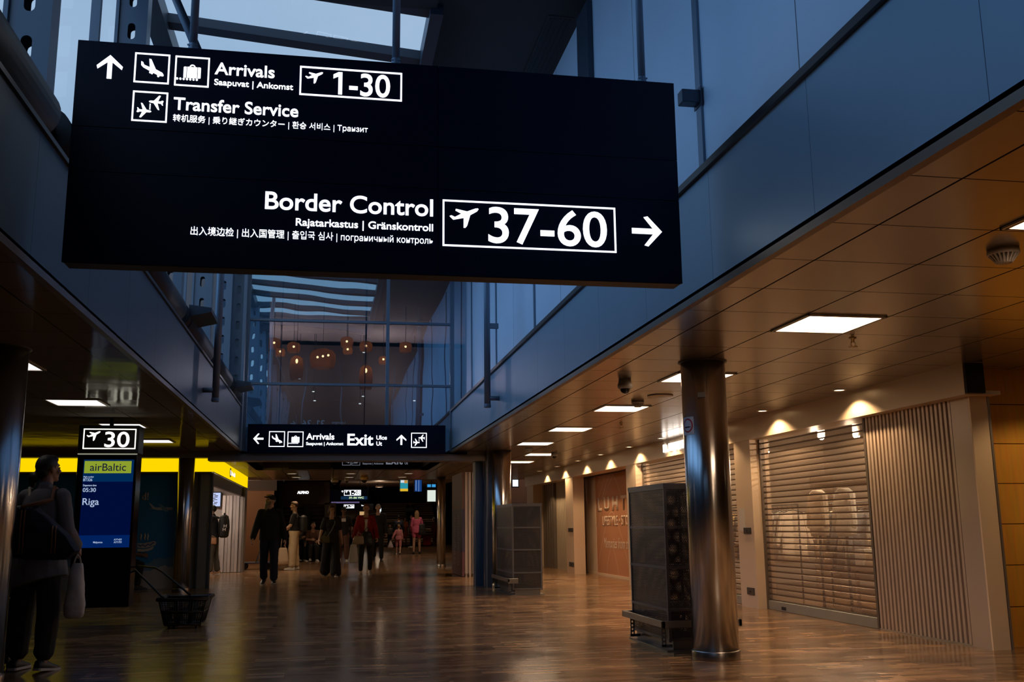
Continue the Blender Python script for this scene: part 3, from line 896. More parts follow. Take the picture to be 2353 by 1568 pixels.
cc = (3.245, 8.2)
aL = radians(180+18)
bm = NB(); curved_patch(bm, cc, 0.1965, aL-0.36, aL+0.36, 1.885, 2.04); st = obj('no_smoking_sticker', bm, mat('sticker_white', (0.72, 0.72, 0.70), 0.5)); attach(st, c1)
bm = NB(); curved_ring(bm, cc, 0.1975, aL, 1.965, 0.062, 0.013)
for s in (-1,):
    pts = []
    for q, w in ((-0.055, 0.006), (0.055, 0.006)):
        for dz in (-w, w): pts.append((cc[0]+0.1975*cos(aL+(q*0.707-dz*0.7)/0.1975*-1), cc[1]+0.1975*sin(aL+(q*0.707-dz*0.7)/0.1975*-1), 1.965+q*0.707+dz*0.7))
    bm.faces.new([bm.verts.new(pts[i]) for i in (0, 1, 3, 2)])
o = obj('red_ban_ring', bm, mat('sign_red', (0.55, 0.03, 0.03), 0.5)); o.parent = st
bm = NB(); curved_patch(bm, cc, 0.197, aL-0.22, aL+0.12, 1.945, 1.957); curved_patch(bm, cc, 0.197, aL+0.14, aL+0.18, 1.945, 1.957); o = obj('cigarette_print', bm, m_black); o.parent = st
aN = radians(180+62)
bm = NB(); curved_patch(bm, cc, 0.1965, aN-0.16, aN+0.16, 2.20, 2.245); st2 = obj('notice_sticker', bm, mat('faded_sticker', (0.28, 0.29, 0.30), 0.5)); attach(st2, c1)

# ------------------------------------------------------------------ closed shops on the right
# pillars
bm = NB(); box(bm, (5.65, 12.70, 0), (5.92, 13.24, 2.25)); struct('wall_pillar', bm, m_beige2, 'beige pillar between the two mesh shutters')
bm = NB(); box(bm, (5.65, 17.88, 0), (5.92, 18.50, 2.25)); struct('wall_pillar', bm, m_beige2)
bm = NB(); box(bm, (5.65, 22.80, 0), (5.92, 23.55, 2.25)); struct('wall_pillar', bm, m_beige2)
bm = NB(); box(bm, (5.68, 27.6, 0), (6.0, 28.5, 2.25)); struct('wall_pillar', bm, m_beige2)
bm = NB(); box(bm, (6.14, 22.60, 0), (6.20, 23.6, 2.25)); box(bm, (6.14, 18.45, 0), (6.2, 18.5, 2.25)); struct('wall_reveal', bm, m_beige2)
# shop room behind the shutters
bm = NB(); box(bm, (9.6, 8.4, 0), (9.7, 18.2, 2.6)); struct('wall_shop', bm, mat('shop_wall', (0.55, 0.45, 0.36), 0.7))
bm = NB(); box(bm, (5.95, 8.42, 0), (9.7, 8.47, 2.54)); box(bm, (5.93, 18.1, 0), (9.7, 18.15, 2.54)); struct('wall_shop_side', bm, MATS['shop_wall'])
bm = NB(); box(bm, (6.2, 18.2, 0), (6.3, 28.6, 2.54)); struct('wall_shop_front', bm, m_beige)

# end slab with fluted face
m_flute = mat('fluted_beige_grey_panel', (0.56, 0.45, 0.37), 0.32, 0.3)
t = wthing('fluted_panel', 'tall vertically fluted grey beige panel closing the shop corner', 'wall panel', (5.85, 9.0, 0))
bm = NB(); box(bm, (5.815, 8.37, 0), (5.86, 9.95, 2.25))
n = 22; per = (9.93-8.37)/n
for i in range(n):
    y = 8.37+per*i
    w0, w1 = y+0.012, y+per-0.010
    vs = [(5.815, w0+0.002), (5.778, w0+0.006), (5.778, w1-0.006), (5.815, w1-0.002)]
    loft(bm, [[(x, yy, 0.015) for x, yy in vs], [(x, yy, 2.25) for x, yy in vs]], smooth=False)
obj('fluted_face', bm, m_flute, t)
bm = NB(); box(bm, (5.772, 8.10, 0), (5.86, 8.37, 2.25)); obj('flat_edge', bm, m_flute, t)
bm = NB(); box(bm, (5.772, 8.08, 0), (5.945, 8.10, 2.262)); obj('end_panel', bm, mat('cream_end_panel', (0.86, 0.68, 0.48), 0.45), t)
bm = NB(); box(bm, (5.952, 8.075, 0), (5.972, 8.12, 2.30)); box(bm, (5.80, 8.075, 2.275), (5.972, 8.12, 2.30)); obj('end_trim', bm, mat('grey_metal_edge', (0.42, 0.37, 0.32), 0.35, 0.6), t)
bm = NB(); box(bm, (5.776, 8.37, 0), (5.80, 9.95, 0.016)); obj('bottom_rail', bm, MATS['grey_metal_edge'], t)

# wood panelled wall facing the hall at the right edge
mw = seam_mat('amber_wood_panels', (0.95, 0.47, 0.07), (0.10, 0.04, 0.01), [('Z', 0.346, 0.372, 0.008)], 0.35, 0.0, 0.0)
nt = mw.node_tree; b = nt.nodes['Principled BSDF']
g = nt.nodes.new('ShaderNodeNewGeometry'); mp = nt.nodes.new('ShaderNodeMapping'); mp.inputs['Scale'].default_value = (9, 1, 0.9)
nz = nt.nodes.new('ShaderNodeTexNoise'); nz.inputs['Scale'].default_value = 3; nz.inputs['Detail'].default_value = 6
nt.links.new(g.outputs['Position'], mp.inputs['Vector']); nt.links.new(mp.outputs['Vector'], nz.inputs['Vector'])
old = b.inputs['Base Color'].links[0].from_socket
mu = nt.nodes.new('ShaderNodeMix'); mu.data_type = 'RGBA'; mu.blend_type = 'MULTIPLY'; mu.inputs[0].default_value = 0.4
nt.links.new(old, mu.inputs[6]); nt.links.new(nz.outputs['Color'], mu.inputs[7]); nt.links.new(mu.outputs[2], b.inputs['Base Color'])
bm = NB(); box(bm, (5.98, 8.30, 0), (10.0, 8.40, CZ)); struct('wall_wood', bm, mw, 'amber wood panel wall with horizontal joints at the right edge')

# rolling shutters of perforated slats
m_perf = perforated_mat('perforated_shutter_slat', (0.58, 0.45, 0.37), 'Y', 0.0125, 0.0050, 0.35, 0.5)
m_hinge = mat('shutter_hinge_bar', (0.24, 0.18, 0.14), 0.4, 0.5)


def shutter(y0, y1, x, label, z1=2.25, pitch=0.074):
    t = wthing('roller_shutter', label, 'roller shutter', (x, (y0+y1)/2, 0), 'perforated metal roller shutters')
    bm = NB(); bh = NB(); z = 0.115
    while z < z1:
        zt = min(z+pitch, z1)
        prof = [(0.0, z+0.018), (-0.010, z+0.026), (-0.012, z+0.045), (-0.010, z+pitch-0.008), (0.0, z+pitch)]
        prof = [(a, min(h, z1)) for a, h in prof]
        for (a, h), (a2, h2) in zip(prof, prof[1:]):
            if h2 - h < 1e-4: continue
            quad_mesh(bm, [(x+a, y0, h), (x+a, y1, h), (x+a2, y1, h2), (x+a2, y0, h2)])
        quad_mesh(bh, [(x+0.004, y0, z), (x+0.004, y1, z), (x, y1, min(z+0.018, z1)), (x, y0, min(z+0.018, z1))])
        quad_mesh(bh, [(x+0.004, y0, z), (x+0.004, y1, z), (x, y1, z-0.002), (x, y0, z-0.002)])
        z = zt
    obj('slat_curtain', bm, m_perf, t); obj('hinge_bars', bh, m_hinge, t)
    bm = NB(); box(bm, (x-0.03, y0, 0.0), (x+0.03, y1, 0.115)); obj('bottom_rail', bm, mat('grey_green_rail', (0.33, 0.32, 0.28), 0.4, 0.4), t, bev=0.006)
    for ya in (y0-0.04, y1):
        bm = NB(); box(bm, (x-0.035, ya, 0), (x+0.035, ya+0.04, z1)); obj('guide_rail', bm, mat('dark_guide_rail', (0.16, 0.13, 0.11), 0.4, 0.5), t)
    return t


sh = shutter(9.97, 12.66, 5.81, 'perforated roller shutter with lit clothes shop showing through')
bm = NB(); box(bm, (5.775, 12.15, 0.02), (5.785, 12.27, 0.06)); attach(obj('lock_plate', bm, m_black), sh)
shutter(13.28, 17.84, 5.81, 'perforated roller shutter behind the big steel column')
bm = NB()
t = wthing('closed_shop_door', 'pale vertically lined shop door at the far end of the shop row', 'shop door', (6.0, 25.5, 0))
box(bm, (6.02, 23.6, 0), (6.08, 26.1, 2.25)); y = 23.6
while y < 26.05: box(bm, (6.005, y, 0), (6.02, y+0.10, 2.25)); y += 0.12
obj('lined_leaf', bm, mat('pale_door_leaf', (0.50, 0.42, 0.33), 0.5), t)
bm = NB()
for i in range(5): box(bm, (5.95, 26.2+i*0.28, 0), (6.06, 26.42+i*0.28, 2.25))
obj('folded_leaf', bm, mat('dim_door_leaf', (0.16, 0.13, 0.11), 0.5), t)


def wall_box(px0, py0, px1, py1, label, name='switch_plate', knob=True):
    pl = Plane('X', 5.65); u0, v0, u1, v1 = rect_px(pl, px0, py0, px1, py1)
    t = wthing(name, label, 'switch', (5.65, -(u0+u1)/2, v0), 'small square fittings on the beige pillars')
    bm = NB(); box(bm, (5.635, -u1, v0), (5.652, -u0, v1)); obj('plate', bm, mat('dark_switch_plate', (0.05, 0.045, 0.045), 0.4), t, bev=0.003)
    bm = NB(); c = ((u0+u1)/2, (v0+v1)/2)
    box(bm, (5.628, -c[0]-0.012, c[1]-0.016), (5.636, -c[0]+0.012, c[1]+0.008)); obj('knob', bm, mat('switch_knob', (0.35, 0.33, 0.3) if knob else (0.02, 0.02, 0.02), 0.4), t)


wall_box(1711, 1213, 1726, 1227, 'dark key switch halfway up the beige pillar by the lit shutter', knob=False)
wall_box(1719, 1352, 1734, 1366, 'dark socket near the floor on the beige pillar by the lit shutter')
wall_box(1307, 1214, 1317, 1223, 'dark key switch halfway up the beige pillar left of the poster')
wall_box(1309, 1293, 1319, 1302, 'dark socket near the floor on the beige pillar left of the poster', knob=False)
bm = NB(); box(bm, (5.646, 12.98, 1.02), (5.652, 13.17, 1.33)); tag(obj('paper_notice', bm, mat('taped_paper', (0.60, 0.55, 0.50), 0.7)), 'pale paper notice taped to the beige pillar beside the column', 'paper notice')

# poster window
m_poster = mat('terracotta_poster', (0.42, 0.185, 0.095), 0.6)
pt = wthing('poster_window', 'terracotta shop window poster with contour lines and white lettering', 'poster', (6.16, 20.6, 0))
bm = NB(); box(bm, (6.15, 18.5, 0.05), (6.19, 23.38, 2.25)); obj('poster', bm, m_poster, pt)
bm = NB(); box(bm, (6.13, 18.5, 0), (6.19, 23.38, 0.05)); obj('sill', bm, m_beige2, pt)
m_line = mat('poster_cream_print', (0.62, 0.47, 0.38), 0.6)
bm = NB()


def contour(f, n=30, w=0.006):
    pts = [f(i/n) for i in range(n+1)]
    for (y0, z0), (y1, z1) in zip(pts, pts[1:]):
        d = Vector((y1-y0, z1-z0)); 
        if d.length < 1e-6: continue
        d.normalize(); nx = Vector((-d.y, d.x))*w
        v = [bm.verts.new((6.147, y0+nx.x, z0+nx.y)), bm.verts.new((6.147, y1+nx.x, z1+nx.y)), bm.verts.new((6.147, y1-nx.x, z1-nx.y)), bm.verts.new((6.147, y0-nx.x, z0-nx.y))]
        bm.faces.new(v)


for k in range(6):
    contour(lambda s, k=k: (23.28-k*0.12-0.10*sin(s*5+k)-s*(0.25+0.28*k)*(s*s), 0.06+2.15*s))
for k, (yc, hh, ww) in enumerate(((21.25, 2.18, 1.75), (21.3, 1.35, 1.2), (21.35, 0.62, 0.45))):
    contour(lambda s, yc=yc, hh=hh, ww=ww: (yc+ww*cos(pi*s)*(1-0.45*sin(pi*s)**2), 0.06+hh*sin(pi*s)**1.25), 48)
contour(lambda s: (19.3+0.5*cos(3*s), 0.06+2.15*s)); contour(lambda s: (18.9+0.3*cos(3*s+1), 0.06+2.15*s))
obj('contour_lines', bm, m_line, pt)
pX = Plane('X', 6.147)
lettering(pX, 'L U H T A', (-22.44, 1.43), (-19.45, 1.43), (-22.44, 1.745), m_line, pt, bold=0.05, world=True)
lettering(pX, 'LIFESTYLE • STORE', (-22.06, 1.105), (-19.72, 1.105), (-22.06, 1.32), m_line, pt, bold=0.025, world=True)
lettering(pX, 'Memories from the North', (-22.0, 0.62), (-19.2, 0.62), (-22.0, 0.84), m_line, pt, bold=0.0, world=True, shear=0.35)
# illuminated shop name on the soffit
ns = wthing('shop_name_sign', 'glowing white shop name letters on the beige soffit', 'shop sign', (5.62, 15.4, 2.33))
pS = Plane('X', 5.632)
for i, ch in enumerate('LUHTA'):
    u = -16.17+i*0.285
    lettering(pS, ch, (u, 2.335), (u+0.20, 2.335), (u, 2.462), emit_mat('shop_letter_glow', (1.0, 0.93, 0.86), 5.0), ns, bold=0.06, world=True, h=0.02)

# things in the lit shop, seen through the holes of the shutter
m_shelf = mat('shop_shelf_wood', (0.35, 0.24, 0.15), 0.6)
cols = [(0.62, 0.5, 0.36), (0.10, 0.11, 0.12), (0.45, 0.18, 0.14), (0.70, 0.66, 0.60), (0.20, 0.24, 0.22), (0.55, 0.38, 0.16), (0.30, 0.30, 0.33), (0.66, 0.55, 0.44)]
mc = [mat('garment_cloth_%s' % n, c, 0.9, noise=0.2, nscale=20) for n, c in zip(('sand', 'charcoal', 'rust', 'cream', 'moss', 'ochre', 'grey', 'oat'), cols)]


def shop_spot(x, y, label):
    t = wthing('shop_spotlight', label, 'spotlight', (x, y, 2.5), 'spotlights in the closed clothes shop')
    bm = NB(); lathe(bm, [(0.05, 2.5), (0.05, 2.30), (0.045, 2.30), (0.045, 2.33), (0, 2.33)], (x, y, 0), 14); tube(bm, (x, y, 2.5), (x, y, 2.54), 0.02); obj('can', bm, m_offwhite, t)
    bm = NB(); ball(bm, (x, y, 2.30), 0.042, 12, 8); obj('bulb', bm, emit_mat('shop_bulb', (1.0, 0.80, 0.55), 40), t)
    l = bpy.data.lights.new('shop_lamp', 'POINT'); l.energy = 70; l.color = (1.0, 0.72, 0.46); l.shadow_soft_size = 0.05
    lo = bpy.data.objects.new('shop_lamp', l); COL.objects.link(lo); attach(lo, t); lo.location = (x-0.1, y, 2.22)


shop_spot(6.75, 12.75, 'bright shop spotlight seen through the upper shutter, left one'); shop_spot(7.2, 12.6, 'bright shop spotlight seen through the upper shutter, right one')
shop_spot(7.2, 10.7, 'shop spotlight close to the top of the shutter near the fluted panel'); shop_spot(7.2, 15.5, 'shop spotlight behind the second shutter')


def hanging_garment(m, label, group):
    t = thing('hanging_garment', label, 'garment', (0, 0, 0), 0, group)
    bm = NB()
    ringp = lambda w, d, z: [(d*cos(a), w*sin(a), z) for a in [2*pi*i/14 for i in range(14)]]
    loft(bm, [ringp(0.05, 0.02, 0), ringp(0.19, 0.035, -0.06), ringp(0.21, 0.05, -0.3), ringp(0.20, 0.045, -0.55), ringp(0.23, 0.05, -0.78)]); 
    for s in (-1, 1): capsule(bm, (0, s*0.18, -0.07), (0, s*0.27, -0.5), 0.05, 0.035, 8)
    obj('cloth', bm, m, t)
    bm = NB(); path_tube(bm, [(0, 0.17, -0.03), (0, 0, 0.03), (0, -0.17, -0.03)], 0.006, 6); path_tube(bm, [(0, 0, 0.03), (0, 0, 0.06), (0, 0.02, 0.085), (0, 0, 0.10)], 0.003, 6); obj('hanger', bm, m_trim, t)
    return t


protos = [None]*8
k = 0


def hang(x, y, z, label, group, ci):
    if protos[ci] is None:
        t = protos[ci] = hanging_garment(mc[ci], label, group); t.location = (x, y, z); t.rotation_euler = (0, 0, random.uniform(-0.2, 0.2)+pi/2)
    else:
        t = copy_tree(protos[ci], (x, y, z), random.uniform(-0.2, 0.2)+pi/2, label)
    t['group'] = group
    return t


cname = ['sand', 'charcoal', 'rust', 'cream', 'moss', 'ochre', 'grey', 'oat']
for r, (rx, ya, yb, z) in enumerate(((6.9, 10.5, 11.6, 1.28), (6.9, 11.9, 12.9, 1.28), (8.2, 10.2, 12.2, 1.75), (7.0, 14.2, 16.6, 1.3))):
    where = ('low rack nearest the fluted panel', 'low rack below the bright spotlights', 'high rail at the back of the shop', 'rack behind the second shutter')[r]
    t = wthing('clothes_rack', 'thin metal clothes rail, '+where, 'clothes rack', (rx, (ya+yb)/2, 0), 'clothes rails in the closed shop')
    bm = NB(); path_tube(bm, [(rx, ya-0.1, 0), (rx, ya-0.1, z+0.1), (rx, yb+0.1, z+0.1), (rx, yb+0.1, 0)], 0.014, 8); obj('rail', bm, m_trim, t)
    n = int((yb-ya)/0.17)
    for i in range(n):
        ci = random.randrange(8)
        hang(rx, ya+(yb-ya)*(i+0.5)/n, z, cname[ci]+' garment on the '+where, 'garments on rails in the closed shop', ci)
t = wthing('shop_shelf', 'wooden wall shelf with folded clothes in the closed shop', 'shelf', (9.4, 12, 0))
bm = NB()
for z in (0.5, 0.95, 1.4, 1.85): box(bm, (9.1, 9.4, z), (9.58, 17.8, z+0.03))
obj('boards', bm, m_shelf, t)
bm = NB()
for y in (9.4, 11.5, 13.6, 15.7, 17.77): box(bm, (9.12, y, 0), (9.58, y+0.03, 2.0))
obj('uprights', bm, m_shelf, t)
fold = []
for z, zn in ((0.53, 'lowest'), (0.98, 'second'), (1.43, 'third'), (1.88, 'top')):
    y = 9.6
    while y < 15.2:
        if any(y-0.06 < u_ < y+0.36 for u_ in (11.5, 13.6)): y += 0.1; continue
        if random.random() < 0.75:
            h = random.uniform(0.1, 0.28); ci = random.randrange(8)
            bm = NB(); nl = max(2, int(h/0.05))
            for q in range(nl): box(bm, (9.16+random.uniform(0, 0.03), y+random.uniform(0, 0.02), z+q*h/nl), (9.5, y+0.3+random.uniform(0, 0.02), z+(q+0.9)*h/nl))
            tag(obj('folded_clothes', bm, mc[ci], bev=0.01), cname[ci]+' folded clothes on the '+zn+' shop shelf behind the shutter', 'folded clothes', 'folded clothes on the shop shelves')
        y += 0.42
for i, (x, y, ci) in enumerate(((6.42, 11.65, 3), (6.42, 12.35, 7), (6.35, 10.2, 1))):
    t = wthing('mannequin_torso', ('cream', 'oat', 'charcoal')[i]+' dressed mannequin torso on a stand behind the shutter', 'mannequin', (x, y, 0), 'mannequin torsos in the closed shop')
    rg = lambda w, d, z: [(x+d*cos(a), y+w*sin(a), z) for a in [2*pi*q/16 for q in range(16)]]
    bm = NB(); loft(bm, [rg(0.16, 0.10, 0.95), rg(0.17, 0.12, 1.05), rg(0.13, 0.09, 1.2), rg(0.17, 0.12, 1.38), rg(0.20, 0.085, 1.49), rg(0.11, 0.07, 1.535), rg(0.07, 0.06, 1.55)])
    for s in (-1, 1): capsule(bm, (x, y+s*0.17, 1.46), (x-0.02, y+s*0.24, 1.08), 0.055, 0.04, 8)
    obj('torso', bm, mc[ci], t)
    bm = NB(); tube(bm, (x, y, 0.02), (x, y, 0.96), 0.018); lathe(bm, [(0, 0), (0.16, 0), (0.16, 0.02), (0, 0.03)], (x, y, 0), 20); obj('stand', bm, m_trim, t)
t = wthing('display_table', 'wooden shop table with boxes behind the shutter', 'table', (6.6, 11.0, 0))
bm = NB(); box(bm, (6.25, 10.55, 0.55), (6.8, 11.3, 0.6)); obj('table_top', bm, m_shelf, t)
for sx in (6.28, 6.74):
    for sy in (10.58, 11.24):
        bm = NB(); box(bm, (sx, sy, 0), (sx+0.04, sy+0.04, 0.55)); obj('leg', bm, m_shelf, t)
for i, (y, ci) in enumerate(((10.58, 5), (10.82, 0), (11.06, 3))):
    bm = NB(); box(bm, (6.3, y, 0.6), (6.6, y+0.22, 0.6+0.12+0.04*i)); tag(obj('shoe_box', bm, mc[ci], bev=0.004), ('ochre', 'sand', 'cream')[i]+' box on the shop table behind the shutter', 'box', 'boxes on the shop table')

# ------------------------------------------------------------------ wheeled mesh display stands
m_mesh = perforated_mat('dark_perforated_steel', (0.055, 0.055, 0.065), 'X', 0.016, 0.0038, 0.4, 0.5)
m_meshY = perforated_mat('dark_perforated_steel_side', (0.055, 0.055, 0.065), 'Y', 0.016, 0.0038, 0.4, 0.5)
m_cab = mat('charcoal_cabinet_frame', (0.14, 0.14, 0.15), 0.4, 0.4)


def mesh_stand(x0, x1, y0, y1, label, rail_out=0.10, full=True):
    t = wthing('mesh_display_stand', label, 'display stand', ((x0+x1)/2, (y0+y1)/2, 0), 'closed mesh display stands')
    zs = [0.10, 0.36, 0.73, 1.095, 1.455]; zt = 1.495
    bm = NB()
    for x in (x0, x1-0.025):
        for y in (y0, y1-0.025): box(bm, (x, y, 0.08), (x+0.025, y+0.025, zt))
    for z in zs:
        for y in (y0-0.002, y1-0.02): box(bm, (x0, y, z-0.012), (x1, y+0.022, z+0.012))
        for x in (x0-0.002, x1-0.02): box(bm, (x, y0, z-0.012), (x+0.022, y1, z+0.012))
    obj('frame', bm, m_cab, t)
    bm = NB(); box(bm, (x0-0.005, y0-0.005, 1.46), (x1+0.005, y1+0.005, zt)); obj('top_panel', bm, m_cab, t)
    for za, zb in zip(zs, zs[1:]):
        for y in (y0+0.006, y1-0.006):
            bm = NB(); quad_mesh(bm, [(x0+0.025, y, za), (x1-0.025, y, za), (x1-0.025, y, zb), (x0+0.025, y, zb)]); obj('mesh_panel', bm, m_mesh, t)
        for x in (x0+0.006, x1-0.006):
            bm = NB(); quad_mesh(bm, [(x, y0+0.025, za), (x, y1-0.025, za), (x, y1-0.025, zb), (x, y0+0.025, zb)]); obj('mesh_panel', bm, m_meshY, t)
    for z in zs[:-1]:
        bm = NB(); box(bm, (x0+0.03, y0+0.03, z-0.008), (x1-0.03, y1-0.03, z)); obj('shelf', bm, mat('dark_shelf', (0.045, 0.045, 0.05), 0.5), t)
    bm = NB(); box(bm, (x0+0.04, y0+0.01, 0.012), (x1-0.04, y1-0.01, 0.09)); box(bm, (x0-0.03, y0-0.02, 0), (x1+0.03, y1+0.02, 0.012)); obj('plinth', bm, mat('plinth_steel', (0.22, 0.21, 0.21), 0.35, 0.7), t)
    r = rail_out
    bm = NB(); xa, xb, ya, yb = x0-r, x1+r, y0-r*1.2, y1+r*0.2; h0, h1 = 0.215, 0.275
    for lo, hi in (((xa, ya, h0), (xb, ya+0.03, h1)), ((xa, ya, h0), (xa+0.03, yb, h1)), ((xb-0.03, ya, h0), (xb, yb, h1)), ((xa, yb-0.03, h0), (xb, yb, h1))) if full else (((xa, ya, h0-0.02), (xa+0.17, ya+0.03, h1)), ((xa, ya, h0), (xa+0.03, yb, h1))): box(bm, lo, hi)
    for lo, hi in () and (((xa, ya, h0), (xb, ya+0.03, h1)), ((xa, ya, h0), (xa+0.03, yb, h1)), ((xb-0.03, ya, h0), (xb, yb, h1)), ((xa, yb-0.03, h0), (xb, yb, h1))): box(bm, lo, hi)
    obj('bumper_rail', bm, mat('bumper_steel', (0.30, 0.29, 0.27), 0.3, 0.8), t, bev=0.004)
    for (bx, by) in ((xa+0.03, ya+0.12), (xa+0.03, yb-0.18), (xb-0.075, ya+0.12))[:3 if full else 2]:
        s = 1 if bx < (x0+x1)/2 else -1
        bm = NB()
        # perforated upright strip
        for i in range(5):
            z = 0.045+i*0.036
            box(bm, (bx, by, z), (bx+0.012, by+0.006, z+0.036)); box(bm, (bx+0.030, by, z), (bx+0.042, by+0.006, z+0.036)); box(bm, (bx+0.012, by, z), (bx+0.030, by+0.006, z+0.016))
        box(bm, (bx if s > 0 else bx-0.06, by, 0.035), (bx+0.10 if s > 0 else bx+0.042, by+0.03, 0.06))
        obj('bracket', bm, m_cab, t)
    return t


mesh_stand(3.03, 3.58, 8.76, 9.86, 'dark mesh display stand pushed against the big steel column')
mesh_stand(3.01, 3.515, 16.4, 17.95, 'grey mesh display stand standing farther off by the portal', 0.10, False)

# ------------------------------------------------------------------ services in the tall middle
m_duct = mat('dark_duct', (0.022, 0.024, 0.03), 0.55)
t = wthing('air_duct', 'thick dark round air duct running above the left band', 'air duct', (-1.76, 6, 3.5))
DX, DZ, DR = -1.77, 3.545, 0.160
edges = [-6.5, -3.0, 0.0, 3.0, 5.85, 8.6, 11.2, 14.0, 16.7, 18.6]
bm = NB(); bs = NB()
for a, b in zip(edges, edges[1:]):
    bb = NB()
    tube(bm, (DX, a+0.50, DZ), (DX, b, DZ), DR, n=28); tube(bm, (DX, a, DZ), (DX, a+0.5, DZ), 0.06, n=12)
    path_tube(bb, [(DX, a+0.26+0.24*i/12, DZ) for i in range(13)], [0.125 if i % 2 else 0.155 for i in range(13)], 24)
    obj('bellows', bb, m_duct, t)
    box(bs, (DX-0.02, a+0.7, FT+0.002), (DX+0.02, a+0.74, DZ-DR+0.01))
obj('duct_tube', bm, m_duct, t); obj('support', bs, m_steel_dk, t)

for (y, d) in ((11.55, 'dark wedge shaped uplighter above the left band, nearer one'), (17.5, 'dark wedge shaped uplighter above the left band near the glazed wall')):
    t = wthing('uplighter', d, 'wall lamp', (-1.6, y, 3.55), 'wedge shaped uplighters')
    bm = NB(); y0, y1 = y-0.06, y+0.62
    loft(bm, [[(-1.63, y0, 3.52), (-1.63, y0, 3.66), (-1.38, y0, 3.63), (-1.38, y0, 3.58)], [(-1.63, y1, 3.52), (-1.63, y1, 3.66), (-1.38, y1, 3.63), (-1.38, y1, 3.58)]], smooth=False)
    obj('reflector', bm, m_steel_dk, t)
    bm = NB(); box(bm, (-1.90, y+0.2, 3.635), (-1.62, y+0.3, 3.655)); obj('arm', bm, m_steel_dk, t)


def standing_pipe(x, y, z0, z1, sx, label, brackets):
    t = wthing('drain_pipe', label, 'pipe', (x, y, z0), 'vertical pipes near the glazed wall')
    bm = NB(); tube(bm, (x, y, z0), (x, y, z1), 0.045, n=20); lathe(bm, [(0.047, z0), (0.052, z0+0.02), (0.047, z0+0.05)], (x, y, 0), 20); obj('pipe', bm, m_steel, t)
    for z, xe in brackets:
        bm = NB(); tube(bm, (x, y, z), (xe, y, z), 0.032, n=16); obj('branch', bm, m_steel, t)
    return t


p1 = standing_pipe(2.13, 13.4, 2.74, 6.62, 1, 'grey vertical pipe in front of the right band, with two side branches', ((2.87, XR+0.001),))
bm = NB(); box(bm, (2.14, 13.37, 3.86), (2.29, 13.43, 3.93)); obj('bracket_arm', bm, m_steel, p1)
standing_pipe(-1.475, 13.1, 2.74, 6.85, -1, 'grey vertical pipe in front of the left band, with one side branch', ((2.89, XL-0.001),))

# bracket box on the upper right wall, vent in the dark ceiling strip, sloping brace
t = wthing('wall_bracket', 'dark square bracket box sticking out of the pale upper wall', 'bracket', (2.5, 6.36, 4.15))
bm = NB(); box(bm, (2.44, 6.31, 4.12), (XW-0.02, 6.41, 4.22)); obj('box_arm', bm, m_steel_dk, t, bev=0.008)
bm = NB(); box(bm, (XW-0.026, 6.29, 4.10), (XW-0.019, 6.43, 4.24)); obj('wall_plate', bm, m_steel_dk, t)
t = wthing('air_vent', 'slotted air vent in the dark ceiling strip by the pale wall', 'air vent', (2.35, 10.6, 6.6))
bm = NB()
for i in range(5): box(bm, (2.26+i*0.055, 9.7, 6.595), (2.285+i*0.055, 11.9, 6.615))
obj('slots', bm, m_black, t)
bm = NB(); box(bm, (2.24, 9.66, 6.600), (2.53, 11.94, 6.625)); obj('grille_plate', bm, m_darkceil, t)
a, b_ = P(452, 112, 'Y', 7.2), P(405, 0, 'Y', 8.2)
dirv = (b_-a).normalized()
b_ = a+dirv*((ROOFZ(-1.0)-0.1-a.z)/dirv.z)
a = a-dirv*0.25
t = wthing('roof_brace', 'dark sloping tubular brace rising to the skylight bars', 'brace', tuple(a))
bm = NB(); tube(bm, a, b_, 0.035, n=16); obj('brace_tube', bm, m_steel_dk, t)
bm = NB(); tube(bm, a, (a.x, a.y, 3.90), 0.02, n=10); obj('brace_foot', bm, m_steel_dk, t)

# ------------------------------------------------------------------ hanging signs
m_glow = emit_mat('backlit_white', (0.93, 0.96, 1.0), 1.9)
m_navy = mat('navy_sign_face', (0.0016, 0.0042, 0.020), 0.35, 0.0, spec=0.25)
m_navy_side = mat('dark_sign_edge', (0.035, 0.025, 0.02), 0.5)
SY = 5.6
pl = Plane('Y', SY)
sg = wthing('hanging_sign', 'large navy hanging sign reading Arrivals, Transfer Service and Border Control', 'sign', (0.31, SY+0.07, 2.575), 'navy direction signs')
bm = NB()
xs = (-1.482, 0.60, 2.113); zs = (2.577, 3.04, 3.30, 3.905)
zs = (2.577, P(1000, 434, 'Y', SY).z, P(1000, 337, 'Y', SY).z, 3.902)
for xa, xb in zip(xs, xs[1:]):
    for za, zb in zip(zs, zs[1:]): box(bm, (xa+0.0015, SY, za+0.002), (xb-0.0015, SY+0.02, zb-0.002))
obj('face_panels', bm, m_navy, sg)
bm = NB(); box(bm, (-1.47, SY+0.006, 2.575), (2.10, SY+0.13, 3.895)); obj('casing', bm, m_navy_side, sg)
for x, top in ((0.345, 6.62), (1.93, 6.55), (-0.86, 6.72)):
    bm = NB(); tube(bm, (x, SY+0.09, 3.88), (x, SY+0.09, top), 0.024, n=16); lathe(bm, [(0.027, 3.89), (0.03, 3.93), (0.026, 3.97)], (x, SY+0.09, 0), 16); tube(bm, (x-0.03, SY+0.07, 3.955), (x+0.03, SY+0.07, 3.955), 0.006, n=8)
    obj('hanging_rod', bm, m_steel, sg)
r = rect4(pl, (222.3, 127.2), (282.2, 127.2), (282.2, 180.3), (222.3, 180.3)); u0, v0 = pl.uv(251, 181); u1, v1 = pl.uv(253, 127)
au, bu = pl.uv(222.3, 152)[0], pl.uv(282.2, 158)[0]
pictogram(pl, [place(N_ARROW, (au, v0, bu, v1))], m_glow, sg, 'arrow')
FW = 0.0085
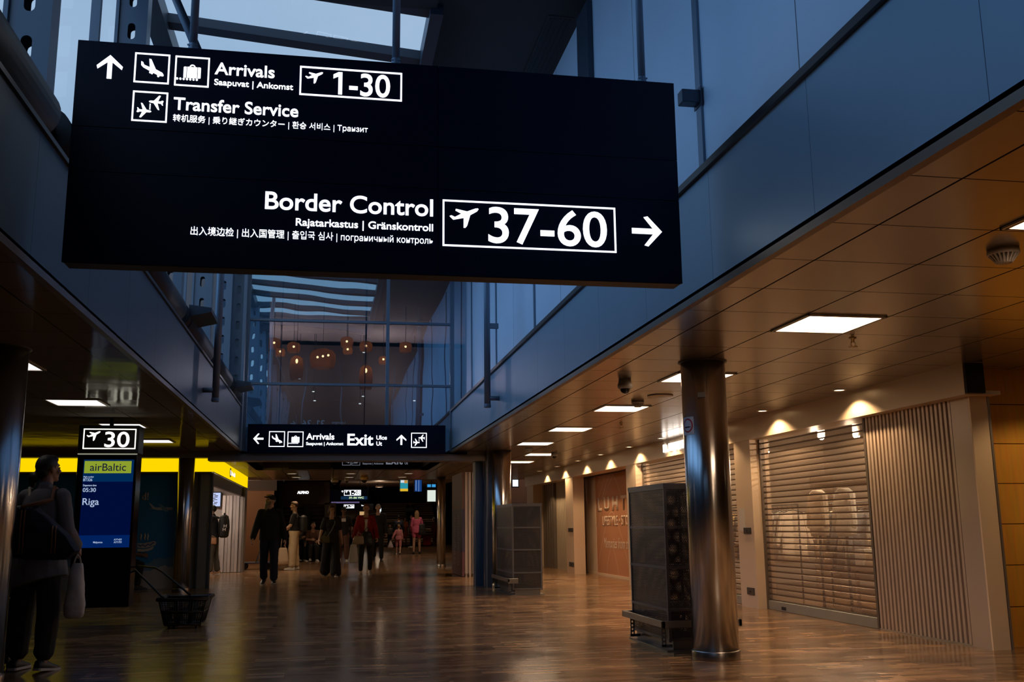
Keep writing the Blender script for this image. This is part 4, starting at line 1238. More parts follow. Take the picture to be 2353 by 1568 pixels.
for kind, q in (('landing', ((310.9, 120.2), (391.2, 127), (388, 195), (306.9, 188.2))), ('bag', ((403.4, 127.8), (482.6, 134), (479.4, 202.2), (400.2, 196))), ('transfer', ((305.8, 207.9), (386.6, 214.1), (383.2, 283.2), (302, 277)))):
    r = rect4(pl, *q); pictogram(pl, frame_loops(r, FW)+icon_loops(kind, r), m_glow, sg)
lettering(pl, 'Arrivals', (493.3, 170.8), (630.7, 180.0), (508, 144.6), m_glow, sg, 0.014)
lettering(pl, 'Saapuvat | Ankomst', (492.2, 194.8), (673.4, 207.7), (497.5, 181.6), m_glow, sg, 0.012)
r = rect4(pl, (689.3, 151), (924, 169.1), (923.5, 234.2), (688, 217.6)); L = frame_loops(r, FW*1.15)
ru = rect4(pl, (701.5, 164.5), (742, 166), (742, 193), (701.5, 191)); pictogram(pl, L+icon_loops('up', ru), m_glow, sg)
lettering(pl, '1-30', (765.3, 215.6), (896, 225.6), (837, 170.4), m_glow, sg, 0.012)
lettering(pl, 'Transfer Service', (398.3, 251.3), (685.1, 270.4), (409.3, 223.7), m_glow, sg, 0.014)
lettering(pl, '转机服务 | 乗り継ぎカウンター | 환승 서비스 | Транзит', (397.2, 276.6), (845, 305.5), (400, 261.5), m_glow, sg, 0.0, caph=0.839)
lettering(pl, 'Border Control', (608.7, 479.2), (995, 499), (624, 439.9), m_glow, sg, 0.014)
lettering(pl, 'Rajatarkastus | Gränskontroll', (679.6, 517.7), (995, 533.0), (685.2, 501), m_glow, sg, 0.014)
lettering(pl, '出入境边检 | 出入国管理 | 출입국 심사 | пограничный контроль', (437.8, 537.3), (995, 562.0), (450.6, 519.8), m_glow, sg, 0.0, caph=0.839)
r = rect4(pl, (1017, 459.4), (1413, 477.5), (1416.7, 581), (1017, 566)); L = frame_loops(r, FW*1.2)
ru = rect4(pl, (1033, 477), (1099.5, 479), (1099.5, 525), (1033, 523)); pictogram(pl, L+icon_loops('up', ru), m_glow, sg)
lettering(pl, '37-60', (1122.3, 557.6), (1395.4, 568.9), (1143, 477.2), m_glow, sg, 0.010)
a, b_ = pl.uv(1452, 531)[0], pl.uv(1520.8, 533.3)[0]; c_, d_ = pl.uv(1485, 566.5)[1], pl.uv(1482, 497.5)[1]
pictogram(pl, [place(rot_arrow(3), (a, c_, b_, d_))], m_glow, sg, 'arrow')

# sign on the portal beam
SY2 = 18.72
pl = Plane('Y', SY2)
sg = wthing('overhead_sign', 'long navy sign on the portal beam reading Arrivals and Exit', 'sign', (0.33, SY2+0.05, 2.49), 'navy direction signs')
bm = NB(); box(bm, (-1.505, SY2, 2.487), (2.16, SY2+0.10, 3.03)); obj('casing', bm, m_navy, sg)
FW2 = 0.014
def arrow_px(pl, px0, py0, px1, py1, k, parent, m=None):
    r = rect_px(pl, px0, py0, px1, py1); pictogram(pl, [place(rot_arrow(k), r)], m or m_glow, parent, 'arrow')
arrow_px(pl, 581.4, 996.5, 605.8, 1020.8, 1, sg)
for kind, q in (('landing', (617.3, 991.7, 655.0, 1027.2)), ('bag', (660, 992.2, 697.6, 1027.6)), ('transfer', (944.6, 995.2, 980.7, 1029.5))):
    r = rect_px(pl, *q); pictogram(pl, frame_loops(r, FW2)+icon_loops(kind, r), m_glow, sg)
for s, x0, x1, yb, yt, bo in (('Arrivals', 703.7, 768.2, 1010.9, 996.4, 0.02), ('Saapuvat | Ankomst', 703.2, 789, 1023.5, 1016.4, 0.02), ('Exit', 798, 857.8, 1024.1, 997.4, 0.02), ('Ulos', 864.7, 889, 1010.9, 1001.2, 0.02), ('Ut', 864.7, 877.8, 1024.6, 1015, 0.02)):
    lettering(pl, s, (x0, yb), (x1, yb), (x0, yt), m_glow, sg, bo, h=0.006)
arrow_px(pl, 910.5, 999.6, 934, 1022.9, 0, sg)

# lounge behind the end glass: glowing reversed letters standing in for a reflected sign, pendant lamps, people silhouettes are further on
m_dimglow = emit_mat('mirrored_letter_glow', (0.6, 0.75, 1.0), 0.22)
rs = wthing('sign_reflection_letters', 'faint reversed gate letters standing in for a reflection in the end glass', 'sign', (-0.3, 19.7, 3.2))
plb = Plane('Y+', 19.70)
bm = NB(); box(bm, (-1.05, 19.69, 3.00), (0.70, 19.72, 3.02)); tube(bm, (-1.0, 19.71, 3.02), (-1.0, 19.71, 6.75), 0.008, n=6); tube(bm, (0.65, 19.71, 3.02), (0.65, 19.71, 6.75), 0.008, n=6); obj('carrier_rail', bm, m_steel_dk, rs)
lettering(plb, '31-36', (0.12, 3.08), (0.56, 3.08), (0.12, 3.215), m_dimglow, rs, 0.01, world=True)
lettering(plb, 'Lounges', (-0.28, 3.15), (-0.02, 3.15), (-0.28, 3.20), m_dimglow, rs, 0.01, world=True)
pictogram(plb, [place(rot_arrow(1), (0.68, 3.09, 0.78, 3.20))], m_dimglow, rs, 'arrow')
m_shade = bpy.data.materials.new('orange_wire_shade'); m_shade.use_nodes = True
nt = m_shade.node_tree; b = nt.nodes['Principled BSDF']; b.inputs['Base Color'].default_value = (0.35, 0.13, 0.06, 1); b.inputs['Roughness'].default_value = 0.7
tr = nt.nodes.new('ShaderNodeBsdfTransparent'); tl = nt.nodes.new('ShaderNodeBsdfTranslucent'); tl.inputs['Color'].default_value = (0.9, 0.38, 0.16, 1)
m1 = nt.nodes.new('ShaderNodeMixShader'); m1.inputs[0].default_value = 0.5
nt.links.new(b.outputs[0], m1.inputs[1]); nt.links.new(tl.outputs[0], m1.inputs[2])
m2 = nt.nodes.new('ShaderNodeMixShader'); m2.inputs[0].default_value = 0.45
nt.links.new(m1.outputs[0], m2.inputs[1]); nt.links.new(tr.outputs[0], m2.inputs[2]); nt.links.new(m2.outputs[0], nt.nodes['Material Output'].inputs[0])
m_pbulb = emit_mat('pendant_bulb', (1.0, 0.52, 0.20), 16)
pend = [((682, 830), 'tall', 'tall orange pendant lamp shade left of centre behind the end glass'), ((841, 852), 'tall', 'tall orange pendant lamp shade hanging lowest behind the end glass'),
        ((742, 819), 'fat', 'broad orange pendant lamp with three bulbs behind the end glass'), ((881, 826), 'small', 'small orange pendant lamp beside the glass mullion'), ((932, 797), 'dome', 'round orange pendant lamp in the right pane of the end glass'),
        ((630, 788), 'dome', 'leftmost faint round orange pendant lamp behind the end glass'), ((675, 797), 'dome', 'round orange pendant lamp above the left tall one'), ((644, 808), 'small', 'small orange pendant lamp low at the left of the group'),
        ((797, 785), 'dome', 'uppermost round orange pendant lamp of the group'), ((799, 803), 'small', 'small orange pendant lamp under the uppermost one'), ((841, 795), 'dome', 'round orange pendant lamp above the lowest tall one')]
for (px, py), kind, d in pend:
    p = P(px, py, 'Y', {'tall': 23.0, 'fat': 24.5, 'small': 26.0, 'dome': 25.0}[kind])
    t = wthing('pendant_lamp', d, 'pendant lamp', tuple(p), 'orange pendant lamps in the lounge')
    s = {'tall': (0.16, 0.42, -0.30), 'fat': (0.32, 0.36, -0.18), 'small': (0.13, 0.16, -0.08), 'dome': (0.165, 0.2, -0.08)}[kind]
    bm = NB(); R, H, z0 = s
    lathe(bm, [(R*0.80, z0-H*0.35), (R*0.92, z0-H*0.15), (R, z0+H*0.25), (R*0.97, z0+H*0.6), (R*0.8, z0+H*0.86), (R*0.35, z0+H)], tuple(p), 24); obj('shade', bm, m_shade, t)
    for dx in ((-0.13, 0, 0.13) if kind == 'fat' else (0,)):
        bm = NB(); ball(bm, (p.x+dx, p.y, p.z+dx*0.2), (0.028, 0.028, 0.055) if kind == 'tall' else 0.028, 10, 8); obj('bulb', bm, m_pbulb, t)
    bm = NB(); tube(bm, (p.x, p.y, p.z+z0+H), (p.x, p.y, 6.75), 0.006, n=6); obj('cord', bm, m_black, t)
for i, (px, py) in enumerate(((660+28, 779+118-25), (876-40, 811), (720, 901), (834, 912), (723, 922), (827, 929), (952, 922))):
    p = P(px, py, 'Y', 29.0)
    bm = NB(); lathe(bm, [(0.035, 0.02), (0.035, 0), (0, 0)], (0, 0, 0), 10)
    o_ = tag(obj('lounge_spotlight', bm, emit_mat('lounge_spot', (1, 0.9, 0.75), 2.5), loc=tuple(p)), ('tiny ceiling spot of light deep in the lounge above the tall lamps', 'tiny light point right of the lowest tall lamp', 'tiny light point low left of the mullion', 'tiny light point low by the mullion', 'second tiny light point low left', 'lowest tiny light point by the mullion', 'tiny light point low in the right pane')[i], 'spotlight', 'tiny lights in the lounge')
    bm = NB(); tube(bm, (0, 0, 0.02), (0, 0, 6.75-p.z), 0.006, n=5); obj('stem', bm, m_black, o_)
for i, (x, y) in enumerate(((-1.4, 28.6), (1.6, 28.8))):  # point lights added to brighten the lounge back wall, apart from the pendants
    l = bpy.data.lights.new('lounge_fill_light', 'POINT'); l.energy = 150; l.color = (1, 0.74, 0.70); l.shadow_soft_size = 0.1
    lo = bpy.data.objects.new('lounge_fill_light', l); COL.objects.link(lo); lo.location = (x, y, 5.4)
    po_ = bpy.data.objects['lounge_spotlight' if i == 0 else 'lounge_spotlight.001']; lo.parent = po_; lo.matrix_parent_inverse = Matrix.Translation(-po_.location)

# ------------------------------------------------------------------ gate totem
m_blackgloss = mat('black_glossy_housing', (0.006, 0.006, 0.010), 0.12)
KY = 13.2
pl = Plane('Y', KY)
kz = lambda py: P(250, py, 'Y', KY).z
ka, kb = P(181, 1000, 'Y', KY).x, P(319, 1000, 'Y', KY).x
kt = wthing('gate_totem', 'tall black gate totem with number thirty and a blue flight screen', 'information totem', ((ka+kb)/2, KY+0.18, 0))
bm = NB(); box(bm, (ka+0.004, KY+0.004, kz(1397)), (kb-0.004, KY+0.32, kz(1045))); obj('housing', bm, m_blackgloss, kt, bev=0.008)
bm = NB(); box(bm, (ka, KY-0.012, kz(1041.5)), (kb+0.005, KY+0.33, kz(978))); obj('sign_box', bm, mat('sign_box_black', (0.006, 0.006, 0.007), 0.35), kt, bev=0.006)
bm = NB(); box(bm, (ka+0.004, KY-0.008, kz(1045)), (kb-0.004, KY, kz(1043))); obj('light_seam', bm, emit_mat('seam_glow', (1, 1, 0.75), 0.35), kt)
bm = NB(); box(bm, ((ka+kb)/2-0.02, KY+0.1, kz(978)-0.01), ((ka+kb)/2+0.02, KY+0.16, CZ)); obj('ceiling_strut', bm, m_black, kt)
plk = Plane('Y', KY-0.012); m_glowY = emit_mat('backlit_warm_white', (1.0, 0.99, 0.86), 1.9)
r = rect4(plk, (192.5, 985), (313.5, 986.5), (311.3, 1033), (190, 1031.7)); L = frame_loops(r, 0.013)
ru = rect4(plk, (199, 991.5), (230.4, 991.5), (230.4, 1013.4), (199, 1013.4)); pictogram(plk, L+icon_loops('up', ru), m_glowY, kt)
lettering(plk, '30', (239.6, 1027.3), (296.4, 1028.2), (245, 992.6), m_glowY, kt, 0.008)
scr = rect4(pl, (188.7, 1056.4), (307, 1057), (298, 1258.7), (183.7, 1259.5))
m_scr = emit_mat('blue_screen', (0.0, 0.005, 0.05), 0.75); m_scr2 = emit_mat('blue_screen_band', (0.0, 0.022, 0.16), 0.65); m_scr3 = emit_mat('blue_screen_top', (0.0, 0.028, 0.12), 0.75)
m_lime = emit_mat('lime_logo_panel', (0.36, 0.47, 0.035), 0.72); m_sctext = emit_mat('screen_text', (0.55, 0.68, 0.95), 0.75); m_ink = emit_mat('screen_dark_ink', (0.01, 0.015, 0.03), 1.0)
u0, v0, u1, v1 = scr
def flat(pl, r, h, m, parent, name):
    bm = NB(); poly_icon(bm, pl, [[(r[0], r[1]), (r[2], r[1]), (r[2], r[3]), (r[0], r[3])]], h); o = obj(name, bm, m); attach(o, parent); return o
sc_ = flat(pl, scr, 0.0015, m_scr, kt, 'screen')
WORLD2 = sc_
def sub(o): o.parent = sc_; o.matrix_parent_inverse = Matrix.Identity(4); return o
H_ = v1-v0
zl = lambda py: pl.uv(245, py)[1]
sub(flat(pl, (u0, zl(1107.5), u1, v1), 0.0022, m_scr3, None, 'screen_band'))
sub(flat(pl, (u0, v0, u1, zl(1230.5)), 0.0022, m_scr2, None, 'screen_band'))
a, b_ = pl.uv(194, 1074)[0], pl.uv(302, 1074)[0]
sub(flat(pl, (a, zl(1088), b_, zl(1060)), 0.003, m_lime, None, 'logo_panel'))
for s, x0, x1, yb, yt, m in (('airBaltic', 206.5, 289.4, 1082.5, 1065.6, m_ink), ('Flight number', 192, 216, 1098, 1094.4, m_sctext), ('BT326', 191.4, 212, 1106.3, 1100, m_sctext), ('Departure time', 191, 221.6, 1118, 1113.6, m_sctext), ('05:30', 190, 220.2, 1131, 1121.8, m_sctext), ('Riga', 189.2, 227, 1160.9, 1145.4, m_sctext), ('AY1421', 261.4, 279.2, 1242.6, 1238.4, m_sctext), ('AY1751', 261.2, 279.2, 1248.7, 1244.4, m_sctext), ('Malpensa', 214, 235.4, 1248.8, 1244.6, m_sctext)):
    sub(lettering(pl, s, (x0, yb), (x1, yb), (x0, yt), m, None, 0.006 if s in ('airBaltic', 'Riga') else 0.012, h=0.004))

# ------------------------------------------------------------------ gate side shop with yellow fascia and blue mural
m_yel = emit_mat('yellow_lightbox', (1.0, 0.69, 0.0), 1.0)
yf = wthing('lightbox_fascia', 'glowing yellow light box band wrapping the kiosk shop corner', 'shop sign', (-3.5, 20.2, 2.22), None)
bm = NB(); box(bm, (-8.9, 20.0, 2.225), (-2.222, 20.012, CZ-0.005)); obj('front_band', bm, m_yel, yf)
bm = NB(); box(bm, (-2.234, 20.012, 2.232), (-2.222, 28.3, CZ-0.005)); obj('side_band', bm, m_yel, yf)
bm = NB(); box(bm, (-8.9, 20.013, 2.223), (-2.235, 20.05, CZ-0.004)); box(bm, (-2.262, 20.05, 2.23), (-2.235, 28.3, CZ-0.004)); obj('backing', bm, m_dark, yf)
bm = NB(); box(bm, (-8.9, 20.02, 2.20), (-2.27, 20.52, 2.222)); obj('underside', bm, m_dark, yf)
plx = Plane('X+', -2.219)
m_bluelogo = mat('logo_blue', (0.02, 0.08, 0.35), 0.4); m_whitelogo = emit_mat('logo_white', (1, 0.97, 0.9), 1.0)
bm = NB(); poly_icon(bm, plx, [[(23.3+0.16*cos(2*pi*i/20), 2.385+0.105*sin(2*pi*i/20)) for i in range(20)]], 0.004); o = obj('logo_disc', bm, m_bluelogo); attach(o, yf)
lettering(plx, 'R', (23.22, 2.325), (23.40, 2.325), (23.22, 2.445), m_whitelogo, yf, 0.02, h=0.008, world=True)
lettering(plx, 'kioski', (23.55, 2.335), (24.45, 2.335), (23.55, 2.435), m_whitelogo, yf, 0.03, h=0.006, world=True)
# mural wall
mm = mat('blue_mural', (0.02, 0.10, 0.19), 0.45); nt = mm.node_tree; b = nt.nodes['Principled BSDF']
xyz, g = pos_xyz(nt)
nz = nt.nodes.new('ShaderNodeTexNoise'); nz.inputs['Scale'].default_value = 1.5; nz.inputs['Detail'].default_value = 4; nt.links.new(g.outputs['Position'], nz.inputs['Vector'])
ht = nmath(nt, 'ADD', xyz[2], nmath(nt, 'MULTIPLY', nz.outputs['Fac'], -0.75)); cl = nmath(nt, 'LESS_THAN', ht, 0.02); cl2 = nmath(nt, 'LESS_THAN', ht, 0.20)
c = mixcol(nt, cl2, (0.02, 0.19, 0.42), (0.13, 0.25, 0.36)); c = mixcol(nt, cl, c, (0.42, 0.42, 0.40)); nt.links.new(c, b.inputs['Base Color'])
bm = NB(); box(bm, (-8.9, 20.60, 0), (-2.92, 20.70, 2.22)); struct('wall_mural', bm, mm, 'dark blue printed wall with clouds at the foot')
plm = Plane('Y', 20.60); m_print = mat('mural_cream_print', (0.50, 0.48, 0.42), 0.6); m_print2 = mat('mural_pale_blue_print', (0.15, 0.32, 0.40), 0.6)
mp_ = wthing('mural_print', 'cream mural print of an aeroplane, a steaming hot dog and lettering', 'mural', (-3.3, 20.59, 0.7))
lettering(plm, 'd!', (325.5, 1150), (341, 1150), (326, 1132.5), m_print, mp_, 0.03)
L = [[plm.uv(*p) for p in l] for l in ([(342.5, 1156.5), (346, 1157.5), (356.5, 1166.5), (397, 1166.5), (397, 1172.5), (362, 1173), (351, 1171)],)]
pictogram(plm, L, m_print, mp_, 'aeroplane_print')
L = [[plm.uv(*p) for p in l] for l in ([(363, 1157), (370, 1160), (381, 1167), (388, 1176), (380, 1177), (373, 1172)], [(341, 1166), (354, 1171), (370, 1173.5), (345, 1171)])]
pictogram(plm, L, m_print2, mp_, 'aeroplane_wing_print', h=0.006)
bun1 = [(316, 1249), (330, 1249), (345, 1246), (354, 1243.6), (358, 1245), (359.5, 1249), (356, 1254), (350, 1255.5), (343, 1258), (330, 1261), (316, 1259)]
bun2 = [(316, 1261.5), (330, 1263), (343, 1260), (352, 1256), (353.5, 1258.5), (350, 1263), (341, 1267), (330, 1268.5), (316, 1268)]
pictogram(plm, [[plm.uv(*p) for p in l] for l in (bun1, bun2)], m_print, mp_, 'hot_dog_print')
bm = NB(); pts = [plm.at(*plm.uv(x, y), 0.008) for x, y in ((318, 1252), (323, 1256), (328, 1252), (334, 1256.5), (340, 1251), (346, 1253.5), (351, 1248), (355, 1248))]; path_tube(bm, pts, 0.010, 6); attach(obj('mustard_line_print', bm, m_bluelogo), mp_)
bm = NB()
for x in (324, 333, 340): path_tube(bm, [plm.at(*plm.uv(x+dx, 1241-dy), 0.003) for dx, dy in ((0, -1), (-1.2, 4), (0.5, 9), (-0.5, 15))], [0.008, 0.016, 0.016, 0.006], 6)
attach(obj('steam_print', bm, m_print), mp_)
# corner of the shop: grey door panels, post, notice
m_gpan = mat('grey_green_door_panel', (0.26, 0.26, 0.22), 0.4, 0.3)
t = wthing('sliding_door_leaf', 'grey sliding door leaves at the kiosk shop corner with a paper notice', 'door', (-2.6, 20.45, 0)); 
bm = NB(); box(bm, (-2.92, 20.42, 0.0), (-2.50, 20.5, 2.225)); obj('leaf', bm, m_gpan, t)
bm = NB(); box(bm, (-2.50, 20.36, 0.0), (-2.28, 20.5, 2.225)); obj('leaf', bm, m_gpan, t)
bm = NB(); box(bm, (-2.525, 20.35, 0.0), (-2.495, 20.43, 2.225)); box(bm, (-2.30, 20.33, 0), (-2.265, 20.52, 2.225)); obj('door_stile', bm, m_steel_dk, t)
bm = NB(); box(bm, (-2.68, 20.412, 1.16), (-2.56, 20.421, 1.47)); obj('notice', bm, mat('dim_paper', (0.42, 0.38, 0.36), 0.7), t)
bm = NB(); box(bm, (-2.33, 20.32, 1.14), (-2.31, 20.36, 1.26)); obj('handle', bm, m_brass, t)
# side opening: header, far door stack, interior
bm = NB(); box(bm, (-2.34, 20.55, 1.98), (-2.27, 28.0, 2.22)); struct('wall_kiosk_header', bm, m_portal)
t = wthing('folded_door_stack', 'stack of pale grey folding door leaves beyond the person with the black backpack', 'door', (-2.6, 27.6, 0))
for i in range(6):
    x = -2.78+i*0.088
    bm = NB(); box(bm, (x, 27.4+0.03*(i % 2), 0.01), (x+0.078, 27.9, 2.0)); obj('leaf', bm, mat('pale_door_stack', (0.50, 0.45, 0.44), 0.4, 0.2), t)
bm = NB(); box(bm, (-2.25, 27.35, 0), (-2.20, 28.0, 2.22)); struct('wall_kiosk_post', bm, m_portal)
bm = NB(); box(bm, (-5.2, 28.3, 0), (-2.3, 28.4, 2.6)); box(bm, (-5.3, 20.7, 0), (-5.2, 28.4, 2.6)); struct('wall_kiosk_shop', bm, mat('kiosk_shop_wall', (0.45, 0.40, 0.38), 0.7))
t = wthing('menu_screen', 'bright bluish screen inside the kiosk shop', 'screen', (-3.4, 28.1, 1.6))
pln = Plane('Y', 28.12); r = rect_px(pln, 486, 1133, 507, 1164)
bm = NB(); poly_icon(bm, pln, [[(r[0], r[1]), (r[2], r[1]), (r[2], r[3]), (r[0], r[3])]], 0.01); o = obj('screen', bm, emit_mat('pale_blue_screen', (0.55, 0.65, 1.0), 0.95)); attach(o, t)
bm = NB()
for i in range(9): 
    w = (r[2]-r[0])*random.uniform(0.2, 0.45); x = r[0]+(r[2]-r[0])*random.uniform(0.02, 0.5); z = r[1]+(r[3]-r[1])*(0.06+0.1*i)
    poly_icon(bm, pln, [[(x, z), (x+w, z), (x+w, z+0.02), (x, z+0.02)]], 0.012)
o = obj('screen_rows', bm, mat('screen_row_ink', (0.05, 0.05, 0.10), 0.5)); attach(o, t)
bm = NB(); box(bm, (r[0]-0.03, 28.125, r[1]-0.03), (r[2]+0.03, 28.18, r[3]+0.03)); obj('casing', bm, m_black, t)
bm = NB(); box(bm, (-4.2, 27.0, 0), (-3.12, 27.8, 0.92)); tag(obj('shop_counter', bm, mat('orange_counter', (0.45, 0.15, 0.03), 0.5)), 'orange fronted counter in the kiosk shop behind the backpack wearer', 'counter')
t = wthing('kiosk_ceiling_lamp', 'lit strip lamp on the kiosk shop ceiling', 'ceiling light', (-3.6, 26.5, 2.18))
bm = NB(); box(bm, (-4.2, 26.4, 2.165), (-3.0, 26.6, 2.20)); obj('diffuser', bm, emit_mat('kiosk_lamp', (1.0, 0.82, 0.66), 42), t)
bm = NB(); box(bm, (-4.2, 23.6, 2.165), (-3.0, 23.75, 2.20)); obj('diffuser', bm, MATS['kiosk_lamp'], t)

# trolley basket
m_basket = mat('black_basket_plastic', (0.012, 0.012, 0.013), 0.45)
t = wthing('shopping_basket', 'black wheeled shopping basket standing alone with its long handle out', 'shopping basket', (-1.62, 12.45, 0))
bm = NB()
bx0, bx1, by0, by1 = -1.82, -1.44, 12.22, 12.68
def bk(z):
    f = (z-0.03)/0.32; e = 0.075*f
    return bx0-e, bx1+e, by0-e*0.8, by1+e*0.8
def wall_grid(bm, pa, pb, z0, z1, nx, nz, solid):
    """basket side as a lattice of bars; pa(z), pb(z) end points"""
    for i in range(nx+1):
        s = i/nx; th = 0.010 if i not in (0, nx) else 0.02
        a0, a1 = pa(z0).lerp(pb(z0), s), pa(z1).lerp(pb(z1), s)
        path_tube(bm, [a0, a1], th*0.5 if not (nx//3 <= i <= nx//3+1 or 2*nx//3 <= i <= 2*nx//3+1) else 0.014, 4)
    for k in range(nz+1):
        z = z0+(z1-z0)*k/nz
        path_tube(bm, [pa(z), pb(z)], 0.004 if k not in (0, nz, nz//2) else 0.016, 4)
cor = lambda i: (lambda z: Vector(((bk(z)[0], bk(z)[2], z), (bk(z)[1], bk(z)[2], z), (bk(z)[1], bk(z)[3], z), (bk(z)[0], bk(z)[3], z))[i]))
for i in range(4): wall_grid(bm, cor(i), cor((i+1) % 4), 0.05, 0.33, 18, 14, None)
obj('basket_lattice', bm, m_basket, t)
bm = NB(); a = bk(0.35); path_tube(bm, [(a[0]-.01, a[2]-.01, 0.335), (a[1]+.01, a[2]-.01, 0.335), (a[1]+.01, a[3]+.01, 0.335), (a[0]-.01, a[3]+.01, 0.335)], 0.024, 8, closed=True); obj('rim', bm, m_basket, t)
bm = NB(); box(bm, (bx0, by0, 0.035), (bx1, by1, 0.055)); obj('basket_floor', bm, m_basket, t)
for wx in (bx0+0.04, bx1-0.04):
    for wy in (by0+0.04, by1-0.04):
        bm = NB(); tube(bm, (wx-0.012, wy, 0.022), (wx+0.012, wy, 0.022), 0.022, n=14); obj('wheel', bm, m_black, t)
bm = NB(); path_tube(bm, [(-1.86, 12.25, 0.35), (-2.15, 12.9, 0.50), (-2.44, 13.62, 0.63), (-2.50, 13.75, 0.66), (-2.44, 13.85, 0.66), (-2.16, 13.5, 0.645), (-2.02, 13.2, 0.60), (-1.62, 12.70, 0.35)], 0.013, 8); obj('handle', bm, m_basket, t)
bm = NB(); box(bm, (-1.84, 12.185, 0.185), (-1.62, 12.192, 0.20)); obj('label_strip', bm, mat('basket_label', (0.12, 0.12, 0.13), 0.4), t)

# ------------------------------------------------------------------ beyond the portal
t = wthing('folding_partition', 'stack of pale folding partition leaves with a purple printed front', 'partition', (3.15, 22.9, 0))
pl = Plane('X', 3.0)
bm = NB(); box(bm, (3.005, 22.7, 0.01), (3.06, 24.6, 2.36)); obj('printed_leaf', bm, (lambda: (lambda m: m)(mat('purple_poster', (0.12, 0.07, 0.14), 0.5)))(), t)
for i in range(4):
    x = 3.07+i*0.086
    bm = NB(); box(bm, (x, 22.7+0.02*(i % 2), 0.07), (x+0.066, 23.2, 2.36)); box(bm, (x+0.01, 22.72, 0.0), (x+0.055, 22.8, 0.07), 0); obj('leaf', bm, mat('pale_partition_leaf', (0.50, 0.44, 0.42), 0.4, 0.2), t)
m_faint = mat('faint_print', (0.30, 0.24, 0.30), 0.6)
for s, z, h in (('OPENING', 2.0, 0.14), ('SOON', 1.78, 0.14)):
    pass
bm = NB()
for k in range(30):
    z = 1.35-k*0.038; pl3 = Plane('X', 3.004)
    for u, w in ((-24.3, random.uniform(0.2, 0.55)), (-23.5, random.uniform(0.1, 0.45))):
        poly_icon(bm, pl3, [[(u, z), (u+w, z), (u+w, z+0.012), (u, z+0.012)]], 0.002)
attach(obj('printed_rows', bm, m_faint), t)
nt = MATS['purple_poster'].node_tree; b = nt.nodes['Principled BSDF']; xyz, g = pos_xyz(nt)
c = mixcol(nt, nmath(nt, 'GREATER_THAN', xyz[2], 1.52), (0.055, 0.045, 0.11), (0.15, 0.085, 0.075)); c = mixcol(nt, nmath(nt, 'LESS_THAN', xyz[2], 0.55), c, (0.15, 0.06, 0.09)); nt.links.new(c, b.inputs['Base Color'])

# dim sign in the second void
pl = Plane('Y', 24.95); m_grey_l = emit_mat('added_letter_glow', (0.55, 0.6, 0.75), 0.25)  # the sign is unlit; its letters get a weak glow in the material
sg = wthing('bulkhead_sign', 'navy Exit sign with a weak glow put on its letters, half hidden above the portal beam', 'sign', (1.15, 25.0, 2.56), 'navy direction signs')
bm = NB(); box(bm, (0.10, 24.95, 2.555), (2.25, 25.09, 3.05)); obj('casing', bm, m_navy, sg)
lettering(pl, 'Exit', (1.38, 2.675), (1.80, 2.675), (1.38, 2.90), m_grey_l, sg, 0.02, world=True)
lettering(pl, 'Ut', (1.85, 2.675), (1.93, 2.675), (1.85, 2.74), m_grey_l, sg, 0.02, world=True)
lettering(pl, 'Saapuvat | Ankomst', (0.80, 2.675), (1.32, 2.675), (0.8, 2.72), m_grey_l, sg, 0.02, world=True)
lettering(pl, 'Arrivals', (0.80, 2.76), (1.2, 2.76), (0.8, 2.86), m_grey_l, sg, 0.02, world=True)
for kind, u in (('landing', 0.30), ('bag', 0.53)):
    r = (u, 2.65, u+0.21, 2.88); pictogram(pl, frame_loops(r, 0.012)+icon_loops(kind, r), m_grey_l, sg)
bm = NB(); box(bm, (-1.0, 24.95, 2.555), (0.03, 25.09, 3.05)); tag(obj('blank_sign', bm, m_black), 'blank black sign panel beside the unlit Exit sign', 'sign')
for i, (x, y) in enumerate(((-1.1, 26.5), (-1.05, 28.4), (0.42, 26.5), (0.42, 28.4), (1.95, 26.5), (1.9, 28.4))):
    ceiling_light(x, y, 0.26, 0.10, m_lampF, ('short slot ceiling light beyond the portal, front row left', 'short slot ceiling light beyond the portal, back row left', 'short slot ceiling light beyond the portal, front row middle', 'short slot ceiling light beyond the portal, back row middle', 'short slot ceiling light beyond the portal, front row right', 'short slot ceiling light beyond the portal, back row right')[i], 'slot lights beyond the portal')
dome_camera(0.95, 28.0, 0.12, 'dark dome camera at the middle of the ceiling beyond the portal', 0.05, 'dome cameras on the ceilings', m_brass)
dome_camera(0.15, 29.5, 0.11, 'left of a pair of white dome cameras beyond the portal', 0.05); dome_camera(0.50, 29.5, 0.07, 'right smaller one of a pair of white dome cameras beyond the portal', 0.05)

# far hall: cafe front, hanging signs, screens, stairs
m_cafe = mat('dark_cafe_front', (0.05, 0.03, 0.022), 0.5); m_navyw = mat('navy_wall_strip', (0.006, 0.012, 0.04), 0.5)
t = wthing('cafe_front', 'dark cafe front with a small glowing white name and bottle shelves', 'cafe front', (-0.9, 36, 0))
bm = NB(); box(bm, (-1.62, 36.0, 1.95), (0.02, 36.3, 2.75)); obj('header', bm, m_cafe, t)
bm = NB(); box(bm, (-1.62, 36.6, 0), (0.02, 36.7, 2.0)); obj('back_panel', bm, m_cafe, t)
bm = NB(); box(bm, (-1.75, 35.9, 0), (-1.60, 36.7, 3.2)); box(bm, (-0.85, 36.05, 0), (-0.65, 36.5, 1.95)); obj('navy_post', bm, m_navyw, t)
bm = NB(); box(bm, (-0.15, 36.0, 0), (0.25, 36.7, 2.0)); obj('side_post', bm, m_cafe, t)
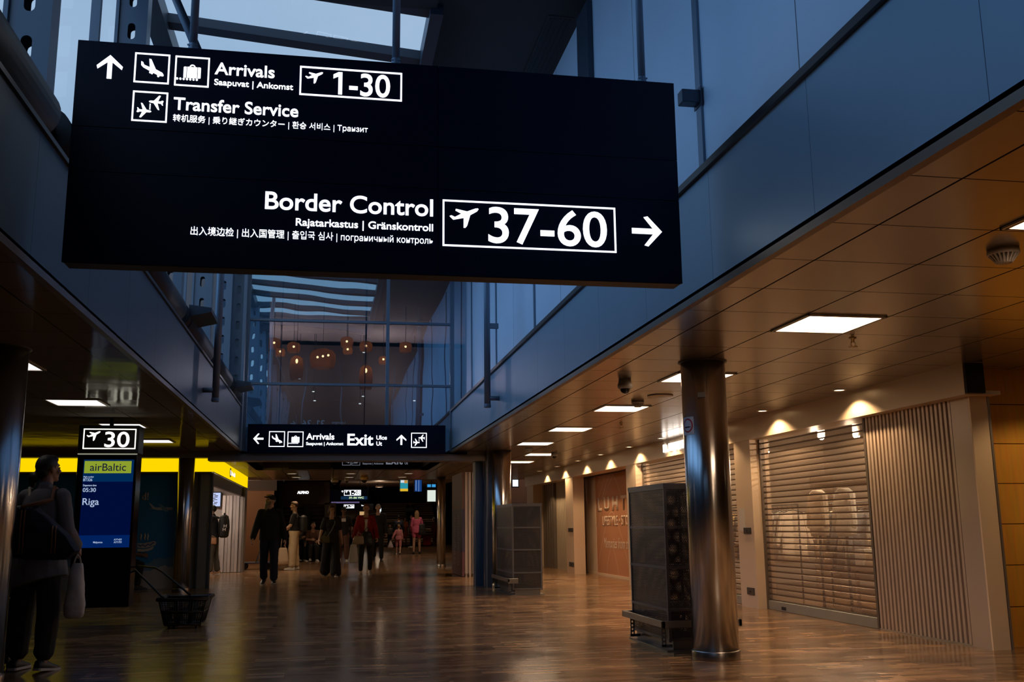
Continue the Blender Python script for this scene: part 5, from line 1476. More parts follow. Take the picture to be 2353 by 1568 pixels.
for sx in (-1.55, -0.62):
    bm = NB()
    for i in range(11): box(bm, (sx, 36.4, 0.5+i*0.14), (sx+0.62 if sx < -1 else sx+0.45, 36.6, 0.515+i*0.14))
    obj('shelf_board', bm, mat('warm_shelf', (0.35, 0.18, 0.09), 0.4), t)
lettering(Plane('Y', 35.99), 'ALPINO', (683, 1135.3), (709.5, 1135.3), (683, 1129), m_glow, t, 0.06)
bm = NB(); box(bm, (-4.6, 33.5, 0.0), (-1.78, 33.6, 2.35)); tag(obj('brown_screen_wall', bm, mat('brown_screen', (0.16, 0.065, 0.022), 0.7)), 'dark brown screen wall behind the bearded man', 'screen wall')
bm = NB(); box(bm, (-4.6, 33.45, 2.35), (-1.7, 33.7, 3.6)); struct('wall_far_left', bm, m_dark)

def gate_sign(Y, px, box_px, num, num_px, label, plane_px, band=None):
    pl = Plane('Y', Y); r = rect_px(pl, *px)
    t = wthing('hanging_sign', label, 'sign', ((r[0]+r[2])/2, Y, r[1]), 'navy direction signs')
    bm = NB(); box(bm, (r[0], Y, r[1]), (r[2], Y+0.12, r[3])); obj('casing', bm, m_navy, t)
    q = rect_px(pl, *box_px); ru = rect_px(pl, *plane_px); pictogram(pl, frame_loops(q, 0.02)+icon_loops('up', ru), m_glow, t)
    lettering(pl, num, (num_px[0], num_px[3]), (num_px[2], num_px[3]), (num_px[0], num_px[1]), m_glow, t, 0.03)
    for x in (r[0]+0.3, r[2]-0.3):
        bm = NB(); tube(bm, (x, Y+0.06, r[3]), (x, Y+0.06, FZ), 0.012, n=6); obj('hanging_rod', bm, m_steel_dk, t)
    return t, pl

t, pl = gate_sign(42, (744, 1125.5, 844, 1153.5), (790.5, 1126.5, 829.5, 1139.5), '1-28', (802, 1128.2, 827.5, 1137.6), 'distant lit sign for gates one to twenty eight', (792.5, 1128, 800, 1134))
arrow_px(pl, 784.3, 1127.5, 789.2, 1132.5, 0, t)
bm = NB(); r = rect_px(pl, 783, 1141, 844, 1148.5); poly_icon(bm, pl, [[(r[0], r[1]), (r[2], r[1]), (r[2], r[3]), (r[0], r[3])]], 0.003); attach(obj('blue_strip', bm, emit_mat('blue_strip_glow', (0.01, 0.04, 0.10), 0.6)), t)
lettering(pl, '31-36 WC', (802, 1146.5), (836, 1146.5), (802, 1142), emit_mat('lime_letters', (0.75, 0.95, 0.5), 0.9), t, 0.04, h=0.006)
t, pl = gate_sign(55, (782, 1158, 858, 1174), (790, 1160, 814, 1168.6), '1-26', (797.5, 1161.6, 813, 1167.6), 'second distant lit sign for gates one to twenty six', (791, 1161.3, 796.5, 1165.5))
lettering(pl, 'Transfer', (830, 1163.5), (845, 1163.5), (830, 1161), m_glow, t, 0.04)
bm = NB(); pl = Plane('Y', 48); r = rect_px(pl, 761, 1148.5, 826, 1157)
tag(obj('advert_banner', (lambda bm: (box(bm, (r[0], 48, r[1]), (r[2], 48.1, r[3])), bm)[1])(NB()), emit_mat('lilac_banner', (0.12, 0.09, 0.20), 0.8)), 'dim lilac advert banner hanging between the two distant gate signs', 'banner')

def screen(Y, px, m, label, cat='screen', extra=None):
    pl = Plane('Y', Y); r = rect_px(pl, *px)
    t = wthing('lit_screen', label, cat, ((r[0]+r[2])/2, Y, r[1]))
    bm = NB(); poly_icon(bm, pl, [[(r[0], r[1]), (r[2], r[1]), (r[2], r[3]), (r[0], r[3])]], 0.01); attach(obj('screen', bm, m), t)
    bm = NB(); box(bm, (r[0]-0.03, Y+0.002, r[1]-0.03), (r[2]+0.03, Y+0.1, r[3]+0.03)); obj('casing', bm, m_black, t)
    bm = NB(); tube(bm, ((r[0]+r[2])/2, Y+0.06, r[3]), ((r[0]+r[2])/2, Y+0.06, FZ), 0.02, n=6); obj('mount', bm, m_black, t)
    for px2, m2 in extra or ():
        q = rect_px(pl, *px2); bm = NB(); poly_icon(bm, pl, [[(q[0], q[1]), (q[2], q[1]), (q[2], q[3]), (q[0], q[3])]], 0.014); attach(obj('picture_block', bm, m2), t)

screen(50, (919.5, 1101, 937.5, 1129.5), emit_mat('teal_ad', (0.03, 0.35, 0.45), 0.8), 'bright advert screen with food pictures, teal with a yellow foot', extra=[((919.5, 1123.5, 937.5, 1129.5), emit_mat('ad_yellow', (0.8, 0.5, 0.03), 0.9)), ((920.5, 1103.5, 929, 1110), emit_mat('ad_white', (0.7, 0.75, 0.8), 0.9)), ((929, 1104, 936.8, 1111), emit_mat('ad_orange', (0.6, 0.3, 0.06), 0.9))])
screen(50, (953, 1101, 969, 1130), emit_mat('departure_blue', (0.01, 0.06, 0.26), 0.8), 'blue departures screen right of the food advert', extra=[((961.5, 1101, 963, 1130), emit_mat('departure_text', (0.3, 0.45, 0.8), 0.6)), ((955, 1104, 957, 1128), MATS['departure_text'])])
screen(44, (982, 1127, 1001, 1153), emit_mat('white_screen', (0.72, 0.80, 0.72), 1.0), 'white lit screen left of the yellow streaked column')
screen(46, (982, 1113.5, 1001, 1120), emit_mat('sky_screen', (0.05, 0.35, 0.75), 0.9), 'small sky blue lit strip above the white screen')
screen(33.3, (1178, 1102, 1190.5, 1118.5), emit_mat('cool_white_screen', (0.85, 0.92, 1.0), 1.2), 'white lit screen seen past the farther mesh stand')
screen(58, (839, 1165, 842, 1210), emit_mat('bright_post', (1.0, 0.9, 0.75), 1.6), 'narrow bright vertical shop light far down the hall', 'shop light')
screen(60, (826, 1176, 843, 1195), emit_mat('warm_shop_glow', (0.75, 0.45, 0.2), 0.7), 'warm lit shop window far down the hall behind the red cardigan', 'shop window')
screen(62, (872, 1168, 876, 1182), emit_mat('bright_blue_white', (0.75, 0.9, 1.0), 1.2), 'small bluish white shop light beside the stairs', 'shop light')
bm = NB(); box(bm, (0.9, 64, 0), (3.1, 64.2, 2.2)); tag(obj('pale_shop_wall', bm, mat('pale_far_wall', (0.40, 0.30, 0.22), 0.6)), 'pale far shop wall between the distant walkers', 'shop wall')
bm = NB(); box(bm, (6.0, 33.8, 1.9), (9.5, 34.0, 2.9)); tag(obj('pinkish_shop_panel', bm, mat('pink_wood', (0.36, 0.22, 0.2), 0.6)), 'pinkish wood panel behind the steel column on the shop side', 'panel')
bm = NB(); box(bm, (6.0, 33.6, 1.5), (9.5, 33.7, 1.9)); tag(obj('dark_shop_window', bm, m_steel_dk), 'dark glazed strip under the pinkish wood panel', 'panel')
st = wthing('staircase', 'wide dark staircase rising at the far end of the hall', 'staircase', (4.6, 60, 0))
bm = NB(); bn = NB()
for i in range(18):
    box(bm, (3.25, 60+0.3*i, 0), (6.6, 60.3+0.3*i, 0.147*(i+1))); box(bn, (3.25, 59.985+0.3*i, 0.147*(i+1)-0.03), (6.6, 60.02+0.3*i, 0.147*(i+1)+0.004))
obj('steps', bm, mat('dark_step', (0.10, 0.055, 0.035), 0.5), st); obj('step_nosing', bn, mat('pale_nosing', (0.60, 0.42, 0.28), 0.4), st)
bm = NB()
path_tube(bm, [(3.15, 59.6, 1.0), (3.15, 65.4, 3.6)], 0.04, 8)
for i in range(5): tube(bm, (3.15, 59.7+1.4*i, 0.6*i), (3.15, 59.7+1.4*i, 1.05+0.62*i), 0.02, n=6)
obj('handrail', bm, m_brass, st)
bm = NB(); box(bm, (3.25, 65.4, 2.646), (6.6, 70, 2.7)); obj('landing', bm, MATS['dark_step'], st)
bm = NB(); box(bm, (3.0, 68, 2.7), (8.0, 68.2, FZ)); struct('wall_stair_back', bm, m_dark)
bm = NB(); box(bm, (6.7, 45, 0), (9.85, 45.2, 2.1)); tag(obj('grey_shop_screen', bm, mat('dim_grey_wall', (0.16, 0.13, 0.115), 0.6)), 'dim grey shop wall behind the woman in dark red', 'shop wall')
for i, (x, y, e, zl_) in enumerate(((2.6, 53, 15, 3.3), (4.5, 39, 260, FZ), (-3.0, 31.6, 110, 2.9), (4.5, 56, 260, FZ), (7.6, 32.0, 120, FZ))):  # lamps added to brighten the far hall, its walkers and panels
    t = wthing('added_hall_lamp', ('added lamp brightening the far shops', 'added lamp brightening the woman in pink', 'added lamp brightening the walkers by the cafe front', 'added lamp brightening the stairs', 'added lamp brightening the pinkish wood panel')[i], 'ceiling lamp', (x, y, zl_), 'added lamps in the far hall')
    bm = NB(); lathe(bm, [(0, zl_), (0.2, zl_), (0.2, zl_-0.08), (0, zl_-0.08)], (x, y, 0), 20); tube(bm, (x, y, zl_-0.001), (x, y, FZ), 0.012, n=6); obj('housing', bm, m_offwhite, t)
    l = bpy.data.lights.new('hall_fill_light', 'SPOT' if zl_ == FZ else 'POINT'); l.energy = e*1.6;
    if zl_ == FZ: l.spot_size = radians(140); l.spot_blend = 0.4
    l.energy = e*1.6; l.color = (1, 0.72, 0.48); l.shadow_soft_size = 0.2; l.specular_factor = 0.04
    lo = bpy.data.objects.new('hall_fill_light', l); COL.objects.link(lo); attach(lo, t); lo.location = (x, y, zl_-0.3)

# ------------------------------------------------------------------ people
BAKE = []
cloth_tex = bpy.data.textures.new('cloth_folds', 'CLOUDS'); cloth_tex.noise_scale = 0.09; cloth_tex.noise_depth = 2


def grown(name, bm, m, parent, vox, fold=0.0, smooth=2):
    """one continuous skin over overlapping closed shapes"""
    o = obj(name, bm, m, parent)
    r = o.modifiers.new('skin', 'REMESH'); r.mode = 'VOXEL'; r.voxel_size = vox; r.use_smooth_shade = True
    if fold:
        d = o.modifiers.new('folds', 'DISPLACE'); d.texture = cloth_tex; d.strength = fold; d.mid_level = 0.5
    if smooth:
        s = o.modifiers.new('soft', 'SMOOTH'); s.iterations = smooth; s.factor = 0.5
    BAKE.append(o)
    return o


def bake_all():
    dg = bpy.context.evaluated_depsgraph_get(); dg.update()
    done = []
    for o in BAKE:
        me = bpy.data.meshes.new_from_object(o.evaluated_get(dg)); me.name = o.name
        done.append((o, me))
    for o, me in done:
        old = o.data; o.modifiers.clear(); o.data = me; bpy.data.meshes.remove(old)
        for p in me.polygons: p.use_smooth = True
    BAKE.clear()


def skin_mat(name, c): return mat('skin_'+name, c, 0.55, noise=0.08, nscale=30)


SK_LIGHT = (0.55, 0.33, 0.23); SK_TAN = (0.42, 0.23, 0.14); SK_DARK = (0.16, 0.075, 0.045)


def ringpts(c, rx, ry, fx, fy, n=16): return [c+fx*(rx*cos(2*pi*i/n))+fy*(ry*sin(2*pi*i/n)) for i in range(n)]


def human(label, loc, heading, H=1.75, sex='m', fat=0.0, skin=SK_LIGHT, pose=None, wear=None, hair=None, vox=0.008, z0=0.0, group=None, extra=None):
    p = dict(thL=0, thR=0, knL=2, knR=2, abL=3, abR=3, shL=0, shR=0, adL=10, adR=10, elL=12, elR=12, inL=10, inR=10, lean=2, hyaw=0, hpit=0, curl=30); p.update(pose or {})
    w = wear or {}; hair = hair or {}
    s = H/1.75; fem = sex == 'f'
    t = thing('person', label, 'person', (loc[0], loc[1], z0), radians(heading), group)
    rd = radians; J = {}
    la = rd(p['lean']); spine = Vector((0, sin(la), cos(la))); fwd = Vector((0, cos(la), -sin(la))); X = Vector((1, 0, 0))
    pel = Vector((0, 0, 0.95*s))
    hipw = (0.092 if fem else 0.088)*s
    foot_z = []
    for sd, k in ((-1, 'L'), (1, 'R')):
        hip = Vector((sd*hipw, 0, 0.92*s)); a = rd(p['th'+k]); ab = rd(p['ab'+k])
        d1 = Vector((sd*sin(ab), sin(a)*cos(ab), -cos(a)*cos(ab))).normalized()
        kn = hip+d1*0.44*s; b = a-rd(p['kn'+k]); d2 = Vector((sd*sin(ab)*0.3, sin(b), -cos(b))).normalized()
        an = kn+d2*0.41*s
        J['hip'+k], J['kn'+k], J['an'+k] = hip, kn, an; J['fp'+k] = b
        # lowest point of the foot, given that it tips with the shank
        tip = max(0.0, -b); foot_z.append(an.z-0.07*s*cos(b)-0.13*s*max(0, sin(-b))*0.8)
    dz = -min(foot_z)
    for k in list(J):
        if isinstance(J[k], Vector): J[k] = J[k]+Vector((0, 0, dz))
    pel = pel+Vector((0, 0, dz))
    shw = (0.152 if fem else 0.172)*s*(1+fat*0.3)
    shc = pel+spine*0.462*s; J['neck'] = pel+spine*0.53*s
    for sd, k in ((-1, 'L'), (1, 'R')):
        sh = shc+X*sd*shw; fl, ad = rd(p['sh'+k]), rd(p['ad'+k])
        d1 = (X*sd*sin(ad)+fwd*sin(fl)*cos(ad)-spine*cos(fl)*cos(ad)).normalized()
        inn = rd(p['in'+k]); n0 = (fwd*cos(inn)-X*sd*sin(inn)); n0 = (n0-d1*n0.dot(d1)).normalized()
        e = rd(p['el'+k]); d2 = (d1*cos(e)+n0*sin(e)).normalized()
        J['sh'+k], J['el'+k] = sh, sh+d1*0.29*s; J['wr'+k] = J['el'+k]+d2*0.25*s; J['fd'+k] = d2; J['n'+k] = n0
    hy, hp = rd(p['hyaw']), rd(p['hpit'])
    HR = Matrix.Rotation(hy, 3, 'Z') @ Matrix.Rotation(-la*0.5-hp, 3, 'X')
    hc = J['neck']+Vector((0, 0.015, 0)).lerp(fwd*0.02, 0.5)+spine*0.115*s+Vector((0, 0.01, 0.05*s)); J['head'] = hc
    hs = s*(0.97 if fem else 1.0) if H > 1.4 else 0.86*(1.0)
    h3 = lambda x, y, z: hc+HR @ Vector((x*hs, y*hs, z*hs))
    # --- body
    bm = NB(); fx = X
    tor = [(-0.10, 0.09, 0.085), (-0.02, 0.155, 0.105), (0.05, 0.165 if fem else 0.155, 0.108), (0.17, 0.125 if fem else 0.142, 0.090), (0.30, 0.145 if fem else 0.165, 0.102), (0.40, 0.150 if fem else 0.172, 0.098), (0.47, 0.12, 0.075), (0.52, 0.06, 0.055)]
    def torso(bm, inf=0.0, lo=-9, hi=9, belly=0.0):
        R = []
        for z, rx, ry in tor:
            if z < lo or z > hi: continue
            f = (1+fat*(1.0 if z < 0.35 else 0.5))
            R.append(ringpts(pel+spine*z*s+fwd*belly*(1-abs(z-0.15)/0.3 if abs(z-0.15) < 0.3 else 0), (rx*f+inf)*s, (ry*f+inf)*s, fx, fwd))
        loft(bm, R)
    torso(bm)
    capsule(bm, J['neck']-spine*0.05*s, hc+HR @ Vector((0, -0.01, -0.05*hs)), 0.058*s, 0.052*s)
    for k in 'LR':
        f = 1+fat*0.5
        capsule(bm, J['hip'+k], J['kn'+k], 0.083*s*f, 0.055*s*f); capsule(bm, J['kn'+k], J['kn'+k].lerp(J['an'+k], 0.35), 0.054*s, 0.056*s*f); capsule(bm, J['kn'+k].lerp(J['an'+k], 0.35), J['an'+k], 0.055*s*f, 0.037*s)
        an = J['an'+k]; b = J['fp'+k]; fd = Vector((0, cos(b), sin(b)))
        fu = Vector((0, -sin(b), cos(b)))
        capsule(bm, an-fu*0.03*s, an+fd*0.11*s-fu*0.045*s, 0.034*s, 0.022*s)
        capsule(bm, J['sh'+k], J['el'+k], 0.052*s*f, 0.039*s*f); capsule(bm, J['el'+k], J['wr'+k], 0.040*s*f, 0.027*s)
        ball(bm, J['sh'+k], 0.054*s*f, 10, 8); capsule(bm, J['neck']-spine*0.03*s, J['sh'+k]+spine*0.012*s, 0.050*s, 0.042*s)
        # hand: palm, four fingers, thumb
        d = J['fd'+k]; sd = -1 if k == 'L' else 1
        n = J['n'+k]; side = (n-d*n.dot(d)).normalized()      # towards the thumb
        pn = d.cross(side).normalized()*(1 if k == 'L' else -1)  # palm faces the body
        if pn.dot(X)*sd > 0: pn = -pn
        wr = J['wr'+k]; hh = s*(0.95 if fem else 1.0)
        kb = wr+d*0.085*hh
        for q in (-0.030, -0.010, 0.010, 0.030): capsule(bm, wr+side*q*0.55*hh+d*0.01, kb+side*q*hh, 0.0155*hh, 0.0125*hh, 8)
        for q, ln in ((0.033, 0.075), (0.011, 0.085), (-0.011, 0.078), (-0.031, 0.060)):
            pt = kb+side*q*hh; an_ = 0; r = 0.0092*hh
            for j, fr in enumerate((0.42, 0.32, 0.26)):
                an_ += rd(p['curl'])*(0.55+0.25*j); dd = d*cos(an_)+pn*sin(an_); nx = pt+dd*ln*fr*hh
                capsule(bm, pt, nx, r, r*0.93, 8); pt = nx; r *= 0.93
        tb = wr+d*0.025*hh+side*0.030*hh; t1 = tb+(d*0.6+side*0.75+pn*0.25).normalized()*0.040*hh; t2 = t1+(d*0.9+side*0.15+pn*0.45).normalized()*0.034*hh
        capsule(bm, tb, t1, 0.0125*hh, 0.0105*hh, 8); capsule(bm, t1, t2, 0.0105*hh, 0.009*hh, 8)
        J['grip'+k] = kb+pn*0.02*hh
    # head
    ball(bm, h3(0, -0.008, 0.022), [v*hs for v in (0.076, 0.094, 0.098)], 18, 12, HR)
    ball(bm, h3(0, 0.026, -0.050), [v*hs for v in (0.056, 0.062, 0.062)], 14, 10, HR)
    ball(bm, h3(0, 0.066, -0.092), [v*hs for v in (0.026, 0.022, 0.020)], 10, 8, HR)
    capsule(bm, h3(0, 0.084, 0.014), h3(0, 0.106, -0.022), 0.009*hs, 0.0135*hs, 8)
    ball(bm, h3(0, 0.078, 0.032), [v*hs for v in (0.052, 0.014, 0.011)], 12, 8, HR)
    ball(bm, h3(0, 0.082, -0.050), [v*hs for v in (0.025, 0.013, 0.007)], 10, 6, HR); ball(bm, h3(0, 0.081, -0.063), [v*hs for v in (0.022, 0.012, 0.007)], 10, 6, HR)
    for sd in (-1, 1):
        ball(bm, h3(sd*0.079, -0.004, -0.008), [v*hs for v in (0.011, 0.021, 0.032)], 10, 8, HR)
        ball(bm, h3(sd*0.040, 0.066, -0.022), [v*hs for v in (0.026, 0.020, 0.028)], 10, 8, HR)
    body = grown('body', bm, skin_mat('%.2f' % skin[0], skin), t, vox)
    if vox < 0.0095:
        for sd in (-1, 1):
            bm = NB(); ball(bm, h3(sd*0.031, 0.083, 0.008), [v*hs for v in (0.013, 0.008, 0.007)], 10, 6, HR); obj('eye', bm, mat('eye_dark', (0.03, 0.02, 0.015), 0.2), t)
    # --- clothes
    if 'top' in w:
        c = w['top']; bm = NB(); inf = c.get('inf', 0.016); lo = c.get('hem', 0.0)
        R = []
        for z, rx, ry in tor:
            if z < 0.0 or z > (0.53 if c.get('collar') else 0.49): continue
            f = (1+fat*(1.0 if z < 0.35 else 0.5)); R.append((z, rx*f+inf, ry*f+inf))
        hem = [(-lo, 0.158*(1+fat)+inf+c.get('flare', 0.0), 0.112*(1+fat)+inf+c.get('flare', 0.0))] if lo > 0 else []
        R = hem+R
        rings = [ringpts(pel+spine*z*s, rx*s, ry*s, fx, fwd) for z, rx, ry in R]
        if c.get('slant'):   # asymmetric hem
            rings[0] = [q+Vector((0, 0, c['slant']*(q-pel).dot(X)/s)) for q in rings[0]]
        loft(bm, rings)
        if fem:
            for sd in (-1, 1): ball(bm, pel+spine*0.315*s+X*sd*0.07*s+fwd*0.085*s*(1+fat*0.5), 0.062*s*(1+fat*0.4), 10, 8)
        sl = c.get('sleeve', 0.6)
        for k in 'LR':
            f = 1+fat*0.5; r0, r1 = (0.051*f+inf*0.75)*s, (0.042*f+inf*0.9)*s
            ball(bm, J['sh'+k], r0*1.0, 10, 8); capsule(bm, J['neck']-spine*0.05*s, J['sh'+k]+spine*0.010*s, 0.056*s, (0.044+inf*0.6)*s)
            if sl <= 1: capsule(bm, J['sh'+k], J['sh'+k].lerp(J['el'+k], sl), r0, r1*1.08)
            else:
                capsule(bm, J['sh'+k], J['el'+k], r0, r1); capsule(bm, J['el'+k], J['el'+k].lerp(J['wr'+k], sl-1), r1, (0.030+inf)*s)
        if c.get('collar'): capsule(bm, J['neck']-spine*0.05*s, J['neck']+spine*0.015*s, 0.075*s, 0.066*s)
        grown(c.get('name', 'shirt'), bm, c['m'], t, max(vox, 0.008), c.get('fold', 0.010))
    if 'under' in w:   # shirt front showing in an open cardigan
        bm = NB(); loft(bm, [ringpts(pel+spine*z*s+fwd*(0.045+0.02*fat)*s, 0.055*s, (0.10*(1+fat*0.7))*s, fx, fwd) for z in (0.02, 0.2, 0.34, 0.44)]); grown('undershirt', bm, w['under'], t, max(vox, 0.008), 0.004)
    if 'legs' in w:
        c = w['legs']; bm = NB(); inf = c.get('inf', 0.012); L = c.get('len', 0.93)
        torso(bm, inf, -0.11, 0.10)
        for k in 'LR':
            f = 1+fat*0.5; rk = (0.058*f+inf+c.get('kn', 0))*s; ra = (0.040+inf+c.get('an', 0.006))*s
            capsule(bm, J['hip'+k], J['kn'+k] if L > 0.5 else J['hip'+k].lerp(J['kn'+k], L*2), (0.086*f+inf)*s, rk)
            if L > 0.5: capsule(bm, J['kn'+k], J['kn'+k].lerp(J['an'+k], (L-0.5)*2), rk, ra)
        grown(c.get('name', 'trousers'), bm, c['m'], t, max(vox, 0.008), c.get('fold', 0.014))
    if 'skirt' in w:
        c = w['skirt']; bm = NB(); a = (J['knL']+J['knR'])/2
        loft(bm, [ringpts(pel+spine*0.16*s, 0.15*s, 0.11*s, fx, fwd), ringpts(pel, 0.185*s, 0.14*s, fx, fwd), ringpts(pel.lerp(a, c.get('len', 0.8)), 0.23*s, 0.19*s, fx, fwd)]); grown('skirt', bm, c['m'], t, max(vox, 0.008), 0.016)
    if 'shoes' in w:
        c = w['shoes']
        for k in 'LR':
            an = J['an'+k]; b = J['fp'+k]; pitch = min(0, b)
            if p['th'+k] > 60: pitch = 0
            Rm = Matrix.Translation(an) @ Matrix.Rotation(rd(-6 if k == 'R' else 6), 4, 'Z') @ Matrix.Rotation(pitch, 4, 'X') @ Matrix.Translation((0, 0, -0.07*s))
            sec = [(-0.075, 0.026, 0.060), (-0.062, 0.036, 0.088), (-0.02, 0.038, 0.092), (0.03, 0.040, 0.085), (0.09, 0.046, 0.060), (0.14, 0.045, 0.047), (0.18, 0.034, 0.038), (0.195, 0.018, 0.028)]
            bm = NB(); bs = NB(); ra, rb = [], []
            for y, hw, hh in sec:
                ra.append([Rm @ Vector((x*s, y*s, z*s)) for x, z in ((-hw, 0.012), (-hw*0.96, hh*0.5), (-hw*0.72, hh*0.86), (0, hh), (hw*0.72, hh*0.86), (hw*0.96, hh*0.5), (hw, 0.012))])
                g = 1.08; rb.append([Rm @ Vector((x*s, y*s*1.03, z*s)) for x, z in ((-hw*g, 0.0), (-hw*g, 0.020), (hw*g, 0.020), (hw*g, 0.0))])
            loft(bm, ra); loft(bs, rb, smooth=False)
            so = obj('shoe', bm, c['m'], t); ss = obj('sole', bs, c.get('sole', c['m']), None); ss.parent = so
    # --- hair and hats
    hk = hair.get('kind', 'short'); hm = hair.get('m')
    if hm:
        bm = NB(); e = lambda c, r: ball(bm, h3(*c), [v*hs for v in r], 14, 10, HR)
        if hk == 'short': e((0, -0.020, 0.034), (0.081, 0.092, 0.096)); e((0, 0.03, 0.085), (0.062, 0.055, 0.04))
        if hk == 'bald': e((0, -0.035, 0.0), (0.081, 0.075, 0.06))
        if hk in ('bob', 'long', 'bun', 'pony'):
            e((0, -0.018, 0.036), (0.086, 0.096, 0.098)); e((0, 0.035, 0.085), (0.066, 0.05, 0.042))
        if hk == 'bob':
            for sd in (-1, 1): e((sd*0.073, -0.005, -0.03), (0.026, 0.055, 0.075))
            e((0, -0.07, -0.03), (0.075, 0.045, 0.08))
        if hk == 'long':
            for sd in (-1, 1): e((sd*0.072, -0.02, -0.04), (0.028, 0.05, 0.09))
            for q in (-0.05, 0, 0.05): capsule(bm, h3(q, -0.075, 0.0), h3(q*1.3, -0.115, -0.33), 0.05*hs, 0.032*hs)
        if hk == 'bun': e((-0.055, -0.105, -0.062), (0.055, 0.045, 0.05)); e((-0.10, -0.095, -0.10), (0.03, 0.03, 0.05)); e((0, -0.06, -0.02), (0.072, 0.05, 0.06))
        if hk == 'pony': capsule(bm, h3(0, -0.10, 0.05), h3(0, -0.15, -0.15), 0.035*hs, 0.018*hs)
        grown('hair', bm, hm, t, max(vox, 0.007), 0.006, 1)
    if 'cap' in hair:
        bm = NB(); ball(bm, h3(0, -0.008, 0.052), [v*hs for v in (0.087, 0.102, 0.082)], 16, 10, HR)
        pts = [h3(0.075*cos(a), 0.075+0.085*sin(a), 0.052-0.01*sin(a)) for a in [pi*i/10 for i in range(11)]]
        loft(bm, [[q+HR @ Vector((0, 0, 0.006)) for q in pts], [q-HR @ Vector((0, 0, 0.006)) for q in pts]], smooth=False)
        grown('cap', bm, hair['cap'], t, max(vox*0.8, 0.0065), 0, 1)
    if 'beard' in hair:
        bm = NB()
        for c, r in (((0, 0.062, -0.085), (0.05, 0.038, 0.05)), ((0.045, 0.04, -0.055), (0.022, 0.04, 0.05)), ((-0.045, 0.04, -0.055), (0.022, 0.04, 0.05)), ((0, 0.06, -0.15), (0.038, 0.03, 0.06)), ((0, 0.092, -0.040), (0.03, 0.012, 0.008))): ball(bm, h3(*c), [v*hs for v in r], 12, 8, HR)
        grown('beard', bm, hair['beard'], t, max(vox*0.9, 0.007), 0.006, 1)
    J['obj'] = t; Wm = Matrix.Translation((loc[0], loc[1], z0)) @ Matrix.Rotation(rd(heading), 4, 'Z')
    J['W'] = lambda v: Wm @ v
    J['h3'] = h3; J['pel'], J['spine'], J['fwd'], J['s'] = pel, spine, fwd, s
    return J


c_black = mat('black_cloth', (0.012, 0.012, 0.014), 0.85); c_navy = mat('navy_cloth', (0.012, 0.016, 0.035), 0.85); c_grey = mat('grey_knit', (0.17, 0.165, 0.175), 0.9)
c_sand = mat('beige_chino', (0.60, 0.46, 0.29), 0.85); c_olive = mat('olive_grey_cloth', (0.075, 0.07, 0.055), 0.85); c_red = mat('red_knit', (0.32, 0.015, 0.018), 0.9)
c_pink = mat('pink_cloth', (0.62, 0.12, 0.22), 0.85); c_palepink = mat('pale_pink_cloth', (0.55, 0.20, 0.22), 0.85); c_orange = mat('orange_cloth', (0.60, 0.20, 0.06), 0.85)
c_white = mat('white_cloth', (0.66, 0.64, 0.62), 0.8); c_brown = mat('brown_cloth', (0.14, 0.065, 0.04), 0.85); c_rust = mat('dark_red_cloth', (0.22, 0.05, 0.03), 0.85)
l_white = mat('white_leather', (0.70, 0.66, 0.60), 0.5); l_black = mat('black_leather', (0.015, 0.015, 0.016), 0.5); l_tan = mat('tan_suede', (0.45, 0.24, 0.13), 0.7); l_sole = mat('pale_sole', (0.55, 0.52, 0.48), 0.6)
h_dark = mat('dark_hair', (0.012, 0.009, 0.008), 0.6); h_brown = mat('brown_hair', (0.075, 0.035, 0.018), 0.6); h_blond = mat('blond_hair', (0.28, 0.16, 0.075), 0.6); h_grey = mat('grey_hair', (0.35, 0.33, 0.31), 0.7); h_beard = mat('grey_blond_beard', (0.20, 0.17, 0.12), 0.7)

# ---- bags: soft pouches hung from a point


def pouch(name, label, cat, top, h, wt, wb, d, m, yaw=0.0, handles=0.12, hm=None, fold=0.02, group=None, strap_to=None, vox=0.009):
    t = wthing(name, label, cat, tuple(top), group)
    R = Matrix.Rotation(yaw, 3, 'Z'); top = Vector(top)
    q = lambda x, y, z: top+R @ Vector((x, y, z))
    el = lambda rx, ry, z: [q(rx*cos(2*pi*i/18)*(1.0), ry*(abs(sin(2*pi*i/18))**0.7)*(1 if sin(2*pi*i/18) >= 0 else -1), z) for i in range(18)]
    bm = NB(); z = -handles
    loft(bm, [el(wt*0.42, d*0.18, z), el(wt*0.5, d*0.3, z-h*0.08), el((wt+wb)*0.25, d*0.48, z-h*0.45), el(wb*0.5, d*0.5, z-h*0.78), el(wb*0.47, d*0.42, z-h*0.94), el(wb*0.36, d*0.3, z-h)])
    grown('bag_body', bm, m, t, vox, fold)
    for sy in (-1, 1):
        bm = NB(); path_tube(bm, [q(-wt*0.28, sy*d*0.1, z-0.01), q(-wt*0.16, sy*d*0.05, -handles*0.35), q(0, 0, 0.0), q(wt*0.16, sy*d*0.05, -handles*0.35), q(wt*0.28, sy*d*0.1, z-0.01)], 0.007, 6); obj('handle', bm, hm or m, t)
    return t


def strap(bm, pts, r=0.014): path_tube(bm, pts, r, 8)


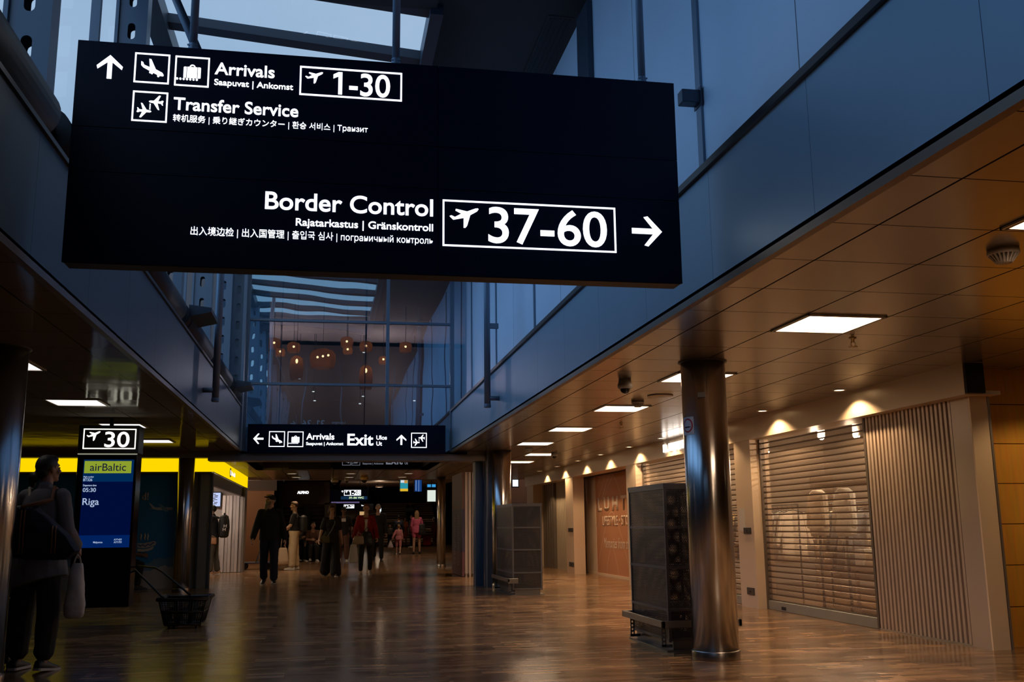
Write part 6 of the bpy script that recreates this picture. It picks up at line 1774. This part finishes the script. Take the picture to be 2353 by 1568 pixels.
# 1 woman in grey by the left column
W = human('person seen from behind in long grey top and black cropped trousers by the left column', (-2.37, 8.98), -18, 1.735, 'f', 0.16, SK_TAN,
          dict(shL=4, shR=-4, adL=10, adR=16, elL=20, elR=62, inL=15, inR=15, hyaw=-28, hpit=-6, thL=1, thR=-2, knR=4, abL=4, abR=5, lean=1, curl=38),
          dict(top=dict(m=c_grey, sleeve=1.9, hem=0.25, flare=0.045, slant=0.26, inf=0.024, collar=True, name='tunic'), legs=dict(m=c_black, len=0.90, inf=0.020, kn=0.010, an=0.022), shoes=dict(m=l_black, sole=l_sole)), dict(kind='bun', m=h_dark), vox=0.0065)
bm = NB(); g = W['h3']; ball(bm, g(-0.035, -0.10, -0.045), (0.022, 0.03, 0.02), 10, 8); obj('hair_tie', bm, mat('blue_scrunchie', (0.06, 0.10, 0.16), 0.8), W['obj'])
pel, sp, fw = W['pel'], W['spine'], W['fwd']; wm = W['W']
# navy tote on her back and right hip
t = wthing('tote_bag', 'large navy tote bag with thin orange stripes hanging behind the woman in grey', 'bag', tuple(wm(pel+sp*0.2-fw*0.25)))
c = wm(pel-fw*0.24+sp*0.14); R = Matrix.Rotation(radians(-18), 3, 'Z')
q = lambda x, y, z: c+R @ Vector((x, y, z))
bm = NB()
loft(bm, [[q(x, y, z) for x, y, z in ((-0.19, -0.04, 0.22), (0.08, -0.05, 0.24), (0.20, -0.04, 0.15), (0.20, 0.03, 0.15), (0.08, 0.05, 0.24), (-0.19, 0.05, 0.22))],
          [q(x, y, z) for x, y, z in ((-0.20, -0.07, 0.04), (0.12, -0.085, 0.07), (0.40, -0.06, -0.01), (0.40, 0.04, -0.01), (0.12, 0.05, 0.07), (-0.20, 0.06, 0.04))],
          [q(x, y, z) for x, y, z in ((-0.21, -0.08, -0.12), (0.12, -0.10, -0.14), (0.50, -0.07, -0.13), (0.50, 0.02, -0.13), (0.12, 0.05, -0.14), (-0.21, 0.06, -0.12))],
          [q(x, y, z) for x, y, z in ((-0.16, -0.05, -0.17), (0.12, -0.07, -0.20), (0.40, -0.04, -0.20), (0.40, 0.01, -0.20), (0.10, 0.05, -0.20), (-0.16, 0.04, -0.17))]])
grown('bag_body', bm, mat('navy_canvas', (0.010, 0.013, 0.035), 0.8), t, 0.009, 0.012)
c_strap = mat('brown_orange_strap', (0.20, 0.07, 0.02), 0.6)
for x in (0.02, 0.05, 0.30, 0.33):
    bm = NB(); path_tube(bm, [q(x, -0.075-0.0, 0.20 if x < 0.1 else 0.07), q(x+0.01, -0.098, 0.04), q(x+0.02, -0.106, -0.08), q(x+0.012, -0.098, -0.15)], 0.0055, 6); obj('stripe', bm, c_strap, t)
shr = wm(W['shR'])
bm = NB(); path_tube(bm, [q(0.0, -0.06, 0.22), shr.lerp(wm(W['neck']), 0.35)+Vector((0, -0.11, -0.05)), shr.lerp(wm(W['neck']), 0.35)+Vector((0, -0.05, 0.055)), shr.lerp(wm(W['neck']), 0.35)+Vector((0.01, 0.08, 0.02)), shr.lerp(wm(W['neck']), 0.35)+Vector((0.01, 0.12, -0.10))], 0.015, 8); obj('shoulder_strap', bm, c_strap, t)
shl = wm(W['shL'])
bm = NB(); path_tube(bm, [q(-0.09, -0.06, 0.22), shl.lerp(wm(W['neck']), 0.3)+Vector((0.02, -0.11, -0.10)), shl.lerp(wm(W['neck']), 0.3)+Vector((-0.01, -0.06, 0.055)), shl.lerp(wm(W['neck']), 0.3)+Vector((-0.02, 0.07, 0.04))], 0.013, 8); obj('cream_strap', bm, mat('cream_strap', (0.42, 0.36, 0.26), 0.8), t)
a = P(178, 1292, 'Y', 8.86)
pouch('plastic_bag', 'white plastic bag hanging at the right side of the woman in grey', 'bag', (a.x, a.y, a.z+0.06), 0.44, 0.10, 0.17, 0.16, mat('white_plastic', (0.55, 0.52, 0.50), 0.5), 0.2, 0.07)
t = wthing('suitcase', 'black upright suitcase standing behind the woman in grey by the left column', 'suitcase', (-2.62, 9.1, 0))
bm = NB(); box(bm, (-2.80, 9.0, 0.05), (-2.56, 9.3, 0.58)); obj('shell', bm, mat('black_suitcase_shell', (0.008, 0.008, 0.009), 0.5), t, bev=0.03)
for x in (-2.76, -2.60):
    for y in (9.02, 9.18):
        bm = NB(); tube(bm, (x-0.012, y, 0.025), (x+0.012, y, 0.025), 0.025, n=14); obj('wheel', bm, m_black, t)
bm = NB(); path_tube(bm, [(-2.74, 9.15, 0.57), (-2.74, 9.15, 0.66), (-2.62, 9.15, 0.66), (-2.62, 9.15, 0.57)], 0.010, 8); obj('handle', bm, m_black, t)

# 2 person sitting behind the totem
a = P(321, 1345, 'Z', 0)
human('person in an orange brown top crouched behind the gate totem, mostly hidden', (a.x-0.06, 19.9), -60, 1.7, 'm', 0.05, SK_DARK, dict(thL=92, thR=88, knL=100, knR=96, shL=30, shR=30, elL=70, elR=70, lean=14, hpit=-15),
      dict(top=dict(m=mat('burnt_orange_cloth', (0.28, 0.09, 0.03), 0.85), sleeve=0.6), legs=dict(m=c_black), shoes=dict(m=l_black)), dict(kind='short', m=h_dark), vox=0.010)
bm = NB(); loft(bm, [[(a.x-0.06+0.22*cos(2*pi*i/20), 19.9+0.22*sin(2*pi*i/20), z) for i in range(20)] for z in (0, 0.38)]); tag(obj('low_stool', bm, c_black), 'low dark round stool behind the gate totem', 'stool')

# 3 person with the black backpack at the kiosk opening
W = human('person in black top and olive trousers with a black backpack at the kiosk opening', (-2.83, 26.15), 80, 1.70, 'm', 0.0, SK_LIGHT, dict(shL=25, shR=25, elL=75, elR=70, thL=4, thR=-4, knL=4, knR=6, lean=4, hpit=-14),
          dict(top=dict(m=c_black, sleeve=1.9, hem=0.02, inf=0.022, collar=True), legs=dict(m=c_olive, inf=0.022, an=0.014), shoes=dict(m=l_tan, sole=l_sole)), dict(kind='short', m=h_dark), vox=0.0085)
wm = W['W']; pel, sp, fw = W['pel'], W['spine'], W['fwd']
t = wthing('backpack', 'tall black backpack with white letters worn by the person at the kiosk', 'backpack', tuple(wm(pel+sp*0.2-fw*0.25)))
R = Matrix.Rotation(radians(80), 3, 'Z'); c = wm(pel+sp*0.22-fw*0.26)
q = lambda x, y, z: c+R @ Vector((x, y, z))
bm = NB(); el = lambda rx, ry, z, o=0: [q(rx*cos(2*pi*i/18), o+ry*sin(2*pi*i/18), z) for i in range(18)]
loft(bm, [el(0.09, 0.07, -0.26), el(0.15, 0.12, -0.22), el(0.165, 0.14, -0.02), el(0.16, 0.13, 0.16), el(0.13, 0.10, 0.27), el(0.07, 0.06, 0.31)]); grown('bag_body', bm, mat('black_nylon', (0.012, 0.012, 0.014), 0.6), t, 0.009, 0.008)
bm = NB(); path_tube(bm, [q(-0.03, 0, 0.30), q(-0.03, 0, 0.35), q(0.03, 0, 0.35), q(0.03, 0, 0.30)], 0.012, 6); obj('top_handle', bm, MATS['black_nylon'], t)
for sx in (-0.11, 0.11):
    bm = NB(); path_tube(bm, [q(sx, 0.12, -0.18), q(sx*1.2, 0.36, 0.0), q(sx, 0.36, 0.18), q(sx, 0.26, 0.285), q(sx, 0.10, 0.22)], 0.016, 8); obj('shoulder_strap', bm, MATS['black_nylon'], t)
pl = Plane('Y', c.y-0.165)
lw = (c.x+0.035)
lettering(pl, 'H', (lw-0.03, c.z-0.005), (lw+0.05, c.z-0.005), (lw, c.z+0.07), c_white, t, 0.05, world=True, h=0.002); lettering(pl, 'H', (lw-0.05, c.z-0.09), (lw+0.03, c.z-0.09), (lw, c.z-0.015), c_white, t, 0.05, world=True, h=0.002)
a = wm(pel+fw*0.06+Vector((0.06, 0.0, 0.0))); a = P(488, 1243, 'Y', 26.0)
pouch('belt_bag', 'tan brown waist bag worn by the person at the kiosk opening', 'bag', (a.x, a.y-0.02, a.z+0.12), 0.17, 0.20, 0.22, 0.09, mat('tan_leather', (0.50, 0.24, 0.12), 0.6), 0.0, 0.04, fold=0.004)

# 4 bearded man in front
W = human('person with a grey beard and cap in dark jacket walking, silhouetted in front', (-1.20, 21.45), 176, 1.80, 'm', 0.16, SK_LIGHT, dict(thL=10, thR=-10, knL=10, knR=8, shL=-6, shR=10, adL=14, adR=16, elL=14, elR=20, hyaw=-42, hpit=-18, lean=4),
          dict(top=dict(m=mat('black_jacket', (0.008, 0.008, 0.009), 0.9), sleeve=1.95, hem=0.08, inf=0.03, collar=True, name='jacket'), legs=dict(m=c_navy, inf=0.02, an=0.02), shoes=dict(m=l_black, sole=l_sole)), dict(kind='short', m=h_grey, beard=h_beard, cap=mat('dark_cap', (0.02, 0.018, 0.016), 0.8)), vox=0.008)
g = W['h3']; bm = NB(); 
for sd in (-1, 1): ball(bm, g(sd*0.032, 0.098, 0.095), (0.022, 0.012, 0.016), 10, 8)
path_tube(bm, [g(-0.03, 0.10, 0.1), g(0.03, 0.10, 0.1)], 0.004, 6); obj('sunglasses', bm, mat('amber_lens', (0.6, 0.4, 0.02), 0.1, 0.6), W['obj'])

# 5 man in beige trousers facing left
W = human('person in black t-shirt and beige trousers standing side on with white shoes', (-0.93, 28.45), 88, 1.84, 'm', 0.06, (0.60, 0.36, 0.25), dict(shL=18, shR=14, adL=6, adR=6, elL=42, elR=48, inL=38, inR=38, thL=4, thR=-3, knL=4, knR=3, lean=-1, hpit=0, curl=55),
          dict(top=dict(m=c_black, sleeve=0.72, hem=0.03, inf=0.018), legs=dict(m=c_sand, inf=0.030, kn=0.012, an=0.022, fold=0.022), shoes=dict(m=l_white, sole=l_white)), dict(kind='short', m=h_brown), vox=0.0075)
wm = W['W']; pel, sp, fw = W['pel'], W['spine'], W['fwd']
a = wm((W['gripL']+W['gripR'])/2)
a = P(652, 1225, 'Y', 28.4)
pouch('cloth_bag', 'pale cream cloth bag hanging in front of the man in beige trousers', 'bag', (a.x, a.y-0.1, a.z+0.02), 0.46, 0.22, 0.36, 0.24, mat('cream_canvas', (0.62, 0.48, 0.36), 0.85), 0.2, 0.42, fold=0.018)
c = wm(pel+sp*0.26-fw*0.24); t = wthing('backpack', 'black backpack on the back of the man in beige trousers', 'backpack', tuple(c))
R = Matrix.Rotation(radians(88), 3, 'Z'); q = lambda x, y, z: c+R @ Vector((x, y, z)); bm = NB()
loft(bm, [[q(rx*cos(2*pi*i/16), ry*sin(2*pi*i/16), z) for i in range(16)] for rx, ry, z in ((0.10, 0.07, -0.24), (0.15, 0.11, -0.19), (0.16, 0.12, 0.0), (0.14, 0.10, 0.17), (0.08, 0.05, 0.22))]); grown('bag_body', bm, MATS['black_nylon'], t, 0.009, 0.006)
for sx in (-0.11, 0.11):
    bm = NB(); path_tube(bm, [q(sx, 0.10, -0.16), q(sx*1.2, 0.34, 0.0), q(sx, 0.34, 0.14), q(sx, 0.24, 0.235), q(sx, 0.08, 0.17)], 0.014, 8); obj('shoulder_strap', bm, MATS['black_nylon'], t)

# 6 woman in black walking towards the camera
W = human('person with short brown hair in all black walking with an olive shoulder bag', (0.07, 24.35), 183, 1.66, 'f', 0.04, SK_LIGHT, dict(thL=14, thR=-9, knL=6, knR=22, shL=-10, shR=8, adL=14, adR=18, elL=16, elR=22, lean=3, hpit=-3, curl=45),
          dict(top=dict(m=c_black, sleeve=0.75, hem=0.10, inf=0.024, flare=0.01), legs=dict(m=mat('black_wide_trousers', (0.008, 0.008, 0.010), 0.85), inf=0.024, kn=0.028, an=0.075, len=0.97), shoes=dict(m=l_black, sole=l_white)), dict(kind='bob', m=h_brown), vox=0.0075)
wm = W['W']; pel, sp, fw = W['pel'], W['spine'], W['fwd']
a = wm(pel+Vector((0.15, 0.0, 0))+fw*0.13+sp*0.02)
t = pouch('shoulder_bag', 'small olive bag at the hip of the walking woman in black', 'bag', (a.x, a.y, a.z+0.10), 0.17, 0.22, 0.23, 0.09, mat('olive_leather', (0.10, 0.085, 0.035), 0.6), 0.0, 0.05, fold=0.003)
bm = NB(); path_tube(bm, [a+Vector((0.06, -0.02, 0.04)), wm(pel+sp*0.2+fw*0.135), wm(pel+sp*0.36-Vector((0.07, 0, 0))+fw*0.15), wm(W['shL']+sp*0.055+Vector((0.075, 0, 0)))], 0.011, 6); obj('strap', bm, mat('grey_strap', (0.20, 0.22, 0.26), 0.7), t)

# 7 man with cap behind her
human('person in a dark cap and black printed t-shirt walking behind the woman in black', (0.50, 34.3), 178, 1.80, 'm', 0.08, SK_DARK, dict(thL=8, thR=-8, knL=5, knR=14, shL=-8, shR=10, lean=3),
      dict(top=dict(m=c_black, sleeve=0.75, hem=0.08, inf=0.026), legs=dict(m=c_brown, inf=0.022, len=0.9, an=0.012), shoes=dict(m=l_white, sole=l_white)), dict(kind='short', m=h_dark, cap=mat('dark_cap', (0.02, 0.018, 0.016), 0.8)), vox=0.009)
o = bpy.data.objects['person.006'] if 'person.006' in bpy.data.objects else None
bm = NB(); box(bm, (0.43, 34.115, 1.33), (0.57, 34.128, 1.44)); tag(o, o['label'], 'person')
po = obj('shirt_print', bm, c_white); po.parent = o; po.matrix_parent_inverse = (Matrix.Translation(o.location) @ Matrix.Rotation(o.rotation_euler.z, 4, 'Z')).inverted()

# 8 red cardigan
W = human('person in a red cardigan over a white top carrying bags towards the camera', (0.90, 24.65), 180, 1.68, 'f', 0.16, SK_LIGHT, dict(thL=-6, thR=10, knL=14, knR=6, shL=6, shR=12, adL=16, adR=18, elL=26, elR=24, inL=16, lean=2, hpit=-2, curl=55),
          dict(top=dict(m=c_red, sleeve=1.92, hem=0.10, inf=0.024, name='cardigan'), under=c_white, legs=dict(m=c_black, inf=0.010, an=0.004, len=0.93), shoes=dict(m=mat('pale_grey_trainer', (0.42, 0.40, 0.38), 0.7), sole=l_white)), dict(kind='pony', m=mat('auburn_hair', (0.16, 0.07, 0.045), 0.6)), vox=0.0075)
wm = W['W']; pel, sp, fw = W['pel'], W['spine'], W['fwd']
a = wm(pel+fw*0.20+Vector((-0.02, 0, 0.10)))
t = pouch('handbag', 'round black handbag held in front of the red cardigan', 'bag', (a.x, a.y, a.z+0.12), 0.34, 0.22, 0.33, 0.17, l_black, 0.0, 0.10, fold=0.01)
a2 = wm(pel+fw*0.22+Vector((0.17, 0, 0.0)))
pouch('handbag', 'beige handbag beside the black one on the red cardigan wearer', 'bag', (a2.x, a2.y-0.02, a2.z+0.10), 0.20, 0.24, 0.28, 0.12, mat('beige_handbag', (0.40, 0.32, 0.25), 0.6), 0.0, 0.08, fold=0.006)
a3 = wm(W['gripR'])
pouch('shopping_bag', 'tall white shopping bag in the hand of the red cardigan wearer', 'bag', (a3.x-0.01, a3.y-0.01, a3.z), 0.44, 0.16, 0.22, 0.12, c_white, 0.1, 0.10, fold=0.006)

# 9 tall man behind her, white hair
human('person with white hair in a dark jacket walking just behind the red cardigan', (1.66, 34.4), 176, 1.90, 'm', 0.12, SK_LIGHT, dict(thL=8, thR=-10, knL=5, knR=20), dict(top=dict(m=c_black, sleeve=1.95, hem=0.12, inf=0.03, name='jacket'), legs=dict(m=c_black, inf=0.02), shoes=dict(m=l_black)), dict(kind='short', m=h_grey), vox=0.0095)

# 10 seated pair on a bench
bm = NB()
t = wthing('bench', 'dark bench by the cafe with two seated travellers', 'bench', (-0.75, 35.45, 0))
box(bm, (-1.45, 35.2, 0.40), (-0.1, 35.7, 0.46)); obj('seat', bm, l_black, t)
for x in (-1.35, -0.25):
    bm = NB(); box(bm, (x, 35.25, 0), (x+0.05, 35.65, 0.40)); obj('leg', bm, m_steel_dk, t)
sitp = dict(thL=84, thR=88, knL=86, knR=92, shL=40, shR=44, elL=60, elR=70, inL=25, inR=25, lean=14, hpit=-24)
human('person in grey jacket sitting bent forward on the cafe bench', (-1.12, 35.5), 215, 1.72, 'f', 0.05, SK_LIGHT, dict(sitp, lean=26, elR=110), dict(top=dict(m=c_grey, sleeve=1.9, inf=0.026), legs=dict(m=c_black, inf=0.02), shoes=dict(m=l_white, sole=l_white)), dict(kind='bob', m=h_brown), vox=0.010)
human('person in dark printed top sitting upright on the cafe bench', (-0.55, 35.5), 190, 1.72, 'm', 0.08, SK_TAN, sitp, dict(top=dict(m=c_brown, sleeve=0.7, inf=0.026), legs=dict(m=c_black, inf=0.02), shoes=dict(m=l_white, sole=l_white)), dict(kind='short', m=h_dark), vox=0.010)

# 11 pink child and woman
W = human('child in pale pink clothes carrying a plastic bag, seen from behind', (2.92, 42.5), -8, 1.22, 'f', 0.12, SK_LIGHT, dict(thL=8, thR=-10, knL=4, knR=20, shL=-18, shR=0, adL=24), dict(top=dict(m=c_palepink, sleeve=1.8, hem=0.08, inf=0.03, fold=0.012), legs=dict(m=c_palepink, len=0.46, inf=0.02), shoes=dict(m=l_white, sole=l_white)), dict(kind='short', m=h_blond), vox=0.009)
a = W['W'](W['gripL'])
pouch('plastic_bag', 'pinkish plastic bag swinging from the hand of the child in pink', 'bag', (a.x-0.06, a.y, a.z), 0.28, 0.10, 0.26, 0.14, mat('pinkish_plastic', (0.50, 0.40, 0.42), 0.5), 0.3, 0.05, fold=0.012)
W = human('person with long fair hair in a pink playsuit with bare legs, seen from behind', (3.70, 42.7), -4, 1.80, 'f', 0.06, (0.50, 0.29, 0.19), dict(thL=-3, thR=9, knL=4, knR=8, shL=6, shR=10, adL=10, adR=18, elL=20, elR=55), dict(top=dict(m=c_pink, sleeve=1.7, hem=0.10, inf=0.03, fold=0.014), legs=dict(m=c_pink, len=0.24, inf=0.03, name='shorts'), shoes=dict(m=l_black)), dict(kind='long', m=h_blond), vox=0.009)
a = W['W'](W['shR'].lerp(W['pel'], 0.35)+Vector((0.13, -0.08, 0)))
pouch('tote_bag', 'black shoulder tote of the woman in the pink playsuit', 'bag', (a.x, a.y, a.z+0.22), 0.46, 0.26, 0.34, 0.14, l_black, 0.2, 0.26, fold=0.01)

# 12 far people by the stairs
far = dict(vox=0.012)
human('person in a dark navy coat with back turned in front of the far stairs', (3.88, 56.5), 5, 1.76, 'm', 0.25, SK_TAN, dict(thL=3), dict(top=dict(m=c_navy, sleeve=1.9, hem=0.2, inf=0.04, name='coat'), legs=dict(m=c_black, inf=0.02), shoes=dict(m=l_black)), dict(kind='short', m=h_dark), **far)
human('small child in a grey top standing left of the navy coat', (3.50, 58.0), 150, 1.28, 'm', 0.1, SK_TAN, {}, dict(top=dict(m=c_grey, sleeve=0.7, inf=0.03), legs=dict(m=c_navy, inf=0.02), shoes=dict(m=l_black)), dict(kind='short', m=h_dark), **far)
human('person in an orange dress facing the camera near the far stairs', (4.28, 57.5), 200, 1.70, 'f', 0.1, SK_TAN, dict(elL=60, elR=70), dict(top=dict(m=c_orange, sleeve=0.7, hem=0.1, inf=0.025), skirt=dict(m=c_orange, len=0.75), shoes=dict(m=l_black)), dict(kind='bob', m=h_dark), **far)
human('person in a grey sweater and navy trousers left of the pink playsuit', (4.68, 56.8), 120, 1.80, 'm', 0.05, SK_LIGHT, {}, dict(top=dict(m=c_grey, sleeve=1.9, inf=0.03), legs=dict(m=c_navy, inf=0.022), shoes=dict(m=l_white, sole=l_white)), dict(kind='short', m=h_brown), **far)
human('person in a dark red outfit standing right of the red suitcase', (6.22, 59.5), 60, 1.70, 'f', 0.05, SK_LIGHT, dict(elL=60), dict(top=dict(m=c_rust, sleeve=1.5, hem=0.15, inf=0.03), legs=dict(m=c_rust, len=0.7, inf=0.02), shoes=dict(m=l_white, sole=l_white)), dict(kind='long', m=h_dark), **far)
human('dark silhouette of a person climbing the far stairs', (4.98, 62.0), 0, 1.72, 'm', 0.15, SK_TAN, dict(thR=28, knR=40), dict(top=dict(m=c_black, sleeve=1.9, hem=0.1, inf=0.03, name='jacket'), legs=dict(m=c_black, inf=0.02), shoes=dict(m=l_black)), dict(kind='short', m=h_dark), z0=0.147*7, **far)
human('distant walker in white open shirt between the black and red walkers', (1.28, 62.0), 180, 1.78, 'm', 0.05, SK_DARK, dict(thL=8, thR=-8), dict(top=dict(m=c_white, sleeve=1.8, inf=0.03), legs=dict(m=c_navy, inf=0.02), shoes=dict(m=l_white, sole=l_white)), dict(kind='short', m=h_dark), **far)
human('distant walker in black t-shirt and pale trousers left of the red cardigan', (1.62, 60.0), 180, 1.80, 'm', 0.12, SK_LIGHT, dict(thL=-8, thR=8), dict(top=dict(m=c_black, sleeve=0.7, inf=0.03, hem=0.08), legs=dict(m=c_sand, inf=0.02), shoes=dict(m=l_white, sole=l_white)), dict(kind='short', m=h_brown), **far)
t = wthing('suitcase', 'dark red suitcase standing beside the woman in dark red', 'suitcase', (5.72, 59, 0))
bm = NB(); box(bm, (5.50, 58.85, 0.06), (5.95, 59.15, 0.66)); obj('shell', bm, mat('red_suitcase', (0.30, 0.008, 0.015), 0.5), t, bev=0.05)
for x in (5.56, 5.89):
    bm = NB(); tube(bm, (x-0.015, 59, 0.03), (x+0.015, 59, 0.03), 0.03, n=12); obj('wheel', bm, m_black, t)
bm = NB(); path_tube(bm, [(5.62, 59.1, 0.65), (5.62, 59.1, 1.0), (5.83, 59.1, 1.0), (5.83, 59.1, 0.65)], 0.012, 6); obj('handle', bm, m_black, t)

# luggage trolley left of the bearded man
m_wire = mat('trolley_wire', (0.55, 0.52, 0.50), 0.35, 0.8)
t = wthing('luggage_trolley', 'empty wire luggage trolley parked beyond the folded door stack', 'luggage trolley', (-2.0, 29.3, 0))
bm = NB(); box(bm, (-2.42, 29.05, 0.17), (-1.55, 29.6, 0.20)); obj('platform', bm, mat('trolley_blue', (0.04, 0.06, 0.14), 0.5), t)
for x, y in ((-2.3, 29.1), (-2.3, 29.55), (-1.65, 29.33)):
    bm = NB(); tube(bm, (x, y-0.02, 0.085), (x, y+0.02, 0.085), 0.085, n=18); tube(bm, (x, y, 0.085), (x, y, 0.18), 0.012, n=6); obj('wheel', bm, m_black, t)
bm = NB()
for y in (29.08, 29.57): path_tube(bm, [(-1.98, y, 0.2), (-1.86, y, 0.60), (-1.55, y, 0.95), (-1.50, y, 1.02)], 0.014, 6)
for i in range(6):
    f = i/5; path_tube(bm, [(-1.98+0.12*f, 29.08, 0.2+0.4*f), (-1.98+0.12*f, 29.57, 0.2+0.4*f)], 0.008, 5)
for i in range(6):
    y = 29.08+0.49*i/5; path_tube(bm, [(-1.98, y, 0.2), (-1.86, y, 0.60)], 0.007, 5)
path_tube(bm, [(-1.86, 29.08, 0.60), (-1.58, 29.08, 0.60), (-1.58, 29.57, 0.60), (-1.86, 29.57, 0.60)], 0.009, 5)
obj('wire_frame', bm, m_wire, t)
bm = NB(); tube(bm, (-1.50, 29.02, 1.02), (-1.50, 29.63, 1.02), 0.02, n=10); obj('handle_bar', bm, m_black, t)
bake_all()

COL.objects.unlink(_to); bpy.data.objects.remove(_to); bpy.data.curves.remove(_tc)
